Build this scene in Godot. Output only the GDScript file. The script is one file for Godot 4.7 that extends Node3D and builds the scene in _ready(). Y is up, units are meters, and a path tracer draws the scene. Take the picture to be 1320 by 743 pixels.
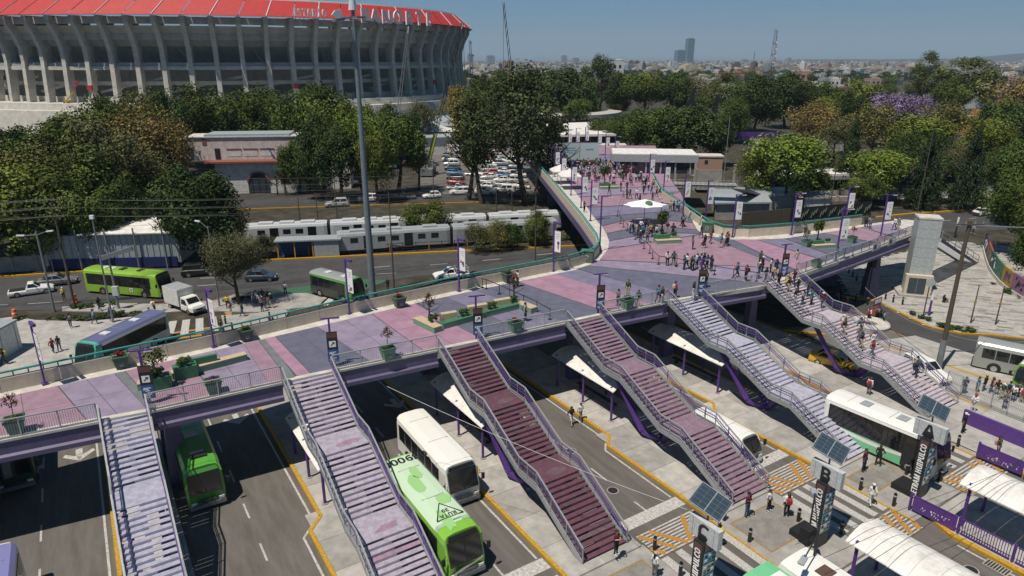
extends Node3D
# An elevated plaza over a bus terminal beside a stadium. The terminal has its own
# square grid (a across the lanes, b along them), turned 32.5 degrees from the axes.
const DK := 7.0
const GA := 0.567232
var rng := RandomNumberGenerator.new()
var M := {}
var used := {}
var bank := {}

class MB:
	var v := PackedVector3Array()
	var n := PackedVector3Array()
	var c := PackedColorArray()
	var col := Color(1, 1, 1)
	var tinted := false
	func tri(p: Vector3, q: Vector3, r: Vector3, nn: Vector3) -> void:
		if (q - p).cross(r - p).dot(nn) > 0.0:
			v.append(p); v.append(r); v.append(q)
		else:
			v.append(p); v.append(q); v.append(r)
		n.append(nn); n.append(nn); n.append(nn)
		if tinted:
			c.append(col); c.append(col); c.append(col)
	func quad(p: Vector3, q: Vector3, r: Vector3, s: Vector3, nn := Vector3.ZERO) -> void:
		var m := nn
		if m == Vector3.ZERO:
			m = (r - p).cross(q - p).normalized()
		tri(p, q, r, m)
		tri(p, r, s, m)
	func box(at: Vector3, size: Vector3, bs := Basis()) -> void:
		var h := size * 0.5
		for ax in 3:
			for sg in [-1.0, 1.0]:
				var u := Vector3.ZERO
				var w := Vector3.ZERO
				var d := Vector3.ZERO
				d[ax] = sg * h[ax]
				u[(ax + 1) % 3] = h[(ax + 1) % 3]
				w[(ax + 2) % 3] = h[(ax + 2) % 3]
				quad(at + bs * (d - u - w), at + bs * (d + u - w), at + bs * (d + u + w), at + bs * (d - u + w), (bs * d).normalized())
	func beam(p: Vector3, q: Vector3, w: float, h: float, up := Vector3.UP) -> void:
		var z := (q - p)
		var l := z.length()
		if l < 0.0001:
			return
		z /= l
		if absf(z.dot(up)) > 0.98:
			up = Vector3.RIGHT if absf(z.x) < 0.9 else Vector3.BACK
		var x := up.cross(z).normalized()
		box((p + q) * 0.5, Vector3(w, h, l), Basis(x, z.cross(x), z))
	func tube(p: Vector3, q: Vector3, r0: float, r1: float, k := 8, caps := true) -> void:
		var z := (q - p).normalized()
		var x := (Vector3.RIGHT if absf(z.x) < 0.8 else Vector3.UP).cross(z).normalized()
		var y := z.cross(x)
		for i in k:
			var t0 := TAU * i / k
			var t1 := TAU * (i + 1) / k
			var d0 := x * cos(t0) + y * sin(t0)
			var d1 := x * cos(t1) + y * sin(t1)
			quad(p + d0 * r0, p + d1 * r0, q + d1 * r1, q + d0 * r1, (d0 + d1).normalized())
			if caps:
				if r1 > 0.0: tri(q, q + d0 * r1, q + d1 * r1, z)
				if r0 > 0.0: tri(p, p + d0 * r0, p + d1 * r0, -z)
	func path(pts: Array, r: float, k := 6) -> void:
		for i in pts.size() - 1:
			tube(pts[i], pts[i + 1], r, r, k)
	func prism(poly: Array, y0: float, y1: float, under := true) -> void:
		var pv := PackedVector2Array(poly)
		var ix := Geometry2D.triangulate_polygon(pv)
		for i in range(0, ix.size(), 3):
			var a := pv[ix[i]]
			var b := pv[ix[i + 1]]
			var d := pv[ix[i + 2]]
			tri(Vector3(a.x, y1, a.y), Vector3(b.x, y1, b.y), Vector3(d.x, y1, d.y), Vector3.UP)
			if under and y1 > y0:
				tri(Vector3(a.x, y0, a.y), Vector3(b.x, y0, b.y), Vector3(d.x, y0, d.y), Vector3.DOWN)
		if y1 <= y0:
			return
		var cw := Geometry2D.is_polygon_clockwise(pv)
		for i in pv.size():
			var a := pv[i]
			var b := pv[(i + 1) % pv.size()]
			var e := b - a
			var nn := Vector3(e.y, 0, -e.x).normalized() * (-1.0 if cw else 1.0)
			quad(Vector3(a.x, y0, a.y), Vector3(b.x, y0, b.y), Vector3(b.x, y1, b.y), Vector3(a.x, y1, a.y), nn)
	# rings of equal length, joined into a skin; flat shaded
	func loft(rings: Array, closed := true, caps := true) -> void:
		for i in rings.size() - 1:
			var a: Array = rings[i]
			var b: Array = rings[i + 1]
			var mid := Vector3.ZERO
			for p in a: mid += p
			for p in b: mid += p
			mid /= float(a.size() * 2)
			for j in (a.size() if closed else a.size() - 1):
				var k := (j + 1) % a.size()
				var nn: Vector3 = (b[k] - a[j]).cross(b[j] - a[k])
				if nn.length() < 1e-9:
					continue
				nn = nn.normalized()
				var q: Vector3 = (a[j] + a[k] + b[j] + b[k]) * 0.25
				if nn.dot(q - mid) < 0.0:
					nn = -nn
				quad(a[j], a[k], b[k], b[j], nn)
		if caps:
			for e in [0, rings.size() - 1]:
				var r: Array = rings[e]
				var o: Array = rings[1] if e == 0 else rings[rings.size() - 2]
				var mid := Vector3.ZERO
				for p in r: mid += p
				mid /= float(r.size())
				var om := Vector3.ZERO
				for p in o: om += p
				om /= float(o.size())
				var nn := (mid - om).normalized()
				for j in r.size():
					tri(mid, r[j], r[(j + 1) % r.size()], nn)
	func lathe(prof: Array, at: Vector3, k := 12) -> void:
		var rings := []
		for p in prof:
			var r := []
			for i in k:
				r.append(at + Vector3(p.x * cos(TAU * i / k), p.y, p.x * sin(TAU * i / k)))
			rings.append(r)
		loft(rings)
	func mesh(m: Material) -> ArrayMesh:
		var am := ArrayMesh.new()
		if v.is_empty():
			return am
		var ar := []
		ar.resize(Mesh.ARRAY_MAX)
		ar[Mesh.ARRAY_VERTEX] = v
		ar[Mesh.ARRAY_NORMAL] = n
		if tinted:
			ar[Mesh.ARRAY_COLOR] = c
		am.add_surface_from_arrays(Mesh.PRIMITIVE_TRIANGLES, ar)
		if m: am.surface_set_material(0, m)
		return am

func V(x, y, z) -> Vector3: return Vector3(x, y, z)
func P(x, z) -> Vector2: return Vector2(x, z)
func AB(a: float, b: float, h := 0.0) -> Vector3: return Vector3(a * cos(GA) + b * sin(GA), h, -a * sin(GA) + b * cos(GA))
func AP(a: float, b: float) -> Vector2: return Vector2(a * cos(GA) + b * sin(GA), -a * sin(GA) + b * cos(GA))
func flat(list: Array) -> Array:
	var o := []
	for p in list: o.append(AP(p[0], p[1]))
	return o
func v3(p: Vector2, h: float) -> Vector3: return Vector3(p.x, h, p.y)

func numbered(called: String) -> String:
	if not used.has(called):
		used[called] = 0
		return called
	used[called] += 1
	return "%s_%03d" % [called, used[called]]
func tag(o: Node, label: String, category: String, group := "", kind := "") -> Node:
	if label: o.set_meta("label", label)
	if category: o.set_meta("category", category)
	if group: o.set_meta("group", group)
	if kind: o.set_meta("kind", kind)
	return o
func thing(called: String, label: String, category: String, at := Vector3.ZERO, turn := 0.0, group := "") -> Node3D:
	var o := Node3D.new()
	o.name = numbered(called)
	add_child(o, true)
	o.position = at
	o.rotation.y = turn
	tag(o, label, category, group)
	return o
func part(parent: Node, called: String, mesh: Mesh, at := Vector3.ZERO, kind := "") -> MeshInstance3D:
	var o := MeshInstance3D.new()
	o.name = called
	o.mesh = mesh
	o.position = at
	parent.add_child(o, true)
	if kind: o.set_meta("kind", kind)
	return o
func struct(called: String, b: MB, m: Material) -> MeshInstance3D:
	var o := MeshInstance3D.new()
	o.name = numbered(called)
	o.mesh = b.mesh(m)
	o.set_meta("kind", "structure")
	add_child(o, true)
	return o
func boxm(size: Vector3, m: Material) -> ArrayMesh:
	var key := "%s%s" % [size, m.resource_name]
	if not bank.has(key):
		var b := MB.new()
		b.box(Vector3.ZERO, size)
		bank[key] = b.mesh(m)
	return bank[key]
func bx(parent: Node, called: String, at: Vector3, size: Vector3, m: Material) -> MeshInstance3D:
	return part(parent, called, boxm(size, m), at)
func beamp(parent: Node, called: String, p: Vector3, q: Vector3, w: float, h: float, m: Material) -> MeshInstance3D:
	var b := MB.new()
	b.beam(p, q, w, h)
	return part(parent, called, b.mesh(m))
func tubep(parent: Node, called: String, p: Vector3, q: Vector3, r0: float, r1: float, m: Material, k := 8) -> MeshInstance3D:
	var b := MB.new()
	b.tube(p, q, r0, r1, k)
	return part(parent, called, b.mesh(m))
func polyp(parent: Node, called: String, poly: Array, y0: float, y1: float, m: Material) -> MeshInstance3D:
	var b := MB.new()
	b.prism(poly, y0, y1)
	return part(parent, called, b.mesh(m))
func copy(o: Node3D, at: Vector3, turn: float, label := "") -> Node3D:
	var c: Node3D = o.duplicate()
	var base: String = o.name
	if base.length() > 4 and base.right(3).is_valid_int() and base[base.length() - 4] == "_":
		base = base.left(base.length() - 4)
	c.name = numbered(base)
	add_child(c, true)
	c.position = at
	c.rotation.y = turn
	if label: c.set_meta("label", label)
	return c
func lettering(parent: Node, called: String, text: String, size: float, at: Vector3, bs: Basis, m: Material, depth := 0.02, wide := 1.0, font := "Droid Sans") -> MeshInstance3D:
	var t := TextMesh.new()
	var f := SystemFont.new()
	f.font_names = PackedStringArray([font])
	f.font_weight = 700
	t.font = f
	t.text = text
	t.font_size = 32
	t.pixel_size = size / 32.0
	t.depth = depth
	t.curve_step = 2.0
	t.material = m
	var o := part(parent, called, t, at)
	o.basis = bs.scaled_local(Vector3(wide, 1, 1))
	return o

func noise_tex(freq: float, lo: float, hi: float, oct := 5, gain := 0.6, sd := 1, mid := 0.5, cut := -1.0) -> ImageTexture:
	var f := FastNoiseLite.new()
	f.seed = sd
	f.noise_type = FastNoiseLite.TYPE_SIMPLEX_SMOOTH
	f.frequency = freq
	f.fractal_octaves = oct
	f.fractal_gain = gain
	var im := f.get_seamless_image(512, 512)
	im.convert(Image.FORMAT_RGB8)
	var d := im.get_data()
	for i in range(0, d.size()):
		var t := clampf(d[i] / 255.0, 0, 1)
		if cut > 0.0:
			t = smoothstep(cut - 0.08, cut + 0.08, t) * 0.7 + t * 0.3
		d[i] = int(255.0 * clampf(lerpf(lo, hi, t), 0, 1))
	return ImageTexture.create_from_image(Image.create_from_data(512, 512, false, Image.FORMAT_RGB8, d))

var tex := {}
func mat(called: String, r: float, g: float, b: float, rough := 0.8, metal := 0.0, grain := "", span := 4.0, world := true) -> StandardMaterial3D:
	var m := StandardMaterial3D.new()
	m.resource_name = called
	m.albedo_color = Color(r, g, b).linear_to_srgb()
	m.roughness = rough
	m.metallic = metal
	if grain:
		m.albedo_texture = tex[grain]
		m.uv1_triplanar = true
		m.uv1_world_triplanar = world
		m.uv1_scale = Vector3.ONE / span
	M[called] = m
	return m
func glass(called: String, r: float, g: float, b: float, rough := 0.08) -> StandardMaterial3D:
	var m := mat(called, r, g, b, rough)
	m.metallic_specular = 0.6
	return m

func _ready() -> void:
	rng.seed = 7
	sky_and_camera()
	materials()
	setting()
	bridge()
	stairs()
	terminal()
	vehicles()
	rail_and_buildings()
	stadium()
	city()
	trees()
	furniture()
	people()

func sky_and_camera() -> void:
	var cam := Camera3D.new()
	cam.name = "camera"
	cam.position = Vector3(0, 28, 0)
	cam.rotation_degrees = Vector3(-18.7, 0, 0)
	cam.fov = 46.24
	cam.near = 0.5
	cam.far = 30000.0
	add_child(cam)
	var env := Environment.new()
	env.background_mode = Environment.BG_SKY
	# clear air: greyish haze at the horizon, blue above it, deep blue overhead
	var im := Image.create(8, 512, false, Image.FORMAT_RGBF)
	for row in 512:
		var up := sin((0.5 - (row + 0.5) / 512.0) * PI)
		var c := Color(0.20, 0.275, 0.345).lerp(Color(0.115, 0.265, 0.42), smoothstep(0.0, 0.11, up))
		c = c.lerp(Color(0.03, 0.075, 0.165), smoothstep(0.1, 0.75, up))
		if up < 0.0: c = Color(0.20, 0.275, 0.345).lerp(Color(0.09, 0.085, 0.08), smoothstep(0.0, 0.3, -up))
		for x in 8: im.set_pixel(x, row, c)
	var sm := PanoramaSkyMaterial.new()
	sm.panorama = ImageTexture.create_from_image(im)
	var sky := Sky.new()
	sky.sky_material = sm
	env.sky = sky
	env.tonemap_mode = Environment.TONE_MAPPER_LINEAR
	env.tonemap_exposure = 1.0
	env.fog_enabled = true
	env.fog_density = 0.00007
	env.fog_light_color = Color(0.24, 0.32, 0.40).linear_to_srgb()
	env.sdfgi_enabled = true
	env.ssao_enabled = true
	env.ssil_enabled = true
	var we := WorldEnvironment.new()
	we.name = "world_environment"
	we.environment = env
	add_child(we)
	var sun := DirectionalLight3D.new()
	sun.name = "sun"
	sun.light_energy = 1.6
	sun.light_color = Color(1.0, 0.96, 0.9)
	sun.light_angular_distance = 0.53
	sun.shadow_enabled = true
	add_child(sun)
	sun.look_at_from_position(Vector3.ZERO, Vector3(0.32, -1.0, -0.325), Vector3.FORWARD)

func materials() -> void:
	tex.soft = noise_tex(0.012, 0.82, 1.0, 6, 0.62, 3)
	tex.rough = noise_tex(0.03, 0.6, 1.0, 6, 0.75, 5)
	tex.worn = noise_tex(0.03, 0.62, 1.0, 6, 0.72, 11)
	tex.fine = noise_tex(0.12, 0.75, 1.0, 3, 0.6, 13)
	tex.stain = noise_tex(0.009, 0.79, 1.03, 7, 0.7, 17)
	tex.earth = noise_tex(0.015, 0.4, 1.0, 7, 0.7, 21)
	mat("earth", 0.085, 0.075, 0.05, 0.95, 0, "earth", 30.0)
	mat("verge", 0.10, 0.085, 0.05, 0.95, 0, "earth", 8.0)
	mat("litter", 0.05, 0.042, 0.03, 0.95, 0, "earth", 10.0)
	var r := mat("terminal_asphalt", 0.135, 0.125, 0.115, 0.85, 0, "stain", 14.0, false)
	r.uv1_scale = Vector3(1.0 / 5.0, 1.0 / 5.0, 1.0 / 34.0)
	mat("avenue_asphalt", 0.062, 0.062, 0.064, 0.8, 0, "stain", 16.0)
	mat("lot_asphalt", 0.15, 0.14, 0.13, 0.85, 0, "stain", 16.0)
	mat("concrete", 0.41, 0.40, 0.38, 0.85, 0, "stain", 9.0)
	mat("concrete_b", 0.35, 0.34, 0.325, 0.85, 0, "stain", 9.0)
	mat("concrete_c", 0.46, 0.445, 0.42, 0.85, 0, "stain", 9.0)
	mat("concrete_pale", 0.60, 0.57, 0.53, 0.85, 0, "stain", 7.0)
	mat("cobble", 0.19, 0.185, 0.175, 0.9, 0, "worn", 1.6)
	mat("kerb_yellow", 0.70, 0.40, 0.025, 0.7, 0, "worn", 3.0)
	mat("paint_white", 0.66, 0.65, 0.62, 0.75, 0, "worn", 4.0)
	mat("paint_white_old", 0.64, 0.63, 0.60, 0.75, 0, "worn", 2.2)
	mat("paint_orange", 0.60, 0.30, 0.06, 0.75, 0, "worn", 2.2)
	mat("paint_faded", 0.42, 0.28, 0.12, 0.8, 0, "worn", 2.0)
	mat("refuge_grey", 0.25, 0.24, 0.225, 0.85, 0, "stain", 6.0)
	mat("paint_green", 0.06, 0.17, 0.10, 0.75, 0, "worn", 3.0)
	mat("deck_pink", 0.38, 0.225, 0.315, 0.7, 0, "soft", 11.0)
	mat("deck_rose", 0.34, 0.215, 0.285, 0.7, 0, "soft", 11.0)
	mat("deck_lilac", 0.29, 0.24, 0.345, 0.7, 0, "soft", 11.0)
	mat("deck_violet", 0.205, 0.19, 0.29, 0.7, 0, "soft", 11.0)
	mat("deck_slate", 0.13, 0.135, 0.20, 0.7, 0, "soft", 11.0)
	mat("deck_grey", 0.17, 0.19, 0.20, 0.7, 0, "soft", 11.0)
	mat("joint", 0.06, 0.06, 0.07, 0.9)
	mat("parapet", 0.66, 0.575, 0.46, 0.85, 0, "soft", 3.0)
	mat("teal", 0.05, 0.33, 0.29, 0.5, 0, "soft", 2.0)
	mat("fascia", 0.13, 0.11, 0.21, 0.55, 0, "soft", 4.0)
	mat("purple", 0.11, 0.045, 0.26, 0.45, 0, "soft", 3.0, false)
	mat("purple_dark", 0.13, 0.11, 0.21, 0.5, 0, "soft", 3.0)
	mat("galvanised", 0.40, 0.43, 0.45, 0.45, 0.25, "soft", 1.2, false)
	mat("steel_grey", 0.24, 0.26, 0.28, 0.5, 0.2, "soft", 2.0, false)
	mat("mast_grey", 0.20, 0.245, 0.28, 0.5, 0.1, "soft", 4.0, false)
	mat("dark_metal", 0.025, 0.025, 0.028, 0.5, 0.0, "fine", 1.0, false)
	mat("wood_pole", 0.13, 0.105, 0.08, 0.9, 0, "rough", 1.5, false)
	mat("wire", 0.02, 0.02, 0.02, 0.6)
	mat("wire_pale", 0.5, 0.5, 0.5, 0.5)
	mat("black", 0.012, 0.012, 0.014, 0.6)
	mat("rubber", 0.018, 0.018, 0.018, 0.85)
	mat("white_metal", 0.72, 0.72, 0.70, 0.5, 0, "soft", 4.0, false)
	mat("white_roof", 0.80, 0.79, 0.76, 0.6, 0, "stain", 6.0, false)
	mat("grey_panel", 0.35, 0.38, 0.40, 0.6, 0, "soft", 3.0, false)
	mat("sign_grey", 0.56, 0.59, 0.61, 0.5, 0, "soft", 2.0, false)
	mat("sign_white", 0.78, 0.78, 0.78, 0.5)
	mat("sign_blue", 0.03, 0.09, 0.26, 0.5)
	mat("sign_sky", 0.17, 0.33, 0.45, 0.5)
	mat("sign_dark", 0.018, 0.02, 0.025, 0.45)
	mat("sign_red", 0.45, 0.03, 0.03, 0.5)
	mat("planter_green", 0.055, 0.19, 0.10, 0.7, 0, "soft", 1.5, false)
	mat("planter_pale", 0.20, 0.34, 0.24, 0.75, 0, "soft", 1.5, false)
	mat("planter_weathered", 0.14, 0.19, 0.15, 0.8, 0, "worn", 0.8, false)
	mat("bench_cream", 0.55, 0.45, 0.30, 0.75, 0, "soft", 1.5, false)
	mat("soil", 0.03, 0.02, 0.014, 0.95)
	mat("brick_red", 0.26, 0.10, 0.07, 0.9, 0, "soft", 2.0)
	mat("pink_wall", 0.64, 0.58, 0.56, 0.85, 0, "stain", 8.0)
	mat("pale_wall", 0.66, 0.66, 0.64, 0.85, 0, "stain", 8.0)
	mat("terracotta", 0.33, 0.12, 0.09, 0.9, 0, "rough", 3.0)
	mat("lamina", 0.42, 0.47, 0.50, 0.5, 0.2, "soft", 4.0)
	mat("blue_tarp", 0.01, 0.02, 0.12, 0.6, 0, "soft", 3.0)
	glass("glass_dark", 0.012, 0.014, 0.016)
	glass("glass_blue", 0.03, 0.045, 0.06)
	glass("solar", 0.035, 0.058, 0.08, 0.25)
	mat("orange_plastic", 0.75, 0.11, 0.02, 0.5)
	mat("lamp_white", 0.7, 0.72, 0.74, 0.3)
	mat("light_red", 0.4, 0.01, 0.01, 0.3)
	mat("light_amber", 0.6, 0.22, 0.02, 0.3)
	mat("chrome", 0.55, 0.56, 0.58, 0.2, 0.9)

func kerb(called: String, pts: Array, w: float, h: float, m: Material) -> void:
	var b := MB.new()
	for i in pts.size() - 1:
		b.beam(v3(pts[i], h * 0.5), v3(pts[i + 1], h * 0.5), w, h)
	struct(called, b, m)
func sheet(called: String, poly: Array, y: float, m: Material) -> MeshInstance3D:
	var b := MB.new()
	b.prism(poly, y, y)
	return struct(called, b, m)
func slab(called: String, poly: Array, y: float, m: Material) -> MeshInstance3D:
	var b := MB.new()
	b.prism(poly, 0.0, y, false)
	return struct(called, b, m)
func stripe(b: MB, p: Vector2, q: Vector2, w: float, y: float) -> void:
	var d := (q - p).normalized()
	var s := Vector2(-d.y, d.x) * w * 0.5
	b.quad(v3(p + s, y), v3(q + s, y), v3(q - s, y), v3(p - s, y), Vector3.UP)

func setting() -> void:
	var b := MB.new()
	b.quad(V(-14000, -0.03, 600), V(14000, -0.03, 600), V(14000, -0.03, -14000), V(-14000, -0.03, -14000), Vector3.UP)
	struct("ground", b, M.earth)
	# far hills, a low pale ridge beyond the city
	b = MB.new()
	var last := []
	for i in 41:
		var t := i / 40.0
		var x := lerpf(4200, 14500, t)
		var hgt := 30.0 + 330.0 * smoothstep(0.1, 0.75, t) + 60.0 * sin(t * 21.0) * t + 40.0 * sin(t * 47.0) * t
		var row := [V(x, -2, -9000), V(x, hgt * 0.7, -9600), V(x, hgt, -10200), V(x, -2, -12500)]
		if last:
			for k in 3:
				b.quad(last[k], row[k], row[k + 1], last[k + 1], Vector3(0, 0.8, 0.6) if k < 2 else Vector3(0, 0.8, -0.6))
		last = row
	struct("hills", b, M.litter)
	# terminal floor: turned with the grid so that tyre streaks run along the lanes
	b = MB.new()
	b.prism([P(-95, -75), P(-20, -75), P(62, -62), P(62, 30), P(-95, 30)], 0, 0)
	var o := struct("terminal_road", b, M.terminal_asphalt)
	o.rotation.y = GA
	sheet("avenue", [P(-96.2, -82.56), P(-69.43, -87.15), P(-37.52, -94.95), P(9.81, -103.18), P(31.39, -110.66), P(77.24, -126.96), P(89.44, -129.76), P(137.19, -140.53), P(117.68, -119.2), P(72.91, -112.28), P(43.44, -101.34), P(15.44, -91.83), P(-12.71, -87.84), P(-25.7, -81.33), P(-38.92, -75.64), P(-60.22, -74.32), P(-85.22, -72.06)], 0.008, M.avenue_asphalt)
	# tracks bed, second road, forecourt
	sheet("track_bed", [P(-106.58, -82.87), P(-69.68, -87.49), P(-37.66, -95.35), P(9.85, -103.65), P(21.21, -112.28), P(23.3, -124.27), P(-22.52, -119.81), P(-60.98, -112.28), P(-121.45, -95.76)], 0.004, M.verge)
	sheet("back_road", [P(-159.49, -116.81), P(-69.73, -129.76), P(-22.37, -137.29), P(16.61, -143.06), P(17.39, -150.24), P(-23.92, -147.47), P(-75.13, -140.53), P(-172.31, -126.96)], 0.012, M.avenue_asphalt)
	sheet("parking_lot", [P(-20.39, -146.56), P(8.99, -149.3), P(-1.51, -267.58), P(-20.66, -282.47), P(-33.66, -259.35)], 0.016, M.lot_asphalt)
	kerb("avenue_kerb", [P(-96.2, -82.56), P(-69.43, -87.15), P(-37.52, -94.95), P(9.81, -103.18), P(31.39, -110.66)], 0.35, 0.22, M.kerb_yellow)
	kerb("avenue_kerb", [P(68.11, -123.62), P(77.24, -126.96), P(89.44, -129.76), P(116.98, -135.72)], 0.5, 0.25, M.kerb_yellow)
	kerb("back_road_kerb", [P(-69.03, -128.35), P(-37.34, -133.42), P(-22.13, -135.72), P(6.5, -139.7)], 0.3, 0.2, M.kerb_yellow)
	# lane dashes on the avenue
	var pairs := [[P(-13.81, -139.7), P(-9.91, -142.21)], [P(-41.26, -84.8), P(-38.72, -86.13)]]
	b = MB.new()
	for s in [[P(-19.63, -91.83), P(-17.45, -92.59)], [P(-18.71, -88.72), P(-16.12, -89.25)], [P(-11.82, -92.98), P(-9.33, -93.76)], [P(-4.34, -95.35), P(-1.73, -96.17)], [P(-42.14, -86.8), P(-39.55, -87.15)], [P(-41.1, -83.51), P(-38.94, -84.15)], [P(-23.26, -79.54), P(-21.46, -80.13)], [P(3.75, -98.27), P(6.15, -99.13)], [P(78.59, -121.06), P(80.83, -121.69)], [P(79.7, -117.4), P(81.6, -117.99)], [P(85.08, -122.97), P(86.8, -123.62)]]:
		stripe(b, s[0], s[1], 0.16, 0.014)
	for s in [[P(-58.65, -76.72), P(-54.95, -77.55)], [P(-65.07, -75.9), P(-60.81, -76.44)], [P(-52.9, -85.79), P(-50.48, -86.13)]]:
		stripe(b, s[0], s[1], 0.16, 0.014)
	struct("avenue_marking", b, M.paint_white)
	# near-side refuge of the avenue with planting, red kerb and zebra fields
	slab("avenue_pavement", [P(-53.58, -75.37), P(-47.86, -76.72), P(-43.03, -76.44), P(-36.59, -77.83), P(-35.01, -79.84), P(-25.94, -80.43), P(-22.96, -78.39), P(-23.17, -75.64), P(-29.83, -73.55), P(-34.93, -74.06), P(-38.2, -74.06), P(-41.46, -73.3), P(-52.75, -74.06)], 0.13, M.concrete_b)
	slab("forecourt", [P(-64.29, -54.71), P(-66.78, -65.32), P(-62.05, -69.68), P(-56.81, -72.3), P(-53.95, -71.09), P(-47.96, -70.61), P(-42.15, -72.55), P(-38.93, -68.77), P(-36.17, -63.71), P(-34.6, -59.61), P(-37.92, -55.01), P(-41.37, -51.81), P(-45.48, -48.54), P(-55.32, -43.45)], 0.13, M.concrete)
	slab("crossing_pavement", [P(-33.49, -72.55), P(-29.74, -73.3), P(-27.17, -75.11), P(-26.04, -73.55), P(-25.65, -67), P(-27.69, -65.32), P(-31.16, -67.88)], 0.12, M.concrete_b)
	kerb("avenue_pavement_kerb", [P(-42.96, -76.31), P(-36.54, -77.68), P(-34.95, -79.69)], 0.3, 0.16, M.terracotta)
	b = MB.new()
	for i in 6:
		var t := i / 5.0
		var p: Vector2 = [P(-39.59, -70.61), P(-33.14, -72.8)][0].lerp([P(-39.59, -70.61), P(-33.14, -72.8)][1], t)
		var q: Vector2 = [P(-37.79, -65.32), P(-31.01, -68.77)][0].lerp([P(-37.79, -65.32), P(-31.01, -68.77)][1], t)
		stripe(b, p, q, 0.8, 0.013)
	for i in 6:
		var t := i / 5.0
		var p: Vector2 = [P(-27.93, -78.39), P(-22.17, -79.84)][0].lerp([P(-27.93, -78.39), P(-22.17, -79.84)][1], t)
		var q: Vector2 = [P(-27.65, -74.06), P(-22.57, -76.17)][0].lerp([P(-27.65, -74.06), P(-22.57, -76.17)][1], t)
		stripe(b, p, q, 0.8, 0.013)
	struct("zebra_crossing", b, M.paint_white)
	sheet("green_marking", [P(-31.25, -81.63), P(-19.85, -86.46), P(-16.6, -85.79), P(-18.91, -81.94), P(-29.66, -78.39)], 0.012, M.paint_green)
	b = MB.new()
	for s in [[P(-42.28, -72.8), P(-40.23, -73.55)], [P(-37.8, -67), P(-31.89, -69.68)], [P(-37.05, -65.32), P(-33.31, -67)], [P(-33.86, -74.58), P(-31.77, -71.57)], [P(-31.37, -69.68), P(-28.98, -67)]]:
		stripe(b, s[0], s[1], 0.5, 0.012)
	struct("orange_marking", b, M.paint_orange)
	# right-hand side: side road, island, paved plaza
	sheet("side_road", [P(37.07, -80.13), P(42.44, -80.13), P(44.67, -77.83), P(45.55, -72.55), P(46.27, -69.22), P(48.57, -67.44), P(51.63, -67), P(59.28, -64.1), P(51.71, -54.71), P(48.41, -57.89), P(45.57, -60.86), P(42.91, -63.51), P(41.15, -67.66), P(39.95, -72.06), P(34.47, -69.68), P(32.03, -74.58)], 0.008, M.avenue_asphalt)
	sheet("service_road", [P(32.89, -67), P(37.65, -64.1), P(40.13, -61.41), P(43.3, -56.58), P(50.15, -51.13), P(44.66, -44.5), P(40.04, -51.81), P(37.47, -54.26), P(34.6, -59.61), P(31.35, -65.32)], 0.006, M.lot_asphalt)
	slab("traffic_island", [P(29.82, -68.77), P(34.27, -69.22), P(40.32, -73.55), P(41.15, -67.66), P(42.91, -63.51), P(45.57, -60.86), P(48.41, -57.89), P(51.71, -54.71), P(49.83, -52.37), P(43.51, -56.91), P(40.35, -61.79), P(37.86, -64.5), P(33.08, -67.44)], 0.12, M.cobble)
	kerb("island_kerb", [P(29.56, -68.1), P(32.98, -67.22), P(37.75, -64.3), P(40.24, -61.6), P(43.4, -56.74), P(46.49, -54.26)], 0.3, 0.17, M.kerb_yellow)
	kerb("island_kerb", [P(39.81, -74.58), P(40.56, -73.3), P(41.15, -67.66), P(42.91, -63.51), P(45.57, -60.86), P(48.41, -57.89)], 0.14, 0.14, M.paint_orange)
	var plaza := [P(42.4, -79.84), P(44.67, -77.83), P(45.55, -72.55), P(46.27, -69.22), P(48.57, -67.44), P(51.63, -67), P(59.28, -64.1), P(72.39, -69.68), P(88.8, -97.84), P(78.5, -103.18), P(71.45, -106.06), P(57.25, -97.84), P(45.15, -89.25)]
	slab("paved_plaza", plaza, 0.10, M.concrete)
	kerb("plaza_kerb", [P(41.4, -78.96), P(44.53, -77.55), P(45.41, -72.3), P(46.14, -68.99), P(48.43, -67.22), P(51.48, -66.79), P(59.12, -63.9)], 0.32, 0.17, M.kerb_yellow)
	# long pavers in mixed greys, laid on the plaza
	b = MB.new()
	b.tinted = true
	var pv := PackedVector2Array(plaza)
	for i in range(-60, 60):
		for j in range(-22, 22):
			var c := P(58, -84) + Vector2(0.94, 0.34) * (j * 1.55 + fmod(i * 0.61, 1.5)) + Vector2(-0.34, 0.94) * (i * 0.42)
			if Geometry2D.is_point_in_polygon(c, pv):
				var g := rng.randf_range(0.2, 0.48) if rng.randf() < 0.45 else rng.randf_range(0.4, 0.5)
				b.col = Color(g, g * 0.97, g * 0.92)
				var u := Vector2(0.94, 0.34) * 0.765
				var w := Vector2(-0.34, 0.94) * 0.2
				b.quad(v3(c - u - w, 0.112), v3(c + u - w, 0.112), v3(c + u + w, 0.112), v3(c - u + w, 0.112), Vector3.UP)
	var pm := mat("pavers", 1, 1, 1, 0.85, 0, "soft", 5.0)
	pm.vertex_color_use_as_albedo = true
	var po := struct("pavers", b, pm)
	po.set_meta("kind", "stuff")
	tag(po, "pale and grey long pavers covering the plaza by the lift tower", "paving")
	slab("station_pavement", [P(6.64, -143.06), P(22.37, -137.29), P(70.46, -131.2), P(118.24, -137.29), P(137.58, -161.28), P(89.97, -159.16), P(55.32, -149.3), P(18.14, -157.09)], 0.08, M.verge)
	sheet("station_path", [P(54.33, -137.29), P(74.71, -139.7), P(126.44, -147.47), P(130.99, -153.1), P(77.7, -145.67), P(56.15, -142.21)], 0.1, M.concrete)

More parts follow.
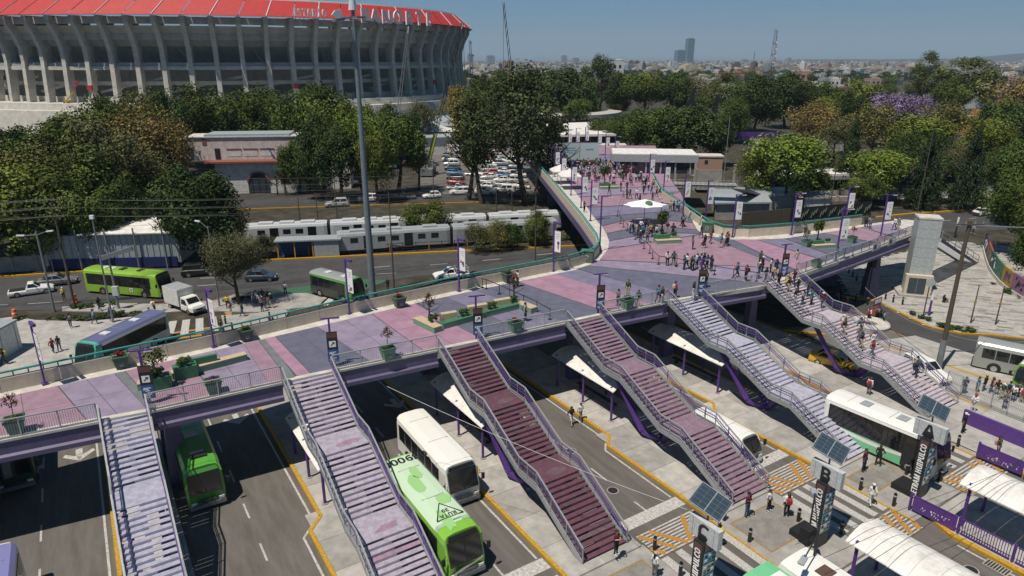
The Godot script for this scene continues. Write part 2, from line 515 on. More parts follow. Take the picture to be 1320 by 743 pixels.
func bridge() -> void:
	var br := thing("pedestrian_bridge", "wide elevated pedestrian deck painted pink and violet above the bus lanes", "bridge")
	var front := flat([[-25, -47], [-6.7, -45.2], [1.3, -44.15], [12.6, -43.6], [24.3, -42.7], [36.4, -42.0], [47.3, -40.9], [54, -39.7], [59.6, -39.8]])
	front.append_array([P(40, -74.5), P(53.5, -85.4)])
	var east := [P(57.6, -90.2), P(54.4, -91.7), P(46.8, -88.5), P(35.3, -83.6), P(29.6, -82.0), P(26.6, -82.6), P(25.4, -85.5), P(24.9, -96), P(24.2, -109), P(26, -125), P(28, -150), P(30, -182)]
	var west := [P(0.5, -182), P(3.2, -160), P(5.2, -137), P(7.6, -110), P(9.4, -89), P(10.1, -78), P(9.9, -74.5), P(8.9, -71.6), P(7.0, -69.6)]
	var back := flat([[42.0, -54.7], [28.6, -54.6], [17.7, -54.1], [6.5, -52.9], [-7, -52.3], [-25, -52.2]])
	var outline := []
	outline.append_array(front); outline.append_array(east); outline.append_array(west); outline.append_array(back)
	polyp(br, "deck_slab", outline, DK - 0.4, DK, M.concrete_pale)
	# painted floor fields, laid in strips across the deck between the pale edge bands
	var y := DK + 0.006
	var edge := func(a: float, rear: bool) -> float:
		var xs: Array = [-25, -6.7, 1.3, 12.6, 24.3, 36.4, 47.3, 60]
		var fs: Array = [-47, -45.2, -44.15, -43.6, -42.7, -42, -40.9, -39.7]
		var bs: Array = [-52.2, -52.3, -52.6, -53.4, -54.4, -54.7, -54.7, -54.7]
		for i in 7:
			if a <= xs[i + 1]:
				var t: float = (a - xs[i]) / (xs[i + 1] - xs[i])
				return lerpf(bs[i], bs[i + 1], t) + 0.95 if rear else lerpf(fs[i], fs[i + 1], t) - 0.45
		return -40.0
	# dark sealant shows in the joints between the painted fields
	var seal := []
	for k in 20: seal.append(AP(-25.0 + k * 3.55, edge.call(-25.0 + k * 3.55, false) - 0.02))
	for k in 20: seal.append(AP(42.0 - k * 3.52, edge.call(42.0 - k * 3.52, true) + 0.02))
	polyp(br, "joint_sealant", seal, y - 0.004, y - 0.004, M.joint)
	polyp(br, "joint_sealant", [P(6.77, -68.31), P(8.28, -69.73), P(9.69, -71.67), P(11.27, -76.35), P(11.89, -79.91), P(12.07, -83.4), P(12.01, -87.61), P(11.58, -93.2), P(11.29, -99.79), P(10.9, -107.94), P(10.45, -115.19), P(9.79, -133.33), P(8.29, -158.45), P(7.22, -177.18), P(37.12, -177.18), P(34.39, -159.12), P(30.81, -135.79), P(28.7, -117.82), P(28.22, -112.33), P(26.92, -103.26), P(26.24, -98.13), P(24.65, -89.86), P(24.14, -85.66), P(24.18, -82.8), P(27.14, -80.67), P(30.2, -80.67), P(33.75, -81.2), P(39.66, -83.96), P(46.19, -87.17), P(51.32, -89.49), P(51.03, -84.62), P(47.55, -81.66), P(43.89, -78.67), P(36.54, -72.81), P(34.51, -71.15), P(29.91, -67.76), P(28.2, -66.27), P(25.01, -63.35), P(18.18, -60.21), P(15.6, -59.22)], y - 0.004, y - 0.004, M.joint)
	# each field: front a from/to, rear a from/to, colour
	for f in [[-25, -8.5, -25, -8.0, "deck_slate"], [-8.45, -2.4, -7.95, -3.9, "deck_rose"], [-2.32, 0.9, -3.82, -0.5, "deck_lilac"], [1.5, 5.0, 0.2, 4.0, "deck_rose"], [5.08, 8.3, 4.08, 8.4, "deck_lilac"], [8.33, 9.6, 8.43, 9.5, "deck_rose"], [10.3, 11.2, 10.0, 10.8, "deck_pink"], [11.26, 15.5, 10.86, 14.3, "deck_slate"], [15.53, 19.6, 14.33, 19.2, "deck_lilac"], [19.68, 24.5, 19.28, 23.5, "deck_pink"], [24.53, 28.2, 23.53, 26.6, "deck_slate"], [28.28, 32.3, 26.68, 30.0, "deck_violet"], [32.33, 36.8, 30.03, 34.8, "deck_slate"], [36.9, 41.5, 34.9, 39.6, "deck_pink"], [41.53, 45.3, 39.63, 42.4, "deck_violet"]]:
		var q := [AP(f[0], edge.call(f[0], false)), AP(f[1], edge.call(f[1], false)), AP(f[3], edge.call(f[3], true)), AP(f[2], edge.call(f[2], true))]
		polyp(br, "floor_panel", q, y, y, M[f[4]])
		if f[1] - f[0] > 3.0:
			# saw-cut joint through the middle of the wide fields
			var jb := MB.new()
			var m0: float = (f[0] + f[1]) * 0.5
			var m1: float = (f[2] + f[3]) * 0.5
			stripe(jb, AP(m0, edge.call(m0, false)), AP(m1, edge.call(m1, true)), 0.035, y + 0.003)
			stripe(jb, (q[0] as Vector2).lerp(q[3], 0.5), (q[1] as Vector2).lerp(q[2], 0.5), 0.03, y + 0.003)
			part(br, "saw_joint", jb.mesh(M.joint))
	for f in [[0.95, -0.45], [9.65, 9.55]]:
		polyp(br, "floor_band", [AP(f[0], edge.call(f[0], false) + 0.1), AP(f[0] + 0.5, edge.call(f[0], false) + 0.1), AP(f[1] + 0.6, edge.call(f[1], true)), AP(f[1], edge.call(f[1], true))], y - 0.002, y - 0.002, M.deck_grey)
	# the fan of fields where the branch leaves
	for f in [
		[[P(6.91, -68.45), P(8.17, -69.45), P(24.86, -63.35), P(18.21, -60.32), P(15.62, -59.33)], "deck_slate"],
		[[P(8.27, -69.59), P(9.67, -71.51), P(28.19, -68.59), P(28.17, -66.41), P(25.05, -63.48)], "deck_lilac"],
		[[P(9.8, -71.82), P(11.13, -76.01), P(23.94, -83), P(28.49, -70.32), P(28.21, -68.87)], "deck_rose"],
		[[P(11.27, -76.35), P(11.82, -79.73), P(18.49, -84.21), P(23.85, -83.4)], "deck_lilac"],
		[[P(11.87, -80.1), P(12.02, -83.4), P(18.28, -88.27), P(24.09, -85.45), P(23.85, -83.8), P(18.58, -84.62)], "deck_slate"],
		[[P(11.98, -83.8), P(11.96, -87.61), P(17.82, -92.71), P(24.48, -89.4), P(24.09, -85.88), P(18.36, -88.72)], "deck_rose"],
		[[P(11.91, -88.05), P(11.55, -92.96), P(26.17, -97.86), P(24.6, -89.86), P(17.91, -93.2)], "deck_slate"],
		[[P(11.48, -93.35), P(11.26, -99.51), P(26.84, -102.96), P(26.16, -98.29)], "deck_violet"],
		[[P(11.2, -100.07), P(10.86, -107.55), P(28.13, -111.98), P(26.87, -103.56)], "deck_rose"],
		[[P(10.79, -108.13), P(10.49, -114.83), P(28.61, -117.44), P(28.17, -112.68)], "deck_lilac"],
		[[P(10.4, -115.42), P(9.75, -132.85), P(30.7, -135.29), P(28.6, -117.97)], "deck_pink"],
		[[P(9.65, -133.62), P(8.26, -157.78), P(34.25, -158.45), P(30.71, -136.09)], "deck_violet"],
		[[P(8.14, -159.12), P(7.19, -176.35), P(36.95, -176.35), P(34.29, -159.53)], "deck_rose"],
		[[P(24.12, -82.6), P(27.08, -80.48), P(29.67, -67.76), P(28.36, -66.67), P(28.66, -70.32)], "deck_slate"],
		[[P(27.27, -80.48), P(30.13, -80.48), P(34.45, -71.21), P(29.97, -67.9)], "deck_pink"],
		[[P(30.32, -80.48), P(33.69, -81.05), P(36.34, -72.75), P(34.71, -71.42)], "deck_violet"],
		[[P(33.94, -81.2), P(39.59, -83.8), P(43.97, -78.81), P(36.62, -72.97)], "deck_slate"],
		[[P(39.86, -83.96), P(46.12, -87.04), P(47.63, -81.81), P(44.34, -79.18)], "deck_rose"],
		[[P(46.39, -87.17), P(51.28, -89.4), P(50.93, -84.62), P(47.99, -82.13)], "deck_lilac"]]:
		var q: Array = f[0]
		polyp(br, "floor_panel", q, y + 0.004, y + 0.004, M[f[1]])
	# parapets: cream wall panels and a teal rail on top, along the back and both sides of the branch
	var walls := [[], []]
	var bk := back.duplicate()
	bk.reverse()
	walls[0].append_array(bk)
	var wv := west.duplicate()
	wv.reverse()
	walls[0].append_array(wv)
	walls[1] = [P(26, -125), P(24.2, -109), P(24.9, -96), P(25.4, -85.5), P(26.6, -82.6), P(29.6, -82.0), P(35.3, -83.6), P(46.8, -88.5)]
	for w in walls:
		for i in w.size() - 1:
			var p: Vector2 = w[i]
			var q: Vector2 = w[i + 1]
			var n := maxi(1, roundi(p.distance_to(q) / 3.2))
			for k in n:
				var s := v3(p.lerp(q, float(k) / n), 0)
				var e := v3(p.lerp(q, float(k + 1) / n), 0)
				var g := (e - s).normalized() * 0.012
				beamp(br, "parapet_panel", s + g + V(0, DK + 0.36, 0), e - g + V(0, DK + 0.36, 0), 0.22, 1.22, M.parapet)
				var b := MB.new()
				b.beam(s + V(0, DK + 1.0, 0), e + V(0, DK + 1.0, 0), 0.09, 0.06)
				b.beam(s + V(0, DK + 1.38, 0), e + V(0, DK + 1.38, 0), 0.16, 0.1)
				for j in 4:
					var pp := s.lerp(e, j / 4.0) + V(0, DK + 1.0, 0)
					b.beam(pp, pp + V(0, 0.36, 0), 0.07, 0.05)
				part(br, "teal_rail", b.mesh(M.teal))
			beamp(br, "edge_beam", v3(p, DK - 0.75), v3(q, DK - 0.75), 0.5, 1.0, M.fascia)
	# front fascia beams and baluster railings between the stair heads
	var fa := [[-25, -47, -1.75, -44.5], [1.1, -44.2, 9.15, -43.8], [12.75, -43.6, 20.6, -43.0], [24.2, -42.7, 32.2, -42.25], [36.0, -42.05, 43.2, -41.35], [47.1, -40.95, 55.0, -39.75]]
	for f in fa:
		fascia_run(br, AP(f[0], f[1]), AP(f[2], f[3]))
	fascia_run(br, AP(59.9, -40.0), P(40, -74.5))
	fascia_run(br, P(40, -74.5), P(53.5, -85.4))
	railing_run(br, P(53.5, -85.4), P(57.6, -90.2))
	# under-deck cross girders and piers
	for k in 7:
		var a: float = [-9.0, 2.2, 13.0, 24.3, 35.2, 46.0, 57.0][k]
		var f0: float = edge.call(a, false)
		var r0: float = edge.call(a, true)
		beamp(br, "cross_girder", AB(a, f0 - 0.4, DK - 1.0), AB(a, r0 - 0.4, DK - 1.0), 0.7, 1.15, M.purple_dark)
		for bb in [f0 - 2.2, r0 + 0.6]:
			var b := MB.new()
			b.loft([[AB(a - 0.7, bb - 0.35, 0), AB(a + 0.7, bb - 0.35, 0), AB(a + 0.7, bb + 0.35, 0), AB(a - 0.7, bb + 0.35, 0)], [AB(a - 0.4, bb - 0.35, DK - 1.55), AB(a + 0.4, bb - 0.35, DK - 1.55), AB(a + 0.4, bb + 0.35, DK - 1.55), AB(a - 0.4, bb + 0.35, DK - 1.55)]])
			part(br, "pier", b.mesh(M.purple_dark))
	for q in [[P(13, -92), P(21, -92)], [P(11, -112), P(21, -112)], [P(8, -135), P(22, -135)], [P(6, -158), P(23, -158)], [P(14, -76), P(22, -80)], [P(33, -75), P(31, -81)], [P(44.5, -79.5), P(41.5, -84)]]:
		beamp(br, "cross_girder", v3(q[0], DK - 1.0), v3(q[1], DK - 1.0), 0.8, 1.2, M.purple_dark)
		for e in q:
			var b := MB.new()
			b.loft([[v3(e, 0) + V(-0.9, 0, -0.5), v3(e, 0) + V(0.9, 0, -0.5), v3(e, 0) + V(0.9, 0, 0.5), v3(e, 0) + V(-0.9, 0, 0.5)], [v3(e, DK - 1.6) + V(-0.45, 0, -0.5), v3(e, DK - 1.6) + V(0.45, 0, -0.5), v3(e, DK - 1.6) + V(0.45, 0, 0.5), v3(e, DK - 1.6) + V(-0.45, 0, 0.5)]])
			part(br, "pier", b.mesh(M.purple_dark))

func fascia_run(br: Node, p: Vector2, q: Vector2) -> void:
	var d := (q - p).normalized()
	var out := Vector2(-d.y, d.x)
	if out.dot(Vector2(0, 1)) < 0: out = -out
	var b := MB.new()
	var o3 := v3(out, 0)
	var s := v3(p, DK)
	var e := v3(q, DK)
	var prof := [V(0, -0.08, 0) , V(0, -0.3, 0)]
	b.loft([[s + o3 * 0.12 + V(0, 0.02, 0), s + o3 * 0.12 - V(0, 0.14, 0), s - o3 * 0.3 - V(0, 0.14, 0), s - o3 * 0.3 + V(0, 0.02, 0)], [e + o3 * 0.12 + V(0, 0.02, 0), e + o3 * 0.12 - V(0, 0.14, 0), e - o3 * 0.3 - V(0, 0.14, 0), e - o3 * 0.3 + V(0, 0.02, 0)]])
	part(br, "edge_curb", b.mesh(M.concrete_pale))
	b = MB.new()
	var ring := func(c: Vector3) -> Array:
		return [c + o3 * 0.06 - V(0, 0.145, 0), c + o3 * 0.06 - V(0, 0.95, 0), c + o3 * 0.24 - V(0, 1.05, 0), c + o3 * 0.24 - V(0, 1.35, 0), c - o3 * 0.4 - V(0, 1.35, 0), c - o3 * 0.4 - V(0, 0.145, 0)]
	b.loft([ring.call(s), ring.call(e)])
	part(br, "fascia_beam", b.mesh(M.fascia))
	railing_run(br, p, q)

func railing_run(br: Node, p: Vector2, q: Vector2) -> void:
	var n := maxi(1, roundi(p.distance_to(q) / 1.9))
	var b := MB.new()
	for k in n + 1:
		var s := v3(p.lerp(q, float(k) / n), DK)
		bx(br, "rail_post", s + V(0, 0.6, 0), V(0.07, 1.2, 0.07), M.galvanised)
		if k < n:
			var e := v3(p.lerp(q, float(k + 1) / n), DK)
			var bars := MB.new()
			var m := 15
			for j in range(1, m):
				var c := s.lerp(e, float(j) / m)
				bars.beam(c + V(0, 0.12, 0), c + V(0, 1.1, 0), 0.018, 0.018)
			part(br, "baluster_infill", bars.mesh(M.galvanised), Vector3.ZERO, "stuff")
	beamp(br, "top_rail", v3(p, DK + 1.2), v3(q, DK + 1.2), 0.1, 0.07, M.galvanised)
	beamp(br, "bottom_rail", v3(p, DK + 0.11), v3(q, DK + 0.11), 0.06, 0.06, M.galvanised)

func stairs() -> void:
	one_stair(-1.6, -44.5, 2.5, 18.6, [V(0.31, 0.31, 0.40), V(0.28, 0.29, 0.375), V(0.33, 0.32, 0.42)], "lavender staircase with one pale landing beside the green minibus under the deck")
	one_stair(9.3, -43.75, 3.3, 18.6, [V(0.31, 0.28, 0.35), V(0.31, 0.28, 0.35), V(0.34, 0.31, 0.385), V(0.26, 0.175, 0.25)], "pale lilac staircase with pink patches worn into treads and lower landing")
	one_stair(20.75, -42.9, 3.3, 18.4, [V(0.098, 0.042, 0.062), V(0.09, 0.042, 0.06), V(0.108, 0.048, 0.07), V(0.115, 0.07, 0.088)], "dark burgundy staircase between the white bus and the pair walking by the kerb")
	one_stair(32.4, -42.2, 3.5, 18.7, [V(0.20, 0.135, 0.18), V(0.21, 0.14, 0.19), V(0.185, 0.13, 0.17)], "mauve pink staircase beside the white van, ending near letter B")
	one_stair(43.4, -41.3, 3.6, 18.8, [V(0.34, 0.34, 0.43), V(0.31, 0.32, 0.40), V(0.36, 0.35, 0.45)], "lavender grey staircase beside the white and green coach, no one climbing")
	one_stair(55.2, -39.85, 4.5, 17.2, [V(0.38, 0.34, 0.39), V(0.35, 0.32, 0.37), V(0.40, 0.35, 0.41)], "pale greyish pink staircase crowded with people coming down")

func one_stair(a0: float, b0: float, w: float, run: float, tints: Array, label: String) -> void:
	var st := thing("staircase", label, "staircase", AB(a0 + w * 0.5, b0, 0), GA, "staircases from the deck to the bus platforms")
	var ms := []
	for t in tints:
		var m := mat("tread_%d_%d" % [int(a0 * 10), ms.size()], t.x * 1.3, t.y * 1.3, t.z * 1.3, 0.7, 0, "stain", 3.0)
		ms.append(m)
	var h := DK - 0.15
	var counts := [14, 13, 15]
	var rise := h / 42.0
	var land := 2.0
	var tread := (run - 2.0 * land) / 42.0
	var meshes := []
	for m in ms: meshes.append(boxm(V(w, 0.05, tread - 0.015), m))
	var half := []
	for m in ms: half.append(boxm(V(w * 0.55, rise - 0.052, 0.015), m))
	var z := 0.0
	var y := DK
	var prof := [V(0, DK, 0)]
	for f in 3:
		for k in counts[f]:
			y -= rise
			if not (f == 2 and k == counts[f] - 1):
				var id := 0 if rng.randf() < 0.6 else rng.randi() % ms.size()
				part(st, "tread", meshes[id], V(0, y - 0.025, z + tread * 0.5))
				var rs: float = (w * 0.225) * (1 if rng.randf() < 0.5 else -1)
				part(st, "riser", half[id], V(rs, y + rise * 0.5 - 0.025, z - 0.0))
				z += tread
		prof.append(V(0, y, z))
		if f < 2:
			part(st, "landing", boxm(V(w, 0.06, land), ms[0]), V(0, y - 0.03, z + land * 0.5))
			if tints.size() > 3:
				var pb := MB.new()
				var pts := []
				for i in 9:
					var an := TAU * i / 9.0
					var rr := rng.randf_range(0.5, 1.0)
					pts.append(P(0.45 + cos(an) * rr * 0.95, z + land * 0.62 + sin(an) * rr * 0.45))
				pb.prism(pts, y + 0.004, y + 0.004)
				part(st, "worn_patch", pb.mesh(ms[3]))
			z += land
			prof.append(V(0, y, z))
	# stringers, rails, posts on both sides
	for sg in [-1.0, 1.0]:
		var x: float = sg * (w * 0.5 + 0.05)
		var sb := MB.new()
		var rb := MB.new()
		var hb := MB.new()
		var ib := MB.new()
		for i in prof.size() - 1:
			var p: Vector3 = prof[i] + V(x, 0, 0)
			var q: Vector3 = prof[i + 1] + V(x, 0, 0)
			sb.quad(p + V(-0.03, 0.02, 0), q + V(-0.03, 0.02, 0), q + V(-0.03, -0.34, 0), p + V(-0.03, -0.34, 0), V(-1, 0, 0))
			sb.quad(p + V(0.03, 0.02, 0), q + V(0.03, 0.02, 0), q + V(0.03, -0.34, 0), p + V(0.03, -0.34, 0), V(1, 0, 0))
			sb.quad(p + V(-0.03, 0.02, 0), q + V(-0.03, 0.02, 0), q + V(0.03, 0.02, 0), p + V(0.03, 0.02, 0), V(0, 1, 0))
			sb.quad(p + V(-0.03, -0.34, 0), q + V(-0.03, -0.34, 0), q + V(0.03, -0.34, 0), p + V(0.03, -0.34, 0), V(0, -1, 0))
			rb.beam(p + V(0, 1.08, 0), q + V(0, 1.08, 0), 0.09, 0.07)
			rb.beam(p + V(0, 0.16, 0), q + V(0, 0.16, 0), 0.06, 0.05)
			hb.beam(p + V(-sg * 0.09, 0.82, 0), q + V(-sg * 0.09, 0.82, 0), 0.045, 0.045)
			hb.beam(p + V(-sg * 0.09, 0.62, 0), q + V(-sg * 0.09, 0.62, 0), 0.045, 0.045)
			var n := maxi(2, roundi(p.distance_to(q) / 1.55))
			for k in n:
				var c := p.lerp(q, float(k) / n)
				bx(st, "rail_post", c + V(0, 0.52, 0), V(0.06, 1.08, 0.06), M.galvanised)
			var mm := roundi(p.distance_to(q) / 0.16)
			for k in mm:
				var c := p.lerp(q, float(k) / mm)
				ib.beam(c + V(0, 0.16, 0), c + V(0, 1.05, 0), 0.014, 0.014)
		bx(st, "rail_post", prof[-1] + V(x, 0.52, 0), V(0.06, 1.08, 0.06), M.galvanised)
		part(st, "stringer", sb.mesh(M.galvanised))
		part(st, "top_rail", rb.mesh(M.galvanised))
		part(st, "handrail", hb.mesh(M.purple))
		part(st, "baluster_infill", ib.mesh(M.galvanised), Vector3.ZERO, "stuff")
	# two bent purple props below the second landing and a crosshead under each landing
	var l1: Vector3 = prof[1]
	var l2: Vector3 = prof[3]
	for sg in [-1.0, 1.0]:
		var x: float = sg * w * 0.38
		beamp(st, "prop", V(x, l1.y - 0.35, l1.z + 1.0), V(x * 0.7, 0.75, l2.z - 2.6), 0.3, 0.3, M.purple)
		beamp(st, "prop", V(x * 0.7, 0.7, l2.z - 2.62), V(0.0, 0.14, l2.z - 1.3), 0.3, 0.3, M.purple)
		beamp(st, "prop", V(x, l2.y - 0.3, l2.z + 0.4), V(0.0, 0.14, l2.z - 1.3), 0.26, 0.26, M.purple)
	for l in [l1, l2]:
		beamp(st, "crosshead", V(-w * 0.5, l.y - 0.22, l.z + 1.0), V(w * 0.5, l.y - 0.22, l.z + 1.0), 0.3, 0.28, M.purple)

func terminal() -> void:
	# platforms: upper a, lower a, right a, jog b
	var rows := [[-2.1, -3.1, 1.4, -38.2, -20.0], [9.2, 8.2, 13.4, -37.4, -20.0], [20.3, 19.3, 24.6, -36.4, -24.2], [31.3, 30.3, 35.9, -35.0, -23.6], [42.2, 41.2, 46.8, -34.2, -22.6], [53.2, 52.6, 61.0, -33.5, -21.0]]
	for k in rows.size():
		var r: Array = rows[k]
		var nose: float = r[4]
		var root := MeshInstance3D.new()
		root.name = numbered("bus_platform")
		var b := MB.new()
		b.prism(flat([[r[0], -62], [r[0], r[3]], [r[1], r[3] + 1.1], [r[1], nose], [r[2], nose], [r[2], -62]]), 0.0, 0.125, false)
		root.mesh = b.mesh(M.concrete_b)
		root.set_meta("kind", "structure")
		add_child(root, true)
		var z := nose - 0.02
		while z > -50.0:
			var z2 := z - 3.0
			var left: float = r[0] if z - 1.0 < r[3] else r[1]
			for h in 2:
				var mid: float = (left + r[2]) * 0.5
				var x0: float = (left + 0.15) if h == 0 else mid + 0.012
				var x1: float = (mid - 0.012) if h == 0 else r[2] - 0.14
				var m: Material = [M.concrete, M.concrete_b, M.concrete_c][rng.randi() % 3]
				polyp(root, "slab", flat([[x0, z], [x1, z], [x1, z2 + 0.025], [x0, z2 + 0.025]]), 0.08, 0.15, m)
			z = z2
		kerb("platform_kerb", flat([[r[0], -62], [r[0], r[3]], [r[1], r[3] + 1.1], [r[1], nose]]), 0.24, 0.19, M.kerb_yellow)
		kerb("platform_kerb", flat([[r[2], -62], [r[2], nose]]), 0.2, 0.17, M.kerb_yellow if k > 3 else M.concrete_b)
		# white lane edge and lane dashes beside the platform
		b = MB.new()
		stripe(b, AP(r[0] - 0.5, -60), AP(r[0] - 0.5, r[3] + 0.25), 0.14, 0.006)
		stripe(b, AP(r[0] - 0.5, r[3] + 0.25), AP(r[1] - 0.5, r[3] + 1.35), 0.14, 0.006)
		stripe(b, AP(r[1] - 0.5, r[3] + 1.35), AP(r[1] - 0.5, -26.8), 0.14, 0.006)
		for i in 8:
			stripe(b, AP(r[0] - 3.9, -60.0 + i * 4.6), AP(r[0] - 3.9, -58.2 + i * 4.6), 0.12, 0.006)
		struct("lane_marking", b, M.paint_white)
	# flow arrows under the deck
	for s in [[V(-32.41, 0, -43.86)], [V(-34.85, 0, -41.65)], [V(-22.67, 0, -49.16)], [V(-10.01, 0, -51.81)]]:
		var b := MB.new()
		var t := AB(0, 0)
		var d := AB(0, 1) - t
		var e := AB(1, 0) - t
		var c: Vector3 = s[0] + V(0, 0.007, 0)
		b.quad(c - d * 0.9 - e * 0.22, c - d * 0.9 + e * 0.22, c + d * 0.1 + e * 0.22, c + d * 0.1 - e * 0.22, Vector3.UP)
		b.tri(c + d * 1.0, c - e * 0.25, c + e * 0.25, Vector3.UP)
		for sg in [-1.0, 1.0]:
			b.quad(c + d * 1.0, c - d * 0.1 + e * sg * 1.05, c - d * 0.45 + e * sg * 0.9, c + d * 0.35, Vector3.UP)
		struct("arrow_marking", b, M.paint_white)
	# crossing zone: stop bars, hatched humps, zebra, refuges
	for q in [[3.4, 8.0], [13.8, 19.1], [25.0, 30.1], [36.2, 41.0], [47.1, 52.4]]:
		var a0: float = q[0]
		var a1: float = q[1]
		var b := MB.new()
		b.prism(flat([[a0, -26.7], [a1, -26.7], [a1, -25.75], [a0, -25.75]]), 0.007, 0.007)
		struct("stop_line", b, M.paint_white)
		for z in [[-25.1, -22.9], [-18.1, -15.9]]:
			b = MB.new()
			b.prism(flat([[a0, z[0]], [a1, z[0]], [a1 + 0.0, z[0] + 0.5], [a1, z[1] - 0.5], [a1, z[1]], [a0, z[1]]]), 0.0, 0.03, false)
			struct("speed_hump", b, M.terminal_asphalt)
			b = MB.new()
			var n := 9
			for i in n:
				var zz: float = lerpf(z[0] + 0.1, z[1] - 0.1, i / float(n - 1))
				stripe(b, AP(a0 + 0.05, zz), AP(a1 - 0.05, zz), 0.12, 0.036)
			struct("hump_marking", b, M.paint_white)
			b = MB.new()
			var mid: float = (a0 + a1) * 0.5
			for i in 3:
				for sg in [-1.0, 1.0]:
					var x: float = mid + sg * (0.15 + i * 0.92)
					var x2: float = mid + sg * (0.15 + i * 0.92 + 1.3)
					var lim: float = a1 - 0.05 if sg > 0 else a0 + 0.05
					var t1 := 1.0
					if absf(x2 - mid) > absf(lim - mid): t1 = absf(lim - x) / 1.3
					stripe(b, AP(x, z[1] - 0.1), AP(lerpf(x, x2, t1), lerpf(z[1] - 0.1, z[0] + 0.1, t1)), 0.34, 0.042)
			struct("hump_marking", b, M.paint_orange)
		b = MB.new()
		var m := 5
		for i in m:
			var x: float = lerpf(a0 + 0.25, a1 - 0.25, i / float(m - 1))
			stripe(b, AP(x, -22.8), AP(x, -18.3), 0.56, 0.007)
		struct("zebra_marking", b, M.paint_white_old)
	for q in [[13.0, 13.7, -20], [19.2, 24.9, -24.3], [30.2, 36.1, -23.7], [41.1, 47.0, -22.7], [52.5, 61, -21.1]]:
		var b := MB.new()
		b.prism(flat([[q[0], q[2]], [q[1], q[2]], [q[1], -16.6], [q[0], -16.6]]), 0.0, 0.05, false)
		struct("crossing_refuge", b, M.concrete_b)
		b = MB.new()
		b.prism(flat([[q[0] + 0.7, q[2] + 0.9], [q[1] - 0.9, q[2] + 0.9], [q[1] - 0.9, -19.6], [q[0] + 0.7, -19.6]]), 0.054, 0.054)
		struct("tactile_border", b, M.paint_faded)
		b = MB.new()
		b.prism(flat([[q[0] + 0.84, q[2] + 1.04], [q[1] - 1.04, q[2] + 1.04], [q[1] - 1.04, -19.74], [q[0] + 0.84, -19.74]]), 0.058, 0.058)
		struct("refuge_paving", b, M.refuge_grey)
		kerb("refuge_edge", flat([[q[0], q[2]], [q[0], -16.6]]), 0.14, 0.06, M.kerb_yellow)
	# platforms on the near side of the crossing
	for q in [[19.2, 24.9], [30.3, 36.0], [41.6, 47.2], [52.5, 58]]:
		var b := MB.new()
		b.prism(flat([[q[0] + 0.8, -16.4], [q[1] - 0.6, -16.4], [q[1], -15.0], [q[1], 12], [q[0], 12], [q[0], -14.6]]), 0.0, 0.15, false)
		struct("bus_platform", b, M.concrete)
		kerb("platform_kerb", flat([[q[0] + 0.8, -16.4], [q[0], -14.6], [q[0], 12]]), 0.36, 0.2, M.kerb_yellow)
		kerb("platform_kerb", flat([[q[1] - 0.6, -16.4], [q[1], -15.0], [q[1], 12]]), 0.2, 0.17, M.concrete_b)
		b = MB.new()
		stripe(b, AP(q[0] - 0.55, -14.0), AP(q[0] - 0.55, 12), 0.14, 0.008)
		struct("lane_marking", b, M.paint_white)
	# the other side of the last platform: pavement with kerb
	sheet("drop_off_pavement", flat([[60.9, -36], [61.0, -21], [53, -21.0], [53, -16], [72, -16], [72, -33]]), 0.14, M.concrete)

func paint(called: String, r: float, g: float, b: float) -> StandardMaterial3D:
	if M.has(called):
		return M[called]
	var m := mat(called, r, g, b, 0.35)
	m.clearcoat_enabled = true
	m.clearcoat = 0.4
	m.clearcoat_roughness = 0.1
	return m

func wheel(parent: Node, at: Vector3, r: float, w: float, sg: float) -> void:
	var key := "wheel%s%s%s" % [r, w, sg]
	if not bank.has(key):
		var t := MB.new()
		var rings := []
		for p in [[-0.5, 0.62], [-0.5, 0.93], [-0.36, 1.0], [0.36, 1.0], [0.5, 0.93], [0.5, 0.62]]:
			var ring := []
			for i in 16: ring.append(V(p[0] * w, sin(TAU * i / 16) * r * p[1], cos(TAU * i / 16) * r * p[1]))
			rings.append(ring)
		t.loft(rings)
		var h := MB.new()
		h.tube(V(sg * w * 0.3, 0, 0), V(sg * w * 0.52, 0, 0), r * 0.62, r * 0.58, 12)
		h.tube(V(sg * w * 0.52, 0, 0), V(sg * w * 0.58, 0, 0), r * 0.2, r * 0.18, 8)
		for i in 5: h.box(V(sg * w * 0.54, sin(TAU * i / 5) * r * 0.4, cos(TAU * i / 5) * r * 0.4), V(0.015, r * 0.14, r * 0.14))
		bank[key] = [t.mesh(M.rubber), h.mesh(M.chrome)]
	var o := part(parent, "wheel", bank[key][0], at)
	part(o, "rim", bank[key][1])

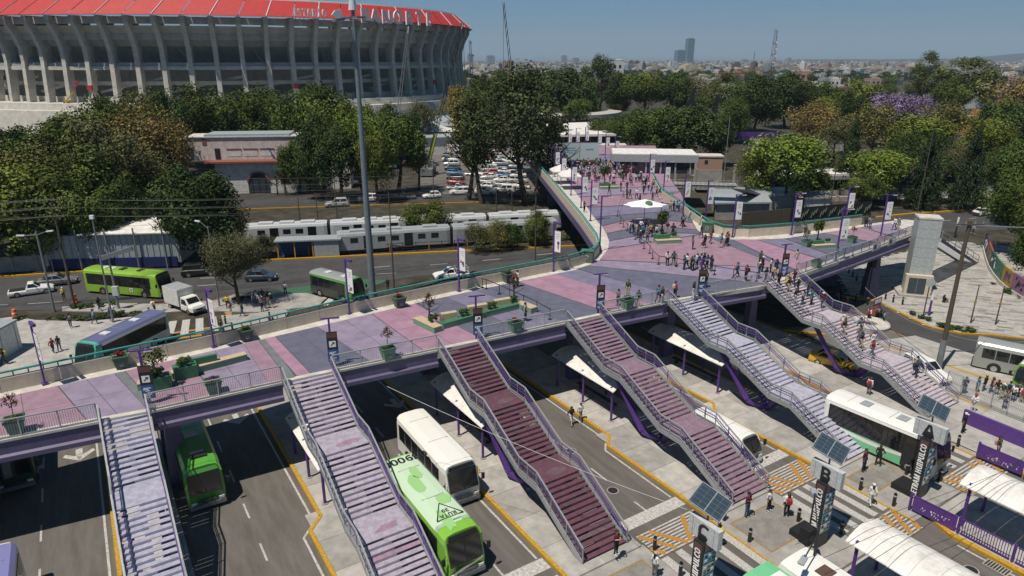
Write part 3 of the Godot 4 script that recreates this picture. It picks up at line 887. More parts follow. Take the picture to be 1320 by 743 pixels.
# profile: stations of [z, top height, half width]; greenhouse: [rear base z, front base z, rear roof z, front roof z, belt y, roof y, roof half width]
func make_car(called: String, kind: String, label: String, group: String, body: Material) -> Node3D:
	var t := thing(called, label, "car" if kind != "pickup" else "pickup", Vector3.ZERO, 0, group)
	var st: Array
	var gh: Array
	var wz: Array
	var w := 0.86
	var r := 0.31
	match kind:
		"sedan":
			st = [[-2.2, 0.72, 0.74], [-2.1, 0.95, 0.82], [-1.5, 1.0, 0.86], [0.0, 0.95, 0.87], [0.9, 0.92, 0.86], [1.8, 0.78, 0.82], [2.15, 0.66, 0.74], [2.22, 0.5, 0.7]]
			gh = [-1.75, 1.0, -1.0, 0.15, 0.93, 1.43, 0.6]
			wz = [-1.3, 1.35]
		"hatch":
			st = [[-1.95, 0.75, 0.76], [-1.85, 0.98, 0.82], [-1.2, 0.98, 0.85], [0.0, 0.95, 0.86], [0.8, 0.93, 0.85], [1.6, 0.8, 0.8], [1.9, 0.66, 0.74], [1.97, 0.5, 0.7]]
			gh = [-1.85, 0.95, -1.45, 0.15, 0.95, 1.46, 0.62]
			wz = [-1.2, 1.25]
		"suv":
			w = 0.92
			r = 0.36
			st = [[-2.3, 0.85, 0.82], [-2.2, 1.08, 0.88], [-1.5, 1.1, 0.92], [0.0, 1.06, 0.93], [0.95, 1.05, 0.92], [1.9, 0.95, 0.87], [2.25, 0.8, 0.8], [2.32, 0.55, 0.76]]
			gh = [-2.2, 1.1, -1.9, 0.3, 1.06, 1.72, 0.7]
			wz = [-1.35, 1.4]
		_:
			r = 0.35
			st = [[-2.45, 0.72, 0.78], [-2.4, 0.78, 0.84], [-0.55, 0.78, 0.86], [-0.5, 1.0, 0.86], [0.3, 0.98, 0.87], [0.95, 0.97, 0.86], [2.0, 0.86, 0.82], [2.3, 0.74, 0.76], [2.36, 0.5, 0.72]]
			gh = [-0.5, 1.05, -0.3, 0.35, 0.96, 1.52, 0.62]
			wz = [-1.5, 1.55]
	var key: String = "car" + kind
	if not bank.has(key):
		var b := MB.new()
		var rings := []
		for s in st:
			rings.append([V(-s[2] * 0.94, 0.24, s[0]), V(-s[2], 0.45, s[0]), V(-s[2] * 0.985, s[1] - 0.12, s[0]), V(-s[2] * 0.88, s[1], s[0]), V(s[2] * 0.88, s[1], s[0]), V(s[2] * 0.985, s[1] - 0.12, s[0]), V(s[2], 0.45, s[0]), V(s[2] * 0.94, 0.24, s[0])])
		b.loft(rings)
		var c := MB.new()
		var bw := w * 0.9
		var base := [V(-bw, gh[4] - 0.04, gh[0]), V(bw, gh[4] - 0.04, gh[0]), V(bw, gh[4] - 0.04, gh[1]), V(-bw, gh[4] - 0.04, gh[1])]
		var top := [V(-gh[6], gh[5] - 0.03, gh[2]), V(gh[6], gh[5] - 0.03, gh[2]), V(gh[6], gh[5] - 0.03, gh[3]), V(-gh[6], gh[5] - 0.03, gh[3])]
		var cap := []
		for p in top: cap.append(V(p.x * 0.85, gh[5] + 0.03, p.z * 0.85 + (gh[2] + gh[3]) * 0.075))
		c.loft([base, top, cap])
		var panes := []
		for f in 4:
			var p0: Vector3 = base[f]
			var p1: Vector3 = base[(f + 1) % 4]
			var q0: Vector3 = top[f]
			var q1: Vector3 = top[(f + 1) % 4]
			var nn := (q0 - p0).cross(p1 - p0).normalized()
			var mid := (p0 + p1 + q0 + q1) * 0.25
			if nn.dot(mid - V(0, mid.y, (gh[0] + gh[1]) * 0.5)) < 0: nn = -nn
			var cuts := [[0.06, 0.94]] if f % 2 == 0 else [[0.07, 0.47], [0.53, 0.93]]
			if kind == "pickup" and f % 2 == 1: cuts = [[0.1, 0.9]]
			for cu in cuts:
				var g := MB.new()
				var off := nn * 0.012
				g.quad(p0.lerp(p1, cu[0]).lerp(q0.lerp(q1, cu[0]), 0.16) + off, p0.lerp(p1, cu[1]).lerp(q0.lerp(q1, cu[1]), 0.16) + off, p0.lerp(p1, cu[1]).lerp(q0.lerp(q1, cu[1]), 0.93) + off, p0.lerp(p1, cu[0]).lerp(q0.lerp(q1, cu[0]), 0.93) + off, nn)
				panes.append(["rear_window", "window", "windshield", "window"][f])
				panes.append(g.mesh(M.glass_dark))
		bank[key] = [b.mesh(null), c.mesh(null), panes]
	part(t, "body", bank[key][0]).material_override = body
	part(t, "cabin", bank[key][1]).material_override = body
	var pn: Array = bank[key][2]
	for i in range(0, pn.size(), 2): part(t, pn[i], pn[i + 1])
	for z in wz:
		for sg in [-1.0, 1.0]: wheel(t, V(sg * (w - 0.1), r, z), r, 0.22, sg)
	var zf: float = st[-1][0]
	var zr: float = st[0][0]
	for sg in [-1.0, 1.0]:
		bx(t, "headlight", V(sg * 0.56, 0.62, zf - 0.02), V(0.28, 0.13, 0.08), M.lamp_white)
		bx(t, "tail_light", V(sg * 0.62, 0.74, zr + 0.02), V(0.2, 0.16, 0.06), M.light_red)
		bx(t, "mirror", V(sg * (w + 0.06), gh[4] + 0.06, gh[1] - 0.45), V(0.16, 0.11, 0.09), M.black)
	bx(t, "bumper", V(0, 0.38, zf + 0.0), V(1.4, 0.2, 0.1), M.black if kind == "pickup" else M.dark_metal)
	bx(t, "bumper", V(0, 0.42, zr - 0.0), V(1.4, 0.18, 0.1), M.dark_metal)
	if kind == "pickup":
		bx(t, "cargo_bed", V(0, 0.786, -1.45), V(1.36, 0.03, 1.7), M.black)
	t.set_meta("wz", wz)
	t.set_meta("half", w)
	return t

func drive(t: Node3D, rear: Vector3, front: Vector3, side: float) -> void:
	var d := front - rear
	d.y = 0
	d = d.normalized()
	t.rotation.y = atan2(d.x, d.z)
	var wz: Array = t.get_meta("wz")
	var half: float = t.get_meta("half")
	var lft := V(d.z, 0, -d.x)
	t.position = (rear + front) * 0.5 - d * (wz[0] + wz[1]) * 0.5 + lft * half * side

# o: length width height, colours (body skirt roof front), rows of windows, extras
func make_bus(called: String, label: String, category: String, o: Dictionary) -> Node3D:
	var t := thing(called, label, category, Vector3.ZERO, 0, o.get("group", ""))
	var L: float = o.L
	var w: float = o.W * 0.5
	var H: float = o.H
	var z0 := -L * 0.5
	var z1 := L * 0.5
	var sl: float = o.get("rake", 0.28)
	var belt: float = o.get("belt", 1.25)
	var zf := func(y: float) -> float: return z1 - maxf(0.0, y - belt) * sl - 0.10 * clampf((0.7 - y) * 2.0, 0, 1)
	var prof := [[1.0, 0.32], [1.0, belt], [0.985, H - 0.55], [0.93, H - 0.22], [0.78, H - 0.06], [0.4, H]]
	var ring := func(z: float, k: float, front: bool) -> Array:
		var a := []
		for p in prof: a.append(V(-p[0] * w * k, p[1], minf(z, zf.call(p[1])) if front else z))
		var c := prof.duplicate()
		c.reverse()
		for p in c: a.append(V(p[0] * w * k, p[1], minf(z, zf.call(p[1])) if front else z))
		return a
	var b := MB.new()
	b.loft([ring.call(z0, 0.93, false), ring.call(z0 + 0.18, 1.0, false), ring.call(z1 - 1.1, 1.0, false), ring.call(z1 - 0.25, 0.985, true), ring.call(z1, 0.9, true)])
	part(t, "body", b.mesh(o.body))
	# roof skin, a little proud of the shell
	var rf := MB.new()
	var rr := []
	for zz in [z0 + 0.12, z0 + 0.6, z1 - 1.4, zf.call(H) - o.get("roof_back", 0.35)]:
		var a := []
		for p in [[-0.945, H - 0.24], [-0.79, H - 0.045], [-0.4, H + 0.018], [0.4, H + 0.018], [0.79, H - 0.045], [0.945, H - 0.24]]:
			a.append(V(p[0] * w * 1.01, p[1], zz))
		rr.append(a)
	rf.loft(rr, false, false)
	part(t, "roof", rf.mesh(o.roof))
	if o.has("skirt"):
		for sg in [-1.0, 1.0]:
			var s := MB.new()
			s.quad(V(sg * (w + 0.008), 0.33, z0 + 0.2), V(sg * (w + 0.008), o.get("skirt_r", belt - 0.1), z0 + 0.2), V(sg * (w + 0.008), o.get("skirt_f", belt - 0.25), z1 - 1.15), V(sg * (w + 0.008), 0.33, z1 - 1.15), V(sg, 0, 0))
			part(t, "skirt_panel", s.mesh(o.skirt))
	# glass
	var n: int = o.get("win", 6)
	var wy0: float = belt + 0.08
	var wy1: float = H - 0.52
	var za := z0 + 0.55
	var zb := z1 - 1.25
	for sg in [-1.0, 1.0]:
		for i in n:
			var s := lerpf(za, zb, float(i) / n) + 0.035
			var e := lerpf(za, zb, float(i + 1) / n) - 0.035
			if sg < 0 and (i == n - 1 or (i == o.get("mid_door", -1))):
				# the passenger doors are on the kerb side
				var dr := bx(t, "door", V(-w - 0.006, (0.42 + wy1) * 0.5, (s + e) * 0.5), V(0.03, wy1 - 0.42, minf(e - s, 1.0)), M.dark_metal)
				bx(dr, "door_pane", V(-0.018, 0.05, 0), V(0.012, wy1 - 0.75, minf(e - s, 1.0) * 0.8), M.glass_dark)
				continue
			bx(t, "window", V(sg * (w * 0.992 + 0.004), (wy0 + wy1) * 0.5, (s + e) * 0.5), V(0.03, wy1 - wy0, e - s), M.glass_dark)
	if o.has("cantrail"):
		for sg in [-1.0, 1.0]:
			var ct := MB.new()
			ct.quad(V(sg * (w * 0.99 + 0.006), wy1 + 0.04, z0 + 0.2), V(sg * (w * 0.99 + 0.006), wy1 + 0.04, z1 - 1.2), V(sg * (w * 0.945), H - 0.2, z1 - 1.2), V(sg * (w * 0.945), H - 0.2, z0 + 0.2), V(sg, 0.3, 0).normalized())
			part(t, "cantrail", ct.mesh(o.cantrail))
	if o.get("band", false):
		for sg in [-1.0, 1.0]: bx(t, "window_band", V(sg * (w * 0.99), (wy0 + wy1) * 0.5, (za + zb) * 0.5), V(0.025, wy1 - wy0 + 0.1, zb - za + 0.2), M.black)
	var g := MB.new()
	var y0: float = belt + 0.04
	var y1: float = H - 0.42
	var f0: float = zf.call(y0) + 0.02
	var f1: float = zf.call(y1) + 0.02
	g.quad(V(-w * 0.86, y0, f0), V(w * 0.86, y0, f0), V(w * 0.84, y1, f1), V(-w * 0.84, y1, f1), V(0, 0.25, 1).normalized())
	var ws := part(t, "windshield", g.mesh(M.glass_dark))
	bx(ws, "pillar", V(0, (y0 + y1) * 0.5, (f0 + f1) * 0.5 + 0.01), V(0.05, (y1 - y0) * 0.98, 0.03), M.black).rotation.x = -atan(sl)
	for sg in [-1.0, 1.0]:
		var wp := MB.new()
		wp.beam(V(sg * 0.1, y0 + 0.05, f0 + 0.02), V(sg * 0.75, y0 + 0.32, lerpf(f0, f1, 0.28) + 0.02), 0.025, 0.025)
		part(ws, "wiper", wp.mesh(M.black))
	g = MB.new()
	g.quad(V(-w * 0.8, y1 + 0.05, f1 + 0.0), V(w * 0.8, y1 + 0.05, f1 + 0.0), V(w * 0.7, y1 + 0.3, zf.call(y1 + 0.3) + 0.03), V(-w * 0.7, y1 + 0.3, zf.call(y1 + 0.3) + 0.03), V(0, 0.3, 1).normalized())
	part(t, "route_sign", g.mesh(o.get("brow", M.black)))
	bx(t, "rear_window", V(0, (wy0 + wy1) * 0.5, z0 - 0.01), V(w * 1.5, wy1 - wy0, 0.03), M.glass_dark)
	# face: grille, bumper, lights
	bx(t, "bumper", V(0, 0.42, z1 - 0.06), V(w * 1.86, 0.26, 0.2), o.get("bumper", M.steel_grey))
	bx(t, "bumper", V(0, 0.45, z0 - 0.02), V(w * 1.8, 0.24, 0.16), M.dark_metal)
	bx(t, "grille", V(0, 0.78, z1 + 0.005), V(w * 0.95, 0.2, 0.03), M.black)
	for k in 3: bx(t, "grille_bar", V(0, 0.72 + k * 0.06, z1 + 0.025), V(w * 0.9, 0.015, 0.012), M.chrome)
	for sg in [-1.0, 1.0]:
		bx(t, "headlight", V(sg * w * 0.72, 0.74, z1 + 0.0), V(0.32, 0.17, 0.05), M.lamp_white)
		bx(t, "indicator", V(sg * w * 0.84, 0.6, z1 - 0.02), V(0.14, 0.09, 0.05), M.light_amber)
		bx(t, "tail_light", V(sg * w * 0.82, 0.9, z0 - 0.01), V(0.18, 0.3, 0.04), M.light_red)
		var mr := bx(t, "mirror", V(sg * (w + 0.22), belt + 0.55, z1 - 0.1), V(0.2, 0.42, 0.12), M.black)
		var ar := MB.new()
		ar.tube(V(sg * -0.22, 0.25, -0.12), V(0, 0.22, 0), 0.02, 0.02, 5)
		part(mr, "mirror_arm", ar.mesh(M.black))
	var wr := 0.46
	var wz := [z0 + L * 0.24, z1 - L * 0.2]
	for z in wz:
		for sg in [-1.0, 1.0]:
			var ac := MB.new()
			ac.tube(V(sg * (w - 0.2), wr, z), V(sg * (w + 0.012), wr, z), wr + 0.1, wr + 0.1, 16)
			part(t, "wheel_arch", ac.mesh(M.black))
			wheel(t, V(sg * (w - 0.1), wr, z), wr, 0.28, sg)
	for hz in o.get("hatch", [-L * 0.18, L * 0.2]):
		bx(t, "roof_hatch", V(0, H + 0.05, hz), V(0.85, 0.07, 0.7), o.get("hatch_m", M.white_metal))
	bx(t, "roof_rib", V(0, H + 0.02, -L * 0.32), V(w * 1.2, 0.012, 0.04), M.grey_panel)
	bx(t, "roof_rib", V(0, H + 0.02, L * 0.05), V(w * 1.2, 0.012, 0.04), M.grey_panel)
	t.set_meta("wz", wz)
	t.set_meta("half", w)
	t.set_meta("H", H)
	return t

# roof points, rear middle and front middle, already lowered to the ground
func park(t: Node3D, rear: Vector3, front: Vector3, keep_front := true) -> void:
	var d := front - rear
	d.y = 0
	d = d.normalized()
	t.rotation.y = atan2(d.x, d.z)
	var L2: float = t.get_meta("wz")[1] - t.get_meta("wz")[0]
	var mid := (rear + front) * 0.5
	t.position = V(mid.x, 0.0, mid.z)

func vehicles() -> void:
	var lime := paint("bus_lime", 0.23, 0.43, 0.035)
	var green := paint("bus_green", 0.09, 0.33, 0.05)
	var mint := paint("bus_mint", 0.16, 0.50, 0.26)
	var pale := paint("bus_pale_green", 0.50, 0.66, 0.48)
	var white := paint("bus_white", 0.74, 0.74, 0.71)
	var offw := paint("bus_off_white", 0.62, 0.62, 0.58)
	var gry := paint("bus_grey", 0.28, 0.30, 0.29)
	var blue := paint("bus_blue", 0.12, 0.125, 0.24)
	var drk := paint("bus_charcoal", 0.035, 0.045, 0.04)
	var dgreen := paint("bus_dark_green", 0.03, 0.07, 0.03)
	var G := "buses in and around the terminal"
	var t: Node3D
	t = make_bus("bus", "long lime green city bus stopped on the avenue", "bus", {"L": 11.0, "W": 2.5, "H": 3.15, "body": lime, "roof": lime, "win": 8, "mid_door": 3, "band": true, "group": G, "rake": 0.2})
	drive(t, V(-51.32, 0, -80.13), V(-45.4, 0, -78.68), 1.0)
	for k in 3: bx(t, "roof_vent", V(0, 3.2, -3.0 + k * 2.6), V(0.9, 0.14, 0.6), [M.white_metal, M.dark_metal, M.dark_metal][k])
	var sq := bx(t, "badge", V(-1.262, 0.95, 1.4), V(0.012, 0.45, 0.45), M.sign_white)
	bx(sq, "badge_mark", V(-0.008, 0, 0), V(0.006, 0.22, 0.22), M.planter_green)
	t = make_bus("coach", "coach with blue roof and teal framed windshield on the concrete forecourt", "bus", {"L": 9.6, "W": 2.5, "H": 3.2, "body": paint("coach_teal", 0.10, 0.42, 0.33), "roof": blue, "skirt": offw, "skirt_r": 1.33, "skirt_f": 1.33, "band": true, "cantrail": offw, "win": 6, "group": G, "rake": 0.32})
	park(t, V(-37.52, 3.2, -64.92), V(-39.31, 3.2, -58.22))
	t = make_bus("minibus", "dark minibus with lime front waiting beside the avenue zebra", "bus", {"L": 7.6, "W": 2.3, "H": 3.0, "body": green, "roof": gry, "skirt": drk, "skirt_r": 2.6, "skirt_f": 2.4, "win": 5, "group": G})
	park(t, V(-24.25, 3, -80.99), V(-19.09, 3, -77.5))
	t = make_bus("minibus", "bright green minibus coming out from under the deck beside lavender stairs", "bus", {"L": 7.8, "W": 2.35, "H": 2.95, "body": green, "roof": green, "win": 5, "group": G, "brow": green, "rake": 0.42})
	t.position = AB(3.3, -46.0)
	t.rotation.y = GA
	bx(t, "air_conditioner", V(0, 3.02, 1.9), V(1.0, 0.16, 0.5), M.dark_metal)
	t = make_bus("bus", "plain white bus parked beside the burgundy staircase", "bus", {"L": 8.6, "W": 2.45, "H": 3.05, "body": white, "roof": white, "win": 6, "group": G, "hatch": [], "rake": 0.3})
	park(t, V(-7.03, 3.05, -44.04), V(-3.69, 3.05, -38.62))
	t = make_bus("bus", "green bus with whitish roof numbered 0390089 pulling towards the crossing", "bus", {"L": 9.4, "W": 2.45, "H": 3.05, "body": paint("bus_leaf", 0.20, 0.46, 0.045), "roof": pale, "skirt": drk, "skirt_r": 1.2, "skirt_f": 1.1, "win": 7, "group": G, "hatch": [0.2], "hatch_m": pale, "rake": 0.34, "roof_back": 1.1})
	park(t, V(-6.76, 3.05, -37.55), V(-3.32, 3.05, -32.22))
	var flatup := Basis(V(-1, 0, 0), V(0, 0, 1), V(0, 1, 0))
	lettering(t, "roof_number", "0390089", 0.95, V(0, 3.08, -4.1), flatup, M.black, 0.01)
	var tri := MB.new()
	for i in 3:
		var c := [V(-0.85, 3.085, 2.75), V(0.85, 3.085, 2.75), V(0, 3.085, 1.3)]
		tri.beam(c[i], c[(i + 1) % 3], 0.06, 0.012)
	part(t, "route_triangle", tri.mesh(M.black))
	lettering(t, "route_text", "RUTA", 0.42, V(0, 3.085, 2.5), flatup, M.black, 0.008)
	lettering(t, "route_number", "39", 0.42, V(0, 3.085, 2.08), flatup, M.black, 0.008)
	var sw := MB.new()
	for i in 8:
		var x0 := lerpf(-1.0, 1.0, i / 8.0)
		var x1 := lerpf(-1.0, 1.0, (i + 1) / 8.0)
		sw.quad(V(x0, 0.95 + 0.25 * x0, 4.72), V(x1, 0.95 + 0.25 * x1, 4.72), V(x1, 1.1 + 0.3 * x1 * absf(x1), 4.725), V(x0, 1.1 + 0.3 * x0 * absf(x0), 4.725), V(0, 0, 1))
	part(t, "front_stripe", sw.mesh(offw))
	for p in [[-0.3, -1.2, 1.3, 0.5], [0.25, -2.4, 1.0, 0.35], [0.4, 1.0, 0.8, 0.5], [-0.35, 2.9, 1.2, 0.4]]:
		var wb := MB.new()
		var pts := []
		for i in 9: pts.append(P(p[0] + cos(TAU * i / 9) * p[3] * rng.randf_range(0.6, 1.1), p[1] + sin(TAU * i / 9) * p[2] * rng.randf_range(0.6, 1.1)))
		wb.prism(pts, 3.076, 3.076)
		part(t, "worn_paint", wb.mesh(paint("bus_faded_leaf", 0.30, 0.55, 0.22)))
	t = make_bus("van", "white passenger van with dark windows beside the mauve staircase", "van", {"L": 5.4, "W": 1.95, "H": 2.3, "body": white, "roof": white, "win": 4, "belt": 1.1, "rake": 0.55, "hatch": [], "bumper": white})
	t.position = AB(37.4, -28.9)
	t.rotation.y = GA
	t = make_bus("coach", "white coach with pale green lower sides loading beside letter A sign", "bus", {"L": 8.4, "W": 2.45, "H": 3.3, "body": white, "roof": white, "skirt": mint, "skirt_r": 1.3, "skirt_f": 1.25, "band": true, "win": 6, "group": G, "hatch": [-1.6, 1.1], "hatch_m": M.grey_panel, "rake": 0.2})
	park(t, V(25.9, 3.3, -46.83), V(29.67, 3.3, -41.64))
	for sg in [-1.0, 1.0]:
		var s := MB.new()
		for i in 10:
			var za := lerpf(-3.9, 3.0, i / 10.0)
			var zb := lerpf(-3.9, 3.0, (i + 1) / 10.0)
			var ya := 0.75 + 0.5 * pow(i / 10.0, 2.0) * 0.2
			s.quad(V(sg * 1.238, 1.22 - 0.35 * sin(i * 0.31), za), V(sg * 1.238, 1.22 - 0.35 * sin((i + 1) * 0.31), zb), V(sg * 1.238, 1.36 - 0.2 * sin((i + 1) * 0.31), zb), V(sg * 1.238, 1.36 - 0.2 * sin(i * 0.31), za), V(sg, 0, 0))
		part(t, "swoosh", s.mesh(white))
	t = make_bus("minibus", "old grey minibus with open door on the service road", "bus", {"L": 7.2, "W": 2.2, "H": 2.8, "body": gry, "roof": gry, "win": 5, "group": G, "hatch": [], "rake": 0.2})
	t.position = V(47.47, 0, -57.4)
	t.rotation.y = atan2(11.0, 8.5)
	t = make_bus("minibus", "white and green minibus with people gathered at its door", "bus", {"L": 6.8, "W": 2.2, "H": 2.7, "body": paint("bus_olive", 0.17, 0.33, 0.05), "roof": white, "win": 5, "group": G, "hatch": [1.6], "rake": 0.25})
	t.position = V(47.37, 0, -55.17)
	t.rotation.y = atan2(-7.0, 6.0)
	t = make_bus("bus", "mint green roofed bus waiting in the lane beyond the letter C sign", "bus", {"L": 9.0, "W": 2.45, "H": 3.0, "body": mint, "roof": mint, "win": 6, "group": G, "rake": 0.3})
	t.position = AB(26.1, -13.3)
	t.rotation.y = GA + PI
	for k in 3: bx(t, "roof_panel", V(0, 3.03, 2.6 - k * 1.3), V(1.5, 0.03, 1.1), white)
	t = make_bus("bus", "white roofed bus with brown hatch beside the letter B sign", "bus", {"L": 9.4, "W": 2.45, "H": 3.0, "body": white, "roof": white, "win": 6, "group": G, "hatch": [2.4], "hatch_m": mat("hatch_brown", 0.09, 0.05, 0.035), "rake": 0.3, "brow": mint})
	t.position = AB(28.75, -12.7)
	t.rotation.y = GA + PI
	t = make_bus("bus", "blue roofed bus with cream sides standing on the open lane", "bus", {"L": 9.0, "W": 2.45, "H": 3.0, "body": offw, "roof": paint("bus_periwinkle", 0.20, 0.21, 0.44), "win": 6, "group": G, "hatch": []})
	t.position = AB(-7.7, -36.1)
	t.rotation.y = GA
	t = make_bus("minibus", "dark green minibus half hidden under the deck", "bus", {"L": 7.0, "W": 2.3, "H": 2.9, "body": dgreen, "roof": dgreen, "win": 5, "group": G, "brow": green})
	t.position = AB(-7.4, -54.6)
	t.rotation.y = GA
	# box truck
	t = thing("box_truck", "small white box truck turning across the zebra by the avenue", "truck")
	var bodyb := MB.new()
	bodyb.box(V(0, 1.75, -1.3), V(2.0, 2.0, 3.1))
	part(t, "cargo_box", bodyb.mesh(M.white_metal))
	bx(t, "box_roof", V(0, 2.77, -1.3), V(1.9, 0.04, 3.0), M.grey_panel)
	for k in 4: bx(t, "box_rib", V(1.005, 1.75, -2.6 + k * 0.85), V(0.02, 1.9, 0.05), M.grey_panel)
	bx(t, "chassis", V(0, 0.62, -0.3), V(0.9, 0.22, 4.6), M.black)
	var cb := MB.new()
	var ringf := func(z: float, y: float, wd: float) -> Array: return [V(-wd, 0.45, z), V(-wd, 0.95, z), V(-wd * 0.86, y, z), V(wd * 0.86, y, z), V(wd, 0.95, z), V(wd, 0.45, z)]
	cb.loft([ringf.call(0.35, 1.9, 0.88), ringf.call(1.2, 1.92, 0.88), ringf.call(1.85, 1.2, 0.88), ringf.call(2.5, 1.08, 0.84), ringf.call(2.65, 0.8, 0.78)])
	part(t, "cab", cb.mesh(white))
	var wsb := MB.new()
	wsb.quad(V(-0.7, 1.3, 1.8), V(0.7, 1.3, 1.8), V(0.66, 1.84, 1.32), V(-0.66, 1.84, 1.32), V(0, 0.75, 0.66))
	part(t, "windshield", wsb.mesh(M.glass_dark))
	for sg in [-1.0, 1.0]:
		var sb := MB.new()
		sb.quad(V(sg * 0.87, 1.15, 0.5), V(sg * 0.87, 1.15, 1.6), V(sg * 0.80, 1.72, 1.25), V(sg * 0.80, 1.72, 0.5), V(sg, 0.15, 0).normalized())
		part(t, "window", sb.mesh(M.glass_dark))
		bx(t, "headlight", V(sg * 0.6, 0.82, 2.62), V(0.26, 0.15, 0.08), M.lamp_white)
		bx(t, "mirror", V(sg * 1.02, 1.35, 1.65), V(0.16, 0.24, 0.08), M.black)
		wheel(t, V(sg * 0.78, 0.37, 1.7), 0.37, 0.22, sg)
		wheel(t, V(sg * 0.82, 0.37, -1.9), 0.37, 0.26, sg)
	bx(t, "grille", V(0, 0.72, 2.66), V(0.8, 0.18, 0.05), M.black)
	bx(t, "bumper", V(0, 0.5, 2.68), V(1.5, 0.16, 0.1), M.steel_grey)
	t.position = V(-38.35, 0, -74.58)
	var hd: Vector3 = V(-35.76, 0, -73.05) - V(-41.61, 0, -76.99)
	t.rotation.y = atan2(hd.x, hd.z)
	# cars on the avenue and the back road
	var pc := {"white": [0.72, 0.72, 0.70], "silver": [0.40, 0.41, 0.42], "grey": [0.16, 0.165, 0.17], "black": [0.014, 0.014, 0.016], "navy": [0.03, 0.045, 0.075], "red": [0.30, 0.015, 0.02], "blue": [0.03, 0.17, 0.36], "teal": [0.02, 0.06, 0.07], "beige": [0.40, 0.36, 0.29]}
	for k in pc: paint("car_" + k, pc[k][0], pc[k][1], pc[k][2])
	t = make_car("pickup_truck", "pickup", "white pickup truck with empty bed driving behind the grey sedan", "", M.car_white)
	drive(t, V(-61.24, 0, -78.96), V(-58.83, 0, -80.43), 1.0)
	t = make_car("sedan", "sedan", "grey sedan beside the white pickup on the avenue", "", M.car_grey)
	drive(t, V(-60.33, 0, -82.87), V(-58.21, 0, -83.83), 1.0)
	t = make_car("sport_utility", "suv", "black sport utility car in shade on the avenue", "", M.car_black)
	drive(t, V(-43.68, 0, -86.97), V(-41.14, 0, -87.66), 1.0)
	t = make_car("hatchback", "hatch", "dark blue hatchback driving past the olive tree", "", M.car_navy)
	drive(t, V(-34.75, 0, -84.96), V(-32.09, 0, -85.29), 1.0)
	t = make_car("pickup_truck", "pickup", "white pickup with a pale frame over its bed on the avenue", "", M.car_white)
	drive(t, V(-6.48, 0, -86.46), V(-9.51, 0, -85.46), -1.0)
	var fr := MB.new()
	for z in [-2.3, -1.4, -0.6]:
		for sg in [-1.0, 1.0]: fr.beam(V(sg * 0.75, 0.78, z), V(sg * 0.75, 1.5, z), 0.05, 0.05)
		fr.beam(V(-0.75, 1.5, z), V(0.75, 1.5, z), 0.05, 0.05)
	for sg in [-1.0, 1.0]:
		for y in [1.1, 1.5]: fr.beam(V(sg * 0.75, y, -2.3), V(sg * 0.75, y, -0.6), 0.05, 0.05)
	part(t, "bed_frame", fr.mesh(M.white_metal))
	t = make_car("sport_utility", "suv", "white sport utility car driving on the service road past the crowded stairs", "", M.car_white)
	drive(t, V(37.08, 0, -58.23), V(37.94, 0, -55.17), 1.0)
	t = make_car("sport_utility", "suv", "silver sport utility car on the back road beyond the trains", "", M.car_silver)
	drive(t, V(-33.61, 0, -133.42), V(-36.37, 0, -132.68), -1.0)
	t = make_car("sport_utility", "suv", "white sport utility car on the back road in front of parked cars", "", M.car_white)
	drive(t, V(-27.87, 0, -138.49), V(-31.24, 0, -137.68), -1.0)
	t = make_car("pickup_truck", "pickup", "grey pickup truck in tree shade on the back road", "", M.car_grey)
	drive(t, V(-21.29, 0, -140.94), V(-24.1, 0, -140.12), -1.0)
	t = make_car("hatchback", "hatch", "white hatchback at the lot entrance on the back road", "", M.car_white)
	drive(t, V(-15.52, 0, -142.21), V(-18.23, 0, -141.36), -1.0)
	t = make_car("sedan", "sedan", "white sedan leaving the frame on the avenue by the tower", "", M.car_white)
	drive(t, V(87.81, 0, -124.27), V(92.08, 0, -126.28), 1.0)
	t = make_car("sedan", "sedan", "yellow taxi half hidden under the crowded staircase", "", paint("car_yellow", 0.62, 0.38, 0.01))
	t.position = V(31.06, 0, -59.26)
	t.rotation.y = GA + 0.3
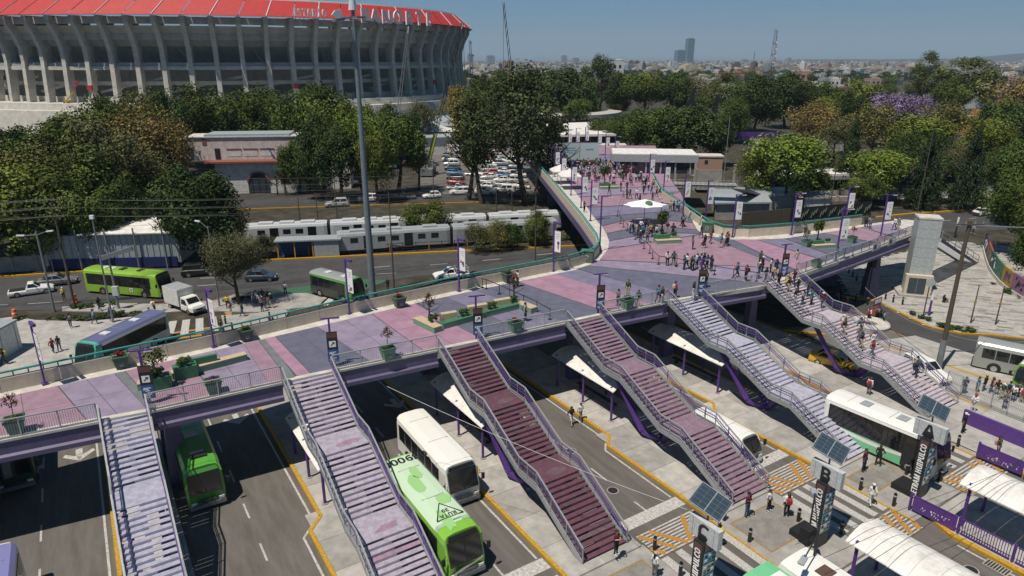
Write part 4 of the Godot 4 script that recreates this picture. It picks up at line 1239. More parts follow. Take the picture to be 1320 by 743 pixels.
	# the parking lot
	var lot := [
		[-11.4, -146.6, "suv", "white"], [-12.3, -152.1, "pickup", "silver"], [-13.2, -159.2, "sedan", "red"], [-13.9, -165.7, "sedan", "black"], [-14.7, -172.8, "hatch", "blue"], [-15.8, -181.1, "sedan", "teal"], [-16.8, -188.7, "suv", "silver"], [-18.1, -197.8, "sedan", "white"],
		[-19.2, -206, "hatch", "grey"], [-20.5, -214.9, "sedan", "white"], [-9.5, -171.5, "pickup", "white"], [-5.8, -146.6, "suv", "white"], [-6.2, -154.1, "hatch", "white"], [-6.1, -160.2, "sedan", "silver"], [-5.6, -166.8, "sedan", "white"], [-5.4, -172.8, "hatch", "red"],
		[-5.8, -179.1, "sedan", "silver"], [-6.4, -185.9, "suv", "white"], [-7.1, -193.1, "sedan", "beige"], [-7.8, -200.2, "sedan", "red"], [-8.5, -207.7, "hatch", "silver"], [-9.3, -214.9, "sedan", "white"], [-1.9, -149.3, "suv", "white"], [-2.3, -156.1, "sedan", "silver"],
		[-2.6, -162.4, "hatch", "white"], [-2.5, -169.2, "sedan", "blue"], [-2.4, -175.2, "sedan", "white"], [-2.7, -181.7, "hatch", "teal"], [-3.2, -188.7, "suv", "grey"], [-3.8, -196.2, "sedan", "white"], [-4.2, -204.3, "sedan", "silver"], [-4.8, -211.3, "hatch", "white"],
		[-5.5, -218.7, "sedan", "red"], [1.3, -144.8, "sedan", "grey"], [1.8, -154.1, "pickup", "white"], [1.5, -161.3, "suv", "silver"], [1.4, -169.2, "sedan", "white"], [1, -176.5, "hatch", "navy"], [0.8, -184.5, "sedan", "silver"], [0.4, -193.1, "suv", "white"],
		[0, -202.6, "sedan", "grey"], [-13.5, -224.6, "sedan", "white"], [-11.2, -230.8, "hatch", "silver"], [-16.4, -232.9, "suv", "white"], [-15.3, -241.9, "sedan", "navy"]]
	var proto := {}
	for i in lot.size():
		var c: Array = lot[i]
		var lb := "%s %s parked %s" % [c[3], {"suv": "sport utility car", "pickup": "pickup truck", "sedan": "sedan", "hatch": "hatchback"}[c[2]], "in the single row beside the lot lane" if i < 10 else ("in the packed rows across the lane" if i < 22 else ("in the packed rows under the trees" if i < 33 else ("in the lot row beside the deck" if i < 41 else "at the far end of the lot")))]
		var cat := "%s%s" % [c[2], c[3]]
		var at := V(c[0], 0.02, c[1])
		if not proto.has(cat):
			proto[cat] = make_car({"suv": "parked_sport_utility", "pickup": "parked_pickup", "sedan": "parked_sedan", "hatch": "parked_hatchback"}[c[2]], c[2], lb, "cars parked in the lot", M["car_" + c[3]])
			proto[cat].position = at
			proto[cat].rotation.y = 1.5 + rng.randf_range(-0.15, 0.15) + (PI if i % 3 == 0 else 0.0)
		else:
			copy(proto[cat], at, 1.5 + rng.randf_range(-0.15, 0.15) + (PI if i % 2 == 0 else 0.0), lb)

func train(called: String, label: String, p: Vector3, q: Vector3, cars: int, body: Material) -> void:
	var d := q - p
	var L := d.length()
	var t := thing(called, label, "train", p, atan2(d.x, d.z), "light rail trains")
	var cl := L / cars
	for i in cars:
		var z0 := i * cl + 0.25
		var z1 := (i + 1) * cl - 0.25
		var b := MB.new()
		var ring := func(z: float, k: float) -> Array:
			var a := []
			for pt in [[-1.0, 0.7], [-1.0, 2.85], [-0.9, 3.2], [-0.6, 3.35], [0.6, 3.35], [0.9, 3.2], [1.0, 2.85], [1.0, 0.7]]: a.append(V(pt[0] * 1.33 * k, pt[1], z))
			return a
		b.loft([ring.call(z0, 0.92), ring.call(z0 + 0.5, 1.0), ring.call(z1 - 0.5, 1.0), ring.call(z1, 0.92)])
		var car := part(t, "car_body", b.mesh(body))
		var rb := MB.new()
		rb.box(V(0, 3.36, (z0 + z1) * 0.5), V(1.7, 0.03, cl - 1.2))
		part(car, "roof_skin", rb.mesh(body))
		var n := int(cl / 2.3)
		for k in n:
			var zc := lerpf(z0 + 1.4, z1 - 1.4, (k + 0.5) / n)
			for sg in [-1.0, 1.0]:
				if k % 3 == 1:
					bx(car, "door", V(sg * 1.335, 1.85, zc), V(0.03, 2.0, 1.3), M.glass_dark)
				else:
					bx(car, "window", V(sg * 1.335, 2.2, zc), V(0.03, 0.75, 1.15), M.glass_dark)
		for k in 3:
			bx(car, "roof_unit", V(0, 3.46, lerpf(z0 + 3.0, z1 - 3.0, k / 2.0)), V(1.4, 0.2, 2.2), body)
		bx(car, "underframe", V(0, 0.5, (z0 + z1) * 0.5), V(2.2, 0.5, cl - 1.5), M.dark_metal)
		for k in 4: bx(car, "bogie", V(0, 0.3, lerpf(z0 + 2.5, z1 - 2.5, k / 3.0)), V(2.0, 0.6, 1.2), M.black)
		if i < cars - 1: bx(t, "gangway", V(0, 1.9, z1 + 0.25), V(1.9, 2.4, 0.6), M.dark_metal)

func shed(called: String, label: String, cat: String, poly: Array, h: float, rise: float, wall: Material, roof: Material, y0 := 0.0) -> Node3D:
	# four corners; a shallow ridge roof runs along the longer side
	var c := v3((poly[0] + poly[1] + poly[2] + poly[3]) * 0.25, 0)
	var t := thing(called, label, cat, c)
	var lp := []
	for p in poly: lp.append(p - P(c.x, c.z))
	polyp(t, "wall", lp, y0, h, wall)
	var b := MB.new()
	var a0: Vector2 = (lp[0] + lp[3]) * 0.5
	var a1: Vector2 = (lp[1] + lp[2]) * 0.5
	var o := 1.06
	b.quad(v3(lp[0] * o, h + 0.05), v3(lp[1] * o, h + 0.05), v3(a1 * o, h + 0.05 + rise), v3(a0 * o, h + 0.05 + rise), V(0, 1, 0.1).normalized())
	b.quad(v3(lp[3] * o, h + 0.05), v3(lp[2] * o, h + 0.05), v3(a1 * o, h + 0.05 + rise), v3(a0 * o, h + 0.05 + rise), V(0, 1, -0.1).normalized())
	b.beam(v3(lp[0] * o, h), v3(lp[1] * o, h), 0.12, 0.3)
	b.beam(v3(lp[3] * o, h), v3(lp[2] * o, h), 0.12, 0.3)
	b.beam(v3(lp[0] * o, h), v3(lp[3] * o, h), 0.12, 0.3)
	b.beam(v3(lp[1] * o, h), v3(lp[2] * o, h), 0.12, 0.3)
	part(t, "roof", b.mesh(roof))
	return t

func rail_and_buildings() -> void:
	train("light_rail_train", "white light rail train standing on the rear track", V(-42.3, 0, -104.13), V(8.37, 0, -114.5), 4, M.sign_grey)
	train("light_rail_train", "grey light rail train standing in front of the white one", V(-26.72, 0, -99.13), V(7.2, 0, -108.57), 2, M.grey_panel)
	# track-side fence, posts and rails
	var fc := thing("track_fence", "low dark rail fence with yellow posts along the avenue", "fence")
	var f0: Vector3 = V(-36.37, 0, -96.58)
	var f1: Vector3 = V(10.65, 0, -105.57)
	for k in 25:
		var p := f0.lerp(f1, k / 24.0)
		bx(fc, "post", p + V(0, 0.7, 0), V(0.1, 1.4, 0.1), M.kerb_yellow if k % 3 == 0 else M.dark_metal)
	for y in [0.4, 0.85, 1.3]: beamp(fc, "rail", f0 + V(0, y, 0), f1 + V(0, y, 0), 0.05, 0.06, M.dark_metal)
	var bt := thing("signal_cabin", "grey trackside cabin with dark opening in front of the trains", "cabin", V(-30.38, 0, -97.84), 0.15)
	bx(bt, "wall", V(2.6, 1.3, 0), V(3.6, 2.6, 2.4), M.grey_panel)
	bx(bt, "wall", V(-2.2, 1.3, -0.9), V(5.4, 2.6, 0.4), M.sign_blue)
	bx(bt, "roof", V(0, 2.7, 0), V(9.6, 0.2, 2.8), M.grey_panel)
	for x in [-4.4, -2.0, 0.6]: bx(bt, "post", V(x, 1.3, 1.1), V(0.15, 2.6, 0.15), M.kerb_yellow)
	# pink house with arch
	var pk := thing("pink_house", "pale pink house with arched doorway and terracotta ledge beyond the rails", "house", V(-57.24, 0, -147.47), 0.12)
	bx(pk, "lower_wall", V(2.0, 3.4, -5), V(18.5, 6.8, 9.0), M.pale_wall)
	bx(pk, "ledge", V(0.8, 6.95, -4.6), V(22, 0.35, 10.4), M.terracotta)
	bx(pk, "upper_wall", V(-1.4, 9.6, -7.0), V(25.0, 5.0, 8.0), M.pink_wall)
	bx(pk, "parapet", V(-0.5, 12.2, -7.0), V(18, 0.7, 7.4), M.lamina)
	bx(pk, "cornice", V(-1.4, 12.05, -2.9), V(25.2, 0.2, 0.3), M.pale_wall)
	for x in [-9.5, 9.0]: bx(pk, "vent", V(x, 11.0, -2.97), V(0.9, 1.3, 0.1), M.terracotta)
	for x in [-7.0, 8.2]: bx(pk, "doorway", V(x, 8.4, -2.98), V(1.1, 2.4, 0.1), M.black)
	bx(pk, "opening", V(10.0, 8.6, -2.98), V(2.2, 1.9, 0.1), M.black)
	for x in [-3.5, 0.0, 3.5]:
		var w := bx(pk, "window", V(x, 8.6, -2.98), V(2.9, 1.5, 0.06), M.pale_wall)
		bx(w, "lintel", V(0, 0.85, 0.05), V(3.1, 0.16, 0.16), M.brick_red)
	var ab := MB.new()
	var pts := []
	for i in 13: pts.append(V(1.6 + cos(PI * i / 12.0) * 2.3, 2.6 + sin(PI * i / 12.0) * 2.0, -0.44))
	for i in 12: ab.tri(V(1.6, 2.6, -0.44), pts[i], pts[i + 1], V(0, 0, 1))
	ab.quad(V(-0.7, 0, -0.44), V(3.9, 0, -0.44), V(3.9, 2.6, -0.44), V(-0.7, 2.6, -0.44), V(0, 0, 1))
	var dw := part(pk, "arched_doorway", ab.mesh(M.glass_blue))
	var fr := MB.new()
	for i in 12: fr.beam(pts[i] + V(0, 0, 0.1), pts[i + 1] + V(0, 0, 0.1), 0.3, 0.35)
	part(dw, "arch_stone", fr.mesh(M.brick_red))
	for x in [0.2, 1.6, 3.0]: bx(dw, "mullion", V(x, 2.0, -0.38), V(0.12, 4.0, 0.08), M.dark_metal)
	bx(pk, "window", V(7.2, 3.4, -0.45), V(1.8, 2.6, 0.1), M.glass_dark)
	bx(pk, "ladder", V(4.6, 8.3, -2.5), V(0.25, 3.2, 0.1), M.sign_blue).rotation.z = 0.5
	bx(pk, "annex", V(16.5, 3.5, -7), V(9, 7.0, 6.0), M.white_metal)
	bx(pk, "annex_roof", V(16.5, 7.2, -7), V(9.4, 0.4, 6.4), M.white_roof)
	# white shed on the corner of the avenue with corrugated wall
	var sd := thing("corrugated_shed", "shed with bright white roof and grey corrugated wall behind the lime bus", "shed", V(-57.81, 0, -90.71), 0.1)
	bx(sd, "wall", V(2, 2.9, -4), V(18, 4.2, 8), M.lamina)
	bx(sd, "lower_wall", V(2, 0.4, -4), V(18, 0.8, 7.8), M.black)
	bx(sd, "tarpaulin", V(2, 1.0, 0.1), V(17, 1.4, 0.15), M.blue_tarp)
	for k in 22: bx(sd, "corrugation", V(-6.7 + k * 0.83, 2.95, 0.03), V(0.14, 4.1, 0.08), M.grey_panel)
	var rb := MB.new()
	rb.loft([[V(-2, 5.1, 0.5), V(11.6, 5.1, 0.5), V(11.6, 5.25, 0.5), V(-2, 5.25, 0.5)], [V(-1, 5.9, -9), V(11.6, 5.9, -9), V(11.6, 6.05, -9), V(-1, 6.05, -9)]])
	part(sd, "roof", rb.mesh(M.white_roof))
	for k in 5: bx(sd, "post", V(-6 + k * 3.8, 3.0, 0.5), V(0.16, 6.0, 0.16), M.steel_grey)
	var bw := thing("boundary_wall", "shaded dark wall along the avenue under the trees", "wall")
	beamp(bw, "wall_panel", V(-78.4, 0, -87.84) + V(0, 1.1, 0), V(-63.28, 0, -91.08) + V(0, 1.1, 0), 0.3, 2.2, M.concrete_b)
	for k in 6: bx(bw, "pier", (V(-78.4, 0, -87.84)).lerp(V(-63.28, 0, -91.08), k / 5.0) + V(0, 1.2, 0), V(0.4, 2.4, 0.4), M.concrete_b)
	# roofs by the lot
	shed("market_hall", "hall with wide grey metal roof beyond the parking lot", "hall", [P(-30.92, -239.62), P(-18.79, -244.27), P(-22.74, -288.89), P(-38.14, -282.47)], 6.0, 1.4, M.pale_wall, M.lamina)
	var tn := thing("tent_canopy", "white peaked tent canopy beside the grey hall", "tent", V(-27.5, 0, -226.62))
	var tb := MB.new()
	var cn := [V(-6, 6.0, 5), V(11, 6.0, 5), V(11, 6.0, -6), V(-6, 6.0, -6)]
	for i in 4:
		var prev_a: Vector3 = cn[i]
		var prev_b: Vector3 = cn[(i + 1) % 4]
		for k in 6:
			var t := (k + 1) / 6.0
			var hgt := 6.0 + 6.0 * pow(t, 2.2)
			var na: Vector3 = (cn[i] as Vector3).lerp(V(-3, 0, 0), t)
			var nb: Vector3 = (cn[(i + 1) % 4] as Vector3).lerp(V(-3, 0, 0), t)
			na.y = hgt
			nb.y = hgt
			var nn := (nb - prev_a).cross(na - prev_b).normalized()
			if nn.y < 0: nn = -nn
			tb.quad(prev_a, prev_b, nb, na, nn)
			prev_a = na
			prev_b = nb
	part(tn, "canopy", tb.mesh(M.white_roof))
	for p in cn: tubep(tn, "pole", V(p.x, 0, p.z), p, 0.1, 0.1, M.white_metal)
	tubep(tn, "mast", V(-3, 0, 0), V(-3, 12.2, 0), 0.14, 0.1, M.white_metal)
	shed("store_building", "low building with white sign band at the lot edge", "building", [P(-26.92, -211.26), P(-16.12, -214.91), P(-17.27, -230.8), P(-29.04, -228.69)], 5.2, 0.3, M.white_metal, M.lamina)
	var bxk := thing("parked_box_truck", "white box truck parked beside the low building in the lot", "truck", V(-17.13, 0, -206.01), 0.35)
	bx(bxk, "cargo_box", V(0, 2.2, -2), V(2.4, 2.6, 6.0), M.white_metal)
	bx(bxk, "cab", V(0, 1.4, 2.1), V(2.2, 1.9, 1.9), M.car_white)
	bx(bxk, "windshield", V(0, 1.9, 3.06), V(1.9, 0.8, 0.04), M.glass_dark)
	for z in [-3.6, 2.3]:
		for sg in [-1.0, 1.0]: wheel(bxk, V(sg * 1.0, 0.45, z), 0.45, 0.28, sg)
	# station roofs at the far end of the deck
	var s1 := thing("station_canopy", "long flat white station roof with dark glazed band beyond the deck", "station", V(20.9, 0, -224.58))
	var rr := MB.new()
	rr.loft([[V(-12, 5.0, 3), V(14, 5.4, 3), V(14, 4.7, 3), V(-12, 4.3, 3)], [V(-8, 5.4, -34), V(15, 6.0, -36), V(15, 5.4, -36), V(-8, 4.8, -34)]])
	part(s1, "roof", rr.mesh(M.white_roof))
	bx(s1, "glazed_band", V(1.5, 3.4, 1.6), V(25, 1.7, 0.4), M.glass_dark)
	bx(s1, "wall", V(1.5, 2.1, -10), V(24, 4.2, 20), M.concrete_b)
	for k in 9: bx(s1, "mullion", V(-10 + k * 2.9, 3.4, 1.85), V(0.15, 1.7, 0.1), M.grey_panel)
	var s2 := thing("ramp_canopy", "curved cream walkway canopy behind the flat station roof", "canopy", V(31.83, 0, -288.89))
	var cb := MB.new()
	var cr := []
	for k in 13:
		var a := lerpf(-0.2, 1.5, k / 12.0)
		var c := V(-14 + 30 * sin(a), 5.6, -6 - 30 + 30 * cos(a))
		var o := V(sin(a), 0, cos(a))
		cr.append([c - o * 3.0 + V(0, 0.6, 0), c + o * 3.0, c + o * 3.0 - V(0, 1.2, 0), c - o * 3.0 - V(0, 0.3, 0)])
	cb.loft(cr)
	part(s2, "roof", cb.mesh(M.concrete_c))
	for k in 5:
		var c: Vector3 = cr[k * 3][1]
		tubep(s2, "column", V(c.x, 0, c.z - 1.0), V(c.x, 5.0, c.z - 1.0), 0.4, 0.4, M.concrete_c)
	var pv := thing("lift_pavilion", "grey pavilion with white flat roof on the edge of the deck", "pavilion", V(27.22, 7, -133.33), -0.12)
	bx(pv, "wall", V(0.5, 1.3, -2), V(13, 2.6, 6), M.glass_blue)
	bx(pv, "fascia", V(0.5, 3.0, -2), V(16.5, 1.4, 9.0), M.grey_panel)
	bx(pv, "roof", V(0.5, 3.75, -2), V(16, 0.12, 8.6), M.white_roof)
	for k in 6: bx(pv, "column", V(-6.6 + k * 2.8, 1.2, 2.0), V(0.3, 2.4, 0.3), M.grey_panel)
	var ht := thing("brick_hut", "small brick hut with pink walls beside the grey pavilion", "hut", V(43.5, 2, -149.76), -0.1)
	bx(ht, "base_wall", V(0, 1.0, 0), V(5.2, 4.4, 4), M.concrete_b)
	bx(ht, "wall", V(0, 4.6, 0), V(5.0, 2.8, 3.8), mat("hut_brick", 0.42, 0.27, 0.22, 0.9, 0, "soft", 2.0))
	bx(ht, "upper_wall", V(0, 6.1, 0.0), V(5.3, 0.3, 4.1), M.pink_wall)
	bx(ht, "window", V(-1.0, 4.9, 1.92), V(0.7, 0.8, 0.08), M.glass_dark)
	var fb := thing("station_footbridge", "grey railed footbridge and stair leading off behind the deck", "footbridge", Vector3.ZERO)
	beamp(fb, "walkway", V(29.14, 6, -125.06), V(41.32, 6, -123.43), 3.0, 0.6, M.concrete_b)
	for y in [6.6, 7.2]: beamp(fb, "rail", V(28.78, 6, -123.43) + V(0, y - 6, 0), V(40.82, 6, -121.84) + V(0, y - 6, 0), 0.08, 0.08, M.galvanised)
	for k in 16: bx(fb, "post", (V(28.78, 6, -123.43)).lerp(V(40.82, 6, -121.84), k / 15.0) + V(0, 0.7, 0), V(0.08, 1.2, 0.08), M.galvanised)
	beamp(fb, "stair_flight", V(40.82, 6, -121.84), V(52.93, 0.5, -138.02), 3.0, 0.4, M.concrete_b)
	for k in 4: tubep(fb, "column", (V(36.95, 0, -152.14)).lerp(V(49.56, 0, -150.24), k / 3.0), (V(36.95, 0, -152.14)).lerp(V(49.56, 0, -150.24), k / 3.0) + V(0, 6, 0), 0.4, 0.4, M.concrete_b)
	# the long platform shelter on the right
	var ps := thing("platform_shelter", "long white roofed rail platform with dark underside behind the trees", "station", Vector3.ZERO)
	var p0: Vector3 = V(51.52, 0, -145.67)
	var p1: Vector3 = V(109.52, 0, -154.08)
	for k in 6:
		var a := p0.lerp(p1, (k + 0.03) / 6.0)
		var c := p0.lerp(p1, (k + 0.97) / 6.0)
		beamp(ps, "roof_panel", a + V(0, 4.6, 0), c + V(0, 4.6, 0), 7.0, 0.4, M.white_roof)
	beamp(ps, "fascia", p0 + V(0, 4.0, 3.5), p1 + V(0, 4.0, 3.5), 0.3, 0.8, M.grey_panel)
	beamp(ps, "platform", p0 + V(0, 0.6, 0), p1 + V(0, 0.6, 0), 6.0, 1.2, M.concrete_b)
	for k in 13: tubep(ps, "column", p0.lerp(p1, k / 12.0) + V(0, 1.2, 2), p0.lerp(p1, k / 12.0) + V(0, 4.4, 2), 0.15, 0.15, M.steel_grey)
	beamp(ps, "train_side", p0 + V(0, 2.4, -1.5), p1 + V(0, 2.4, -1.5), 2.4, 2.2, M.blue_tarp)
	var lw := thing("low_wall", "pale low boundary wall with piers beyond the avenue verge", "wall")
	beamp(lw, "wall_panel", V(54.04, 0, -136.5) + V(0, 0.5, 0), V(108.73, 0, -146.56) + V(0, 0.5, 0), 0.3, 1.0, M.concrete)
	for k in 13: bx(lw, "pier", (V(54.04, 0, -136.5)).lerp(V(108.73, 0, -146.56), k / 12.0) + V(0, 0.6, 0), V(0.5, 1.5, 0.5), M.concrete)
	shed("market_shed", "low shed with flat grey metal roof beside the outer parapet", "shed", [P(37.42, -121.69), P(47.35, -122.32), P(50.81, -137.29), P(40.69, -136.5)], 3.2, 0.25, M.concrete_b, M.lamina)
	shed("kiosk_shed", "small pale walled shed beneath the bright tree", "shed", [P(55.85, -126.96), P(60.91, -127.65), P(63.86, -135.72), P(58.81, -134.94)], 3.0, 0.2, M.pale_wall, M.concrete_b)
	shed("guard_shed", "shed with blue grey roof near the footbridge stair", "shed", [P(49.27, -129.76), P(55.16, -130.48), P(57.83, -138.89), P(52.05, -138.08)], 3.0, 0.2, M.grey_panel, M.lamina)
	var pf := thing("painted_fence", "dark board fence with faint leaf shapes behind the parapet", "fence", Vector3.ZERO)
	var q0: Vector3 = V(40.37, 0, -116.22)
	var q1: Vector3 = V(68.29, 0, -126.28)
	for k in 14:
		var a := q0.lerp(q1, (k + 0.02) / 14.0)
		var c := q0.lerp(q1, (k + 0.98) / 14.0)
		var pn := beamp(pf, "board", a + V(0, 1.3, 0), c + V(0, 1.3, 0), 0.12, 2.6, M.wood_pole if k < 5 else M.dark_metal)
		if k < 6: continue
		var lb := MB.new()
		for j in 3: lb.beam(a.lerp(c, 0.2 + j * 0.25) + V(0, 0.5 + j * 0.4, 0.1), a.lerp(c, 0.35 + j * 0.25) + V(0, 1.6 + j * 0.3, 0.1), 0.3, 0.03)
		part(pn, "leaf_painting", lb.mesh(M.planter_weathered))
	# depot with purple wall and parked vans
	for s in [[V(88.68, 0, -249.11), 22.0, "purple wall with a terrace of white vans beyond the round tree"], [V(149.16, 0, -239.62), 17.0, "purple wall at the end of the side street"]]:
		var dp := thing("purple_wall", s[2], "wall", s[0])
		bx(dp, "wall_panel", V(0, 1.6, 0), V(s[1], 3.2, 0.5), M.purple)
		bx(dp, "base", V(0, 0.4, 0.3), V(s[1], 0.8, 0.3), M.concrete_b)
	# houses between the trees on the right
	var hs := [[176.8, -264.8, 7.1, 10.3, "orange_house", "orange house corner among trees", [0.5, 0.24, 0.06]], [282.5, -421.5, 11.8, 21.3, "white_house", "white flat roofed house with parapet among trees", [0.5, 0.52, 0.53]], [172.7, -317.6, 5.9, 21.9, "long_house", "low cream building below the purple flowering tree", [0.48, 0.45, 0.38]], [145.6, -276.3, 6.3, 5.1, "red_house", "small red house front between trees", [0.4, 0.07, 0.06]], [185.8, -1283.4, 26.6, 32.5, "white_block", "white block of flats above the tree line", [0.62, 0.63, 0.64]], [104.0, -220.6, 8.0, 6.6, "grey_house", "grey and white house among the trees", [0.4, 0.4, 0.4]], [357.6, -866.4, 14.3, 21.9, "salmon_house", "salmon pink house in front of the far city", [0.5, 0.3, 0.24]], [271.8, -866.4, 12.5, 25.9, "terracotta_house", "house with terracotta roof in front of the far city", [0.42, 0.2, 0.13]]]
	for h in hs:
		var hh: float = h[2]
		var ww: float = h[3]
		var t := thing(h[4], h[5], "house", V(h[0], 0, h[1]))
		var m := mat(h[4] + "_wall", h[6][0], h[6][1], h[6][2], 0.85, 0, "stain", 8.0)
		bx(t, "wall", V(0, hh * 0.5, -ww * 0.3), V(ww, hh, ww * 0.6), m)
		bx(t, "parapet", V(0, hh + 0.25, -ww * 0.3), V(ww * 1.02, 0.5, ww * 0.62), M.terracotta if h[4] == "terracotta_house" else M.pale_wall)
		bx(t, "roof_room", V(ww * 0.25, hh + 1.4, -ww * 0.3), V(ww * 0.3, 2.3, ww * 0.25), m)
		for k in 3: bx(t, "window", V(ww * (-0.3 + k * 0.3), hh * 0.6, 0.02), V(ww * 0.14, hh * 0.22, 0.1), M.glass_dark)

func stadium() -> void:
	var c := V(-153.7, 0, -398.4)
	var R := 130.0
	var y0 := 12.0
	var sd := thing("stadium", "huge concrete stadium with tall flared ribs and bright red roof band", "stadium", c)
	var cm := mat("stadium_concrete", 0.58, 0.56, 0.51, 0.85, 0, "stain", 16.0)
	var cd := cm
	var red := mat("roof_red", 0.50, 0.03, 0.028, 0.6, 0, "soft", 20.0)
	var podium := cm
	var step := deg_to_rad(4.4)
	var band := func(a0: float, a1: float, prof: Array) -> MB:
		var b := MB.new()
		var n := int((a1 - a0) / step)
		for i in n:
			var t0 := a0 + i * step
			var t1 := t0 + step
			for j in prof.size() - 1:
				var p: Vector2 = prof[j]
				var q: Vector2 = prof[j + 1]
				var e := q - p
				var mid := (t0 + t1) * 0.5
				var nn := V(sin(mid) * e.y, -e.x, cos(mid) * e.y).normalized()
				b.quad(V(sin(t0) * p.x, p.y, cos(t0) * p.x), V(sin(t1) * p.x, p.y, cos(t1) * p.x), V(sin(t1) * q.x, q.y, cos(t1) * q.x), V(sin(t0) * q.x, q.y, cos(t0) * q.x), nn)
		return b
	var A0 := deg_to_rad(-88)
	var A1 := deg_to_rad(140)
	var bands := [
		["podium", podium, [P(R + 8, -0.1), P(R + 6, y0 - 2.5), P(R + 3, y0 - 2.4), P(R + 2.6, y0), P(R - 26, y0)]],
		["inner_wall", cd, [P(R - 24, y0), P(R - 22, 26.0)]],
		["concourse", cm, [P(R - 12, 24.2), P(R - 5.2, 24.2), P(R - 5.2, 25.5), P(R - 16, 25.5)]],
		["balustrade", M.grey_panel, [P(R - 5.6, 25.5), P(R - 5.7, 26.9)]],
		["stand_underside", cd, [P(R - 20, 25.5), P(R - 9.0, 33.0), P(R - 4.0, 40.3)]],
		["ring_beam", cm, [P(R - 6.5, 35.2), P(R - 5.6, 35.2), P(R - 5.8, 37.5), P(R - 7.0, 37.5)]],
		["rim_beam", cm, [P(R - 5, 40.9), P(R - 2.4, 40.9), P(R - 2.4, 43.4), P(R - 6, 43.4)]],
		["rim_rail", M.galvanised, [P(R - 2.5, 44.0), P(R - 2.55, 44.4)]],
		["ramp", cm, [P(R - 13, 18.4), P(R - 9, 18.4), P(R - 9, 19.9), P(R - 13, 19.9)]],
		["ground_wall", cd, [P(R - 8, y0), P(R - 8, y0 + 2.2)]],
		["roof_deck", M.lamina, [P(R - 7.5, 50.5), P(R - 40, 53.7), P(R - 70, 54.2)]],
		["roof_edge", M.white_metal, [P(R - 6.6, 50.1), P(R - 6.9, 51.0), P(R - 8.5, 51.1)]]]
	for bd in bands:
		part(sd, bd[0], (band.call(A0, A1, bd[2]) as MB).mesh(bd[1]))
	var n := int((A1 - A0) / step)
	var rib := MB.new()
	var outer := [P(R - 3.2, y0 - 0.2), P(R - 4.4, 27.3), P(R - 4.2, 32.4), P(R - 2.6, 36.9), P(R - 0.2, 41.2), P(R, 43.7)]
	var inner := [P(R - 6.2, y0 - 0.2), P(R - 8.2, 27.3), P(R - 9.0, 32.4), P(R - 9.5, 36.9), P(R - 9.5, 41.2), P(R - 7.0, 43.7)]
	var rings := []
	for i in outer.size():
		rings.append([V(-0.85, outer[i].y, outer[i].x), V(0.85, outer[i].y, outer[i].x), V(0.85, inner[i].y, inner[i].x), V(-0.85, inner[i].y, inner[i].x)])
	rib.loft(rings)
	var rm := rib.mesh(cm)
	var rp := MB.new()
	rp.box(V(0, 17.7, R - 3.4), V(1.9, 1.8, 0.7))
	for i in n:
		var a := A0 + i * step
		var o := part(sd, "rib", rm)
		o.rotation.y = a
		if i % 8 == 3:
			var bd := part(o, "painted_band", rp.mesh(mat("sign_band_red", 0.4, 0.03, 0.03)))
		# a sloping red panel per bay with a pale truss seam
		var b := MB.new()
		var t0 := a + 0.0015
		var t1 := a + step - 0.0015
		var r0 := R + 1.6
		var r1 := R - 6.0
		var p := V(sin(t0) * r0, 43.9, cos(t0) * r0)
		var q := V(sin(t1) * r0, 43.9, cos(t1) * r0)
		var q2 := V(sin(t1 + 0.03) * r1, 50.3, cos(t1 + 0.03) * r1)
		var p2 := V(sin(t0 + 0.03) * r1, 50.3, cos(t0 + 0.03) * r1)
		var nn := V(sin(a) * 0.62, 0.78, cos(a) * 0.62)
		b.quad(p, q, q2, p2, nn)
		part(sd, "roof_panel", b.mesh(red))
		if i % 2 == 0:
			beamp(sd, "roof_seam", p + nn * 0.1, p2 + nn * 0.1, 0.28, 0.3, M.white_metal)
		beamp(sd, "roof_strut", V(sin(t0) * (R - 3), 44.3, cos(t0) * (R - 3)), V(sin(t0) * (R - 1), 45.9, cos(t0) * (R - 1)), 0.3, 0.3, M.steel_grey)
		if i % 3 == 1:
			beamp(sd, "stair_beam", V(sin(a + 0.02) * (R - 8.5), 35.6, cos(a + 0.02) * (R - 8.5)), V(sin(a + 0.07) * (R - 14), 26.0, cos(a + 0.07) * (R - 14)), 0.6, 0.7, cm)
			beamp(sd, "ramp_flight", V(sin(a) * (R - 10), 15.8, cos(a) * (R - 10)), V(sin(a + step * 3.0) * (R - 10), 21.7, cos(a + step * 3.0) * (R - 10)), 1.0, 0.9, cm)
	# lettering, one solid letter each, standing off the red band
	var place := func(txt: String, called: String, angs: Array, size: float, y: float, wide: float) -> void:
		for i in txt.length():
			var a := deg_to_rad(angs[0] + (angs[1] - angs[0]) * (pow(float(i) / maxi(1, txt.length() - 1), 1.12)))
			var l := lettering(sd, called, txt[i], size, V(sin(a) * (R + 3.4), y, cos(a) * (R + 3.4)), Basis(Vector3.UP, a), M.sign_white, 0.7, wide)
			beamp(l, "bracket", V(0, -size * 0.45, -0.3), V(0, -size * 0.75, -2.2), 0.2, 0.2, M.steel_grey)
	place.call("ESTADIO", "stadium_letter", [31.2, 36.1], 3.9, 45.6, 0.66)
	place.call("BANORTE", "stadium_letter", [43.9, 60.0], 7.7, 45.3, 1.0)
	var lg := MB.new()
	var la := deg_to_rad(38.5)
	var pts := [P(-2.7, 0.1), P(-1.2, 1.8), P(1.7, 2.5), P(1.8, -2.3), P(0.2, -1.7), P(-1.0, -0.8)]
	lg.tinted = false
	for k in pts.size() - 2:
		lg.tri(V(pts[0].x, pts[0].y, 0.3), V(pts[k + 1].x, pts[k + 1].y, 0.3), V(pts[k + 2].x, pts[k + 2].y, 0.3), V(0, 0, 1))
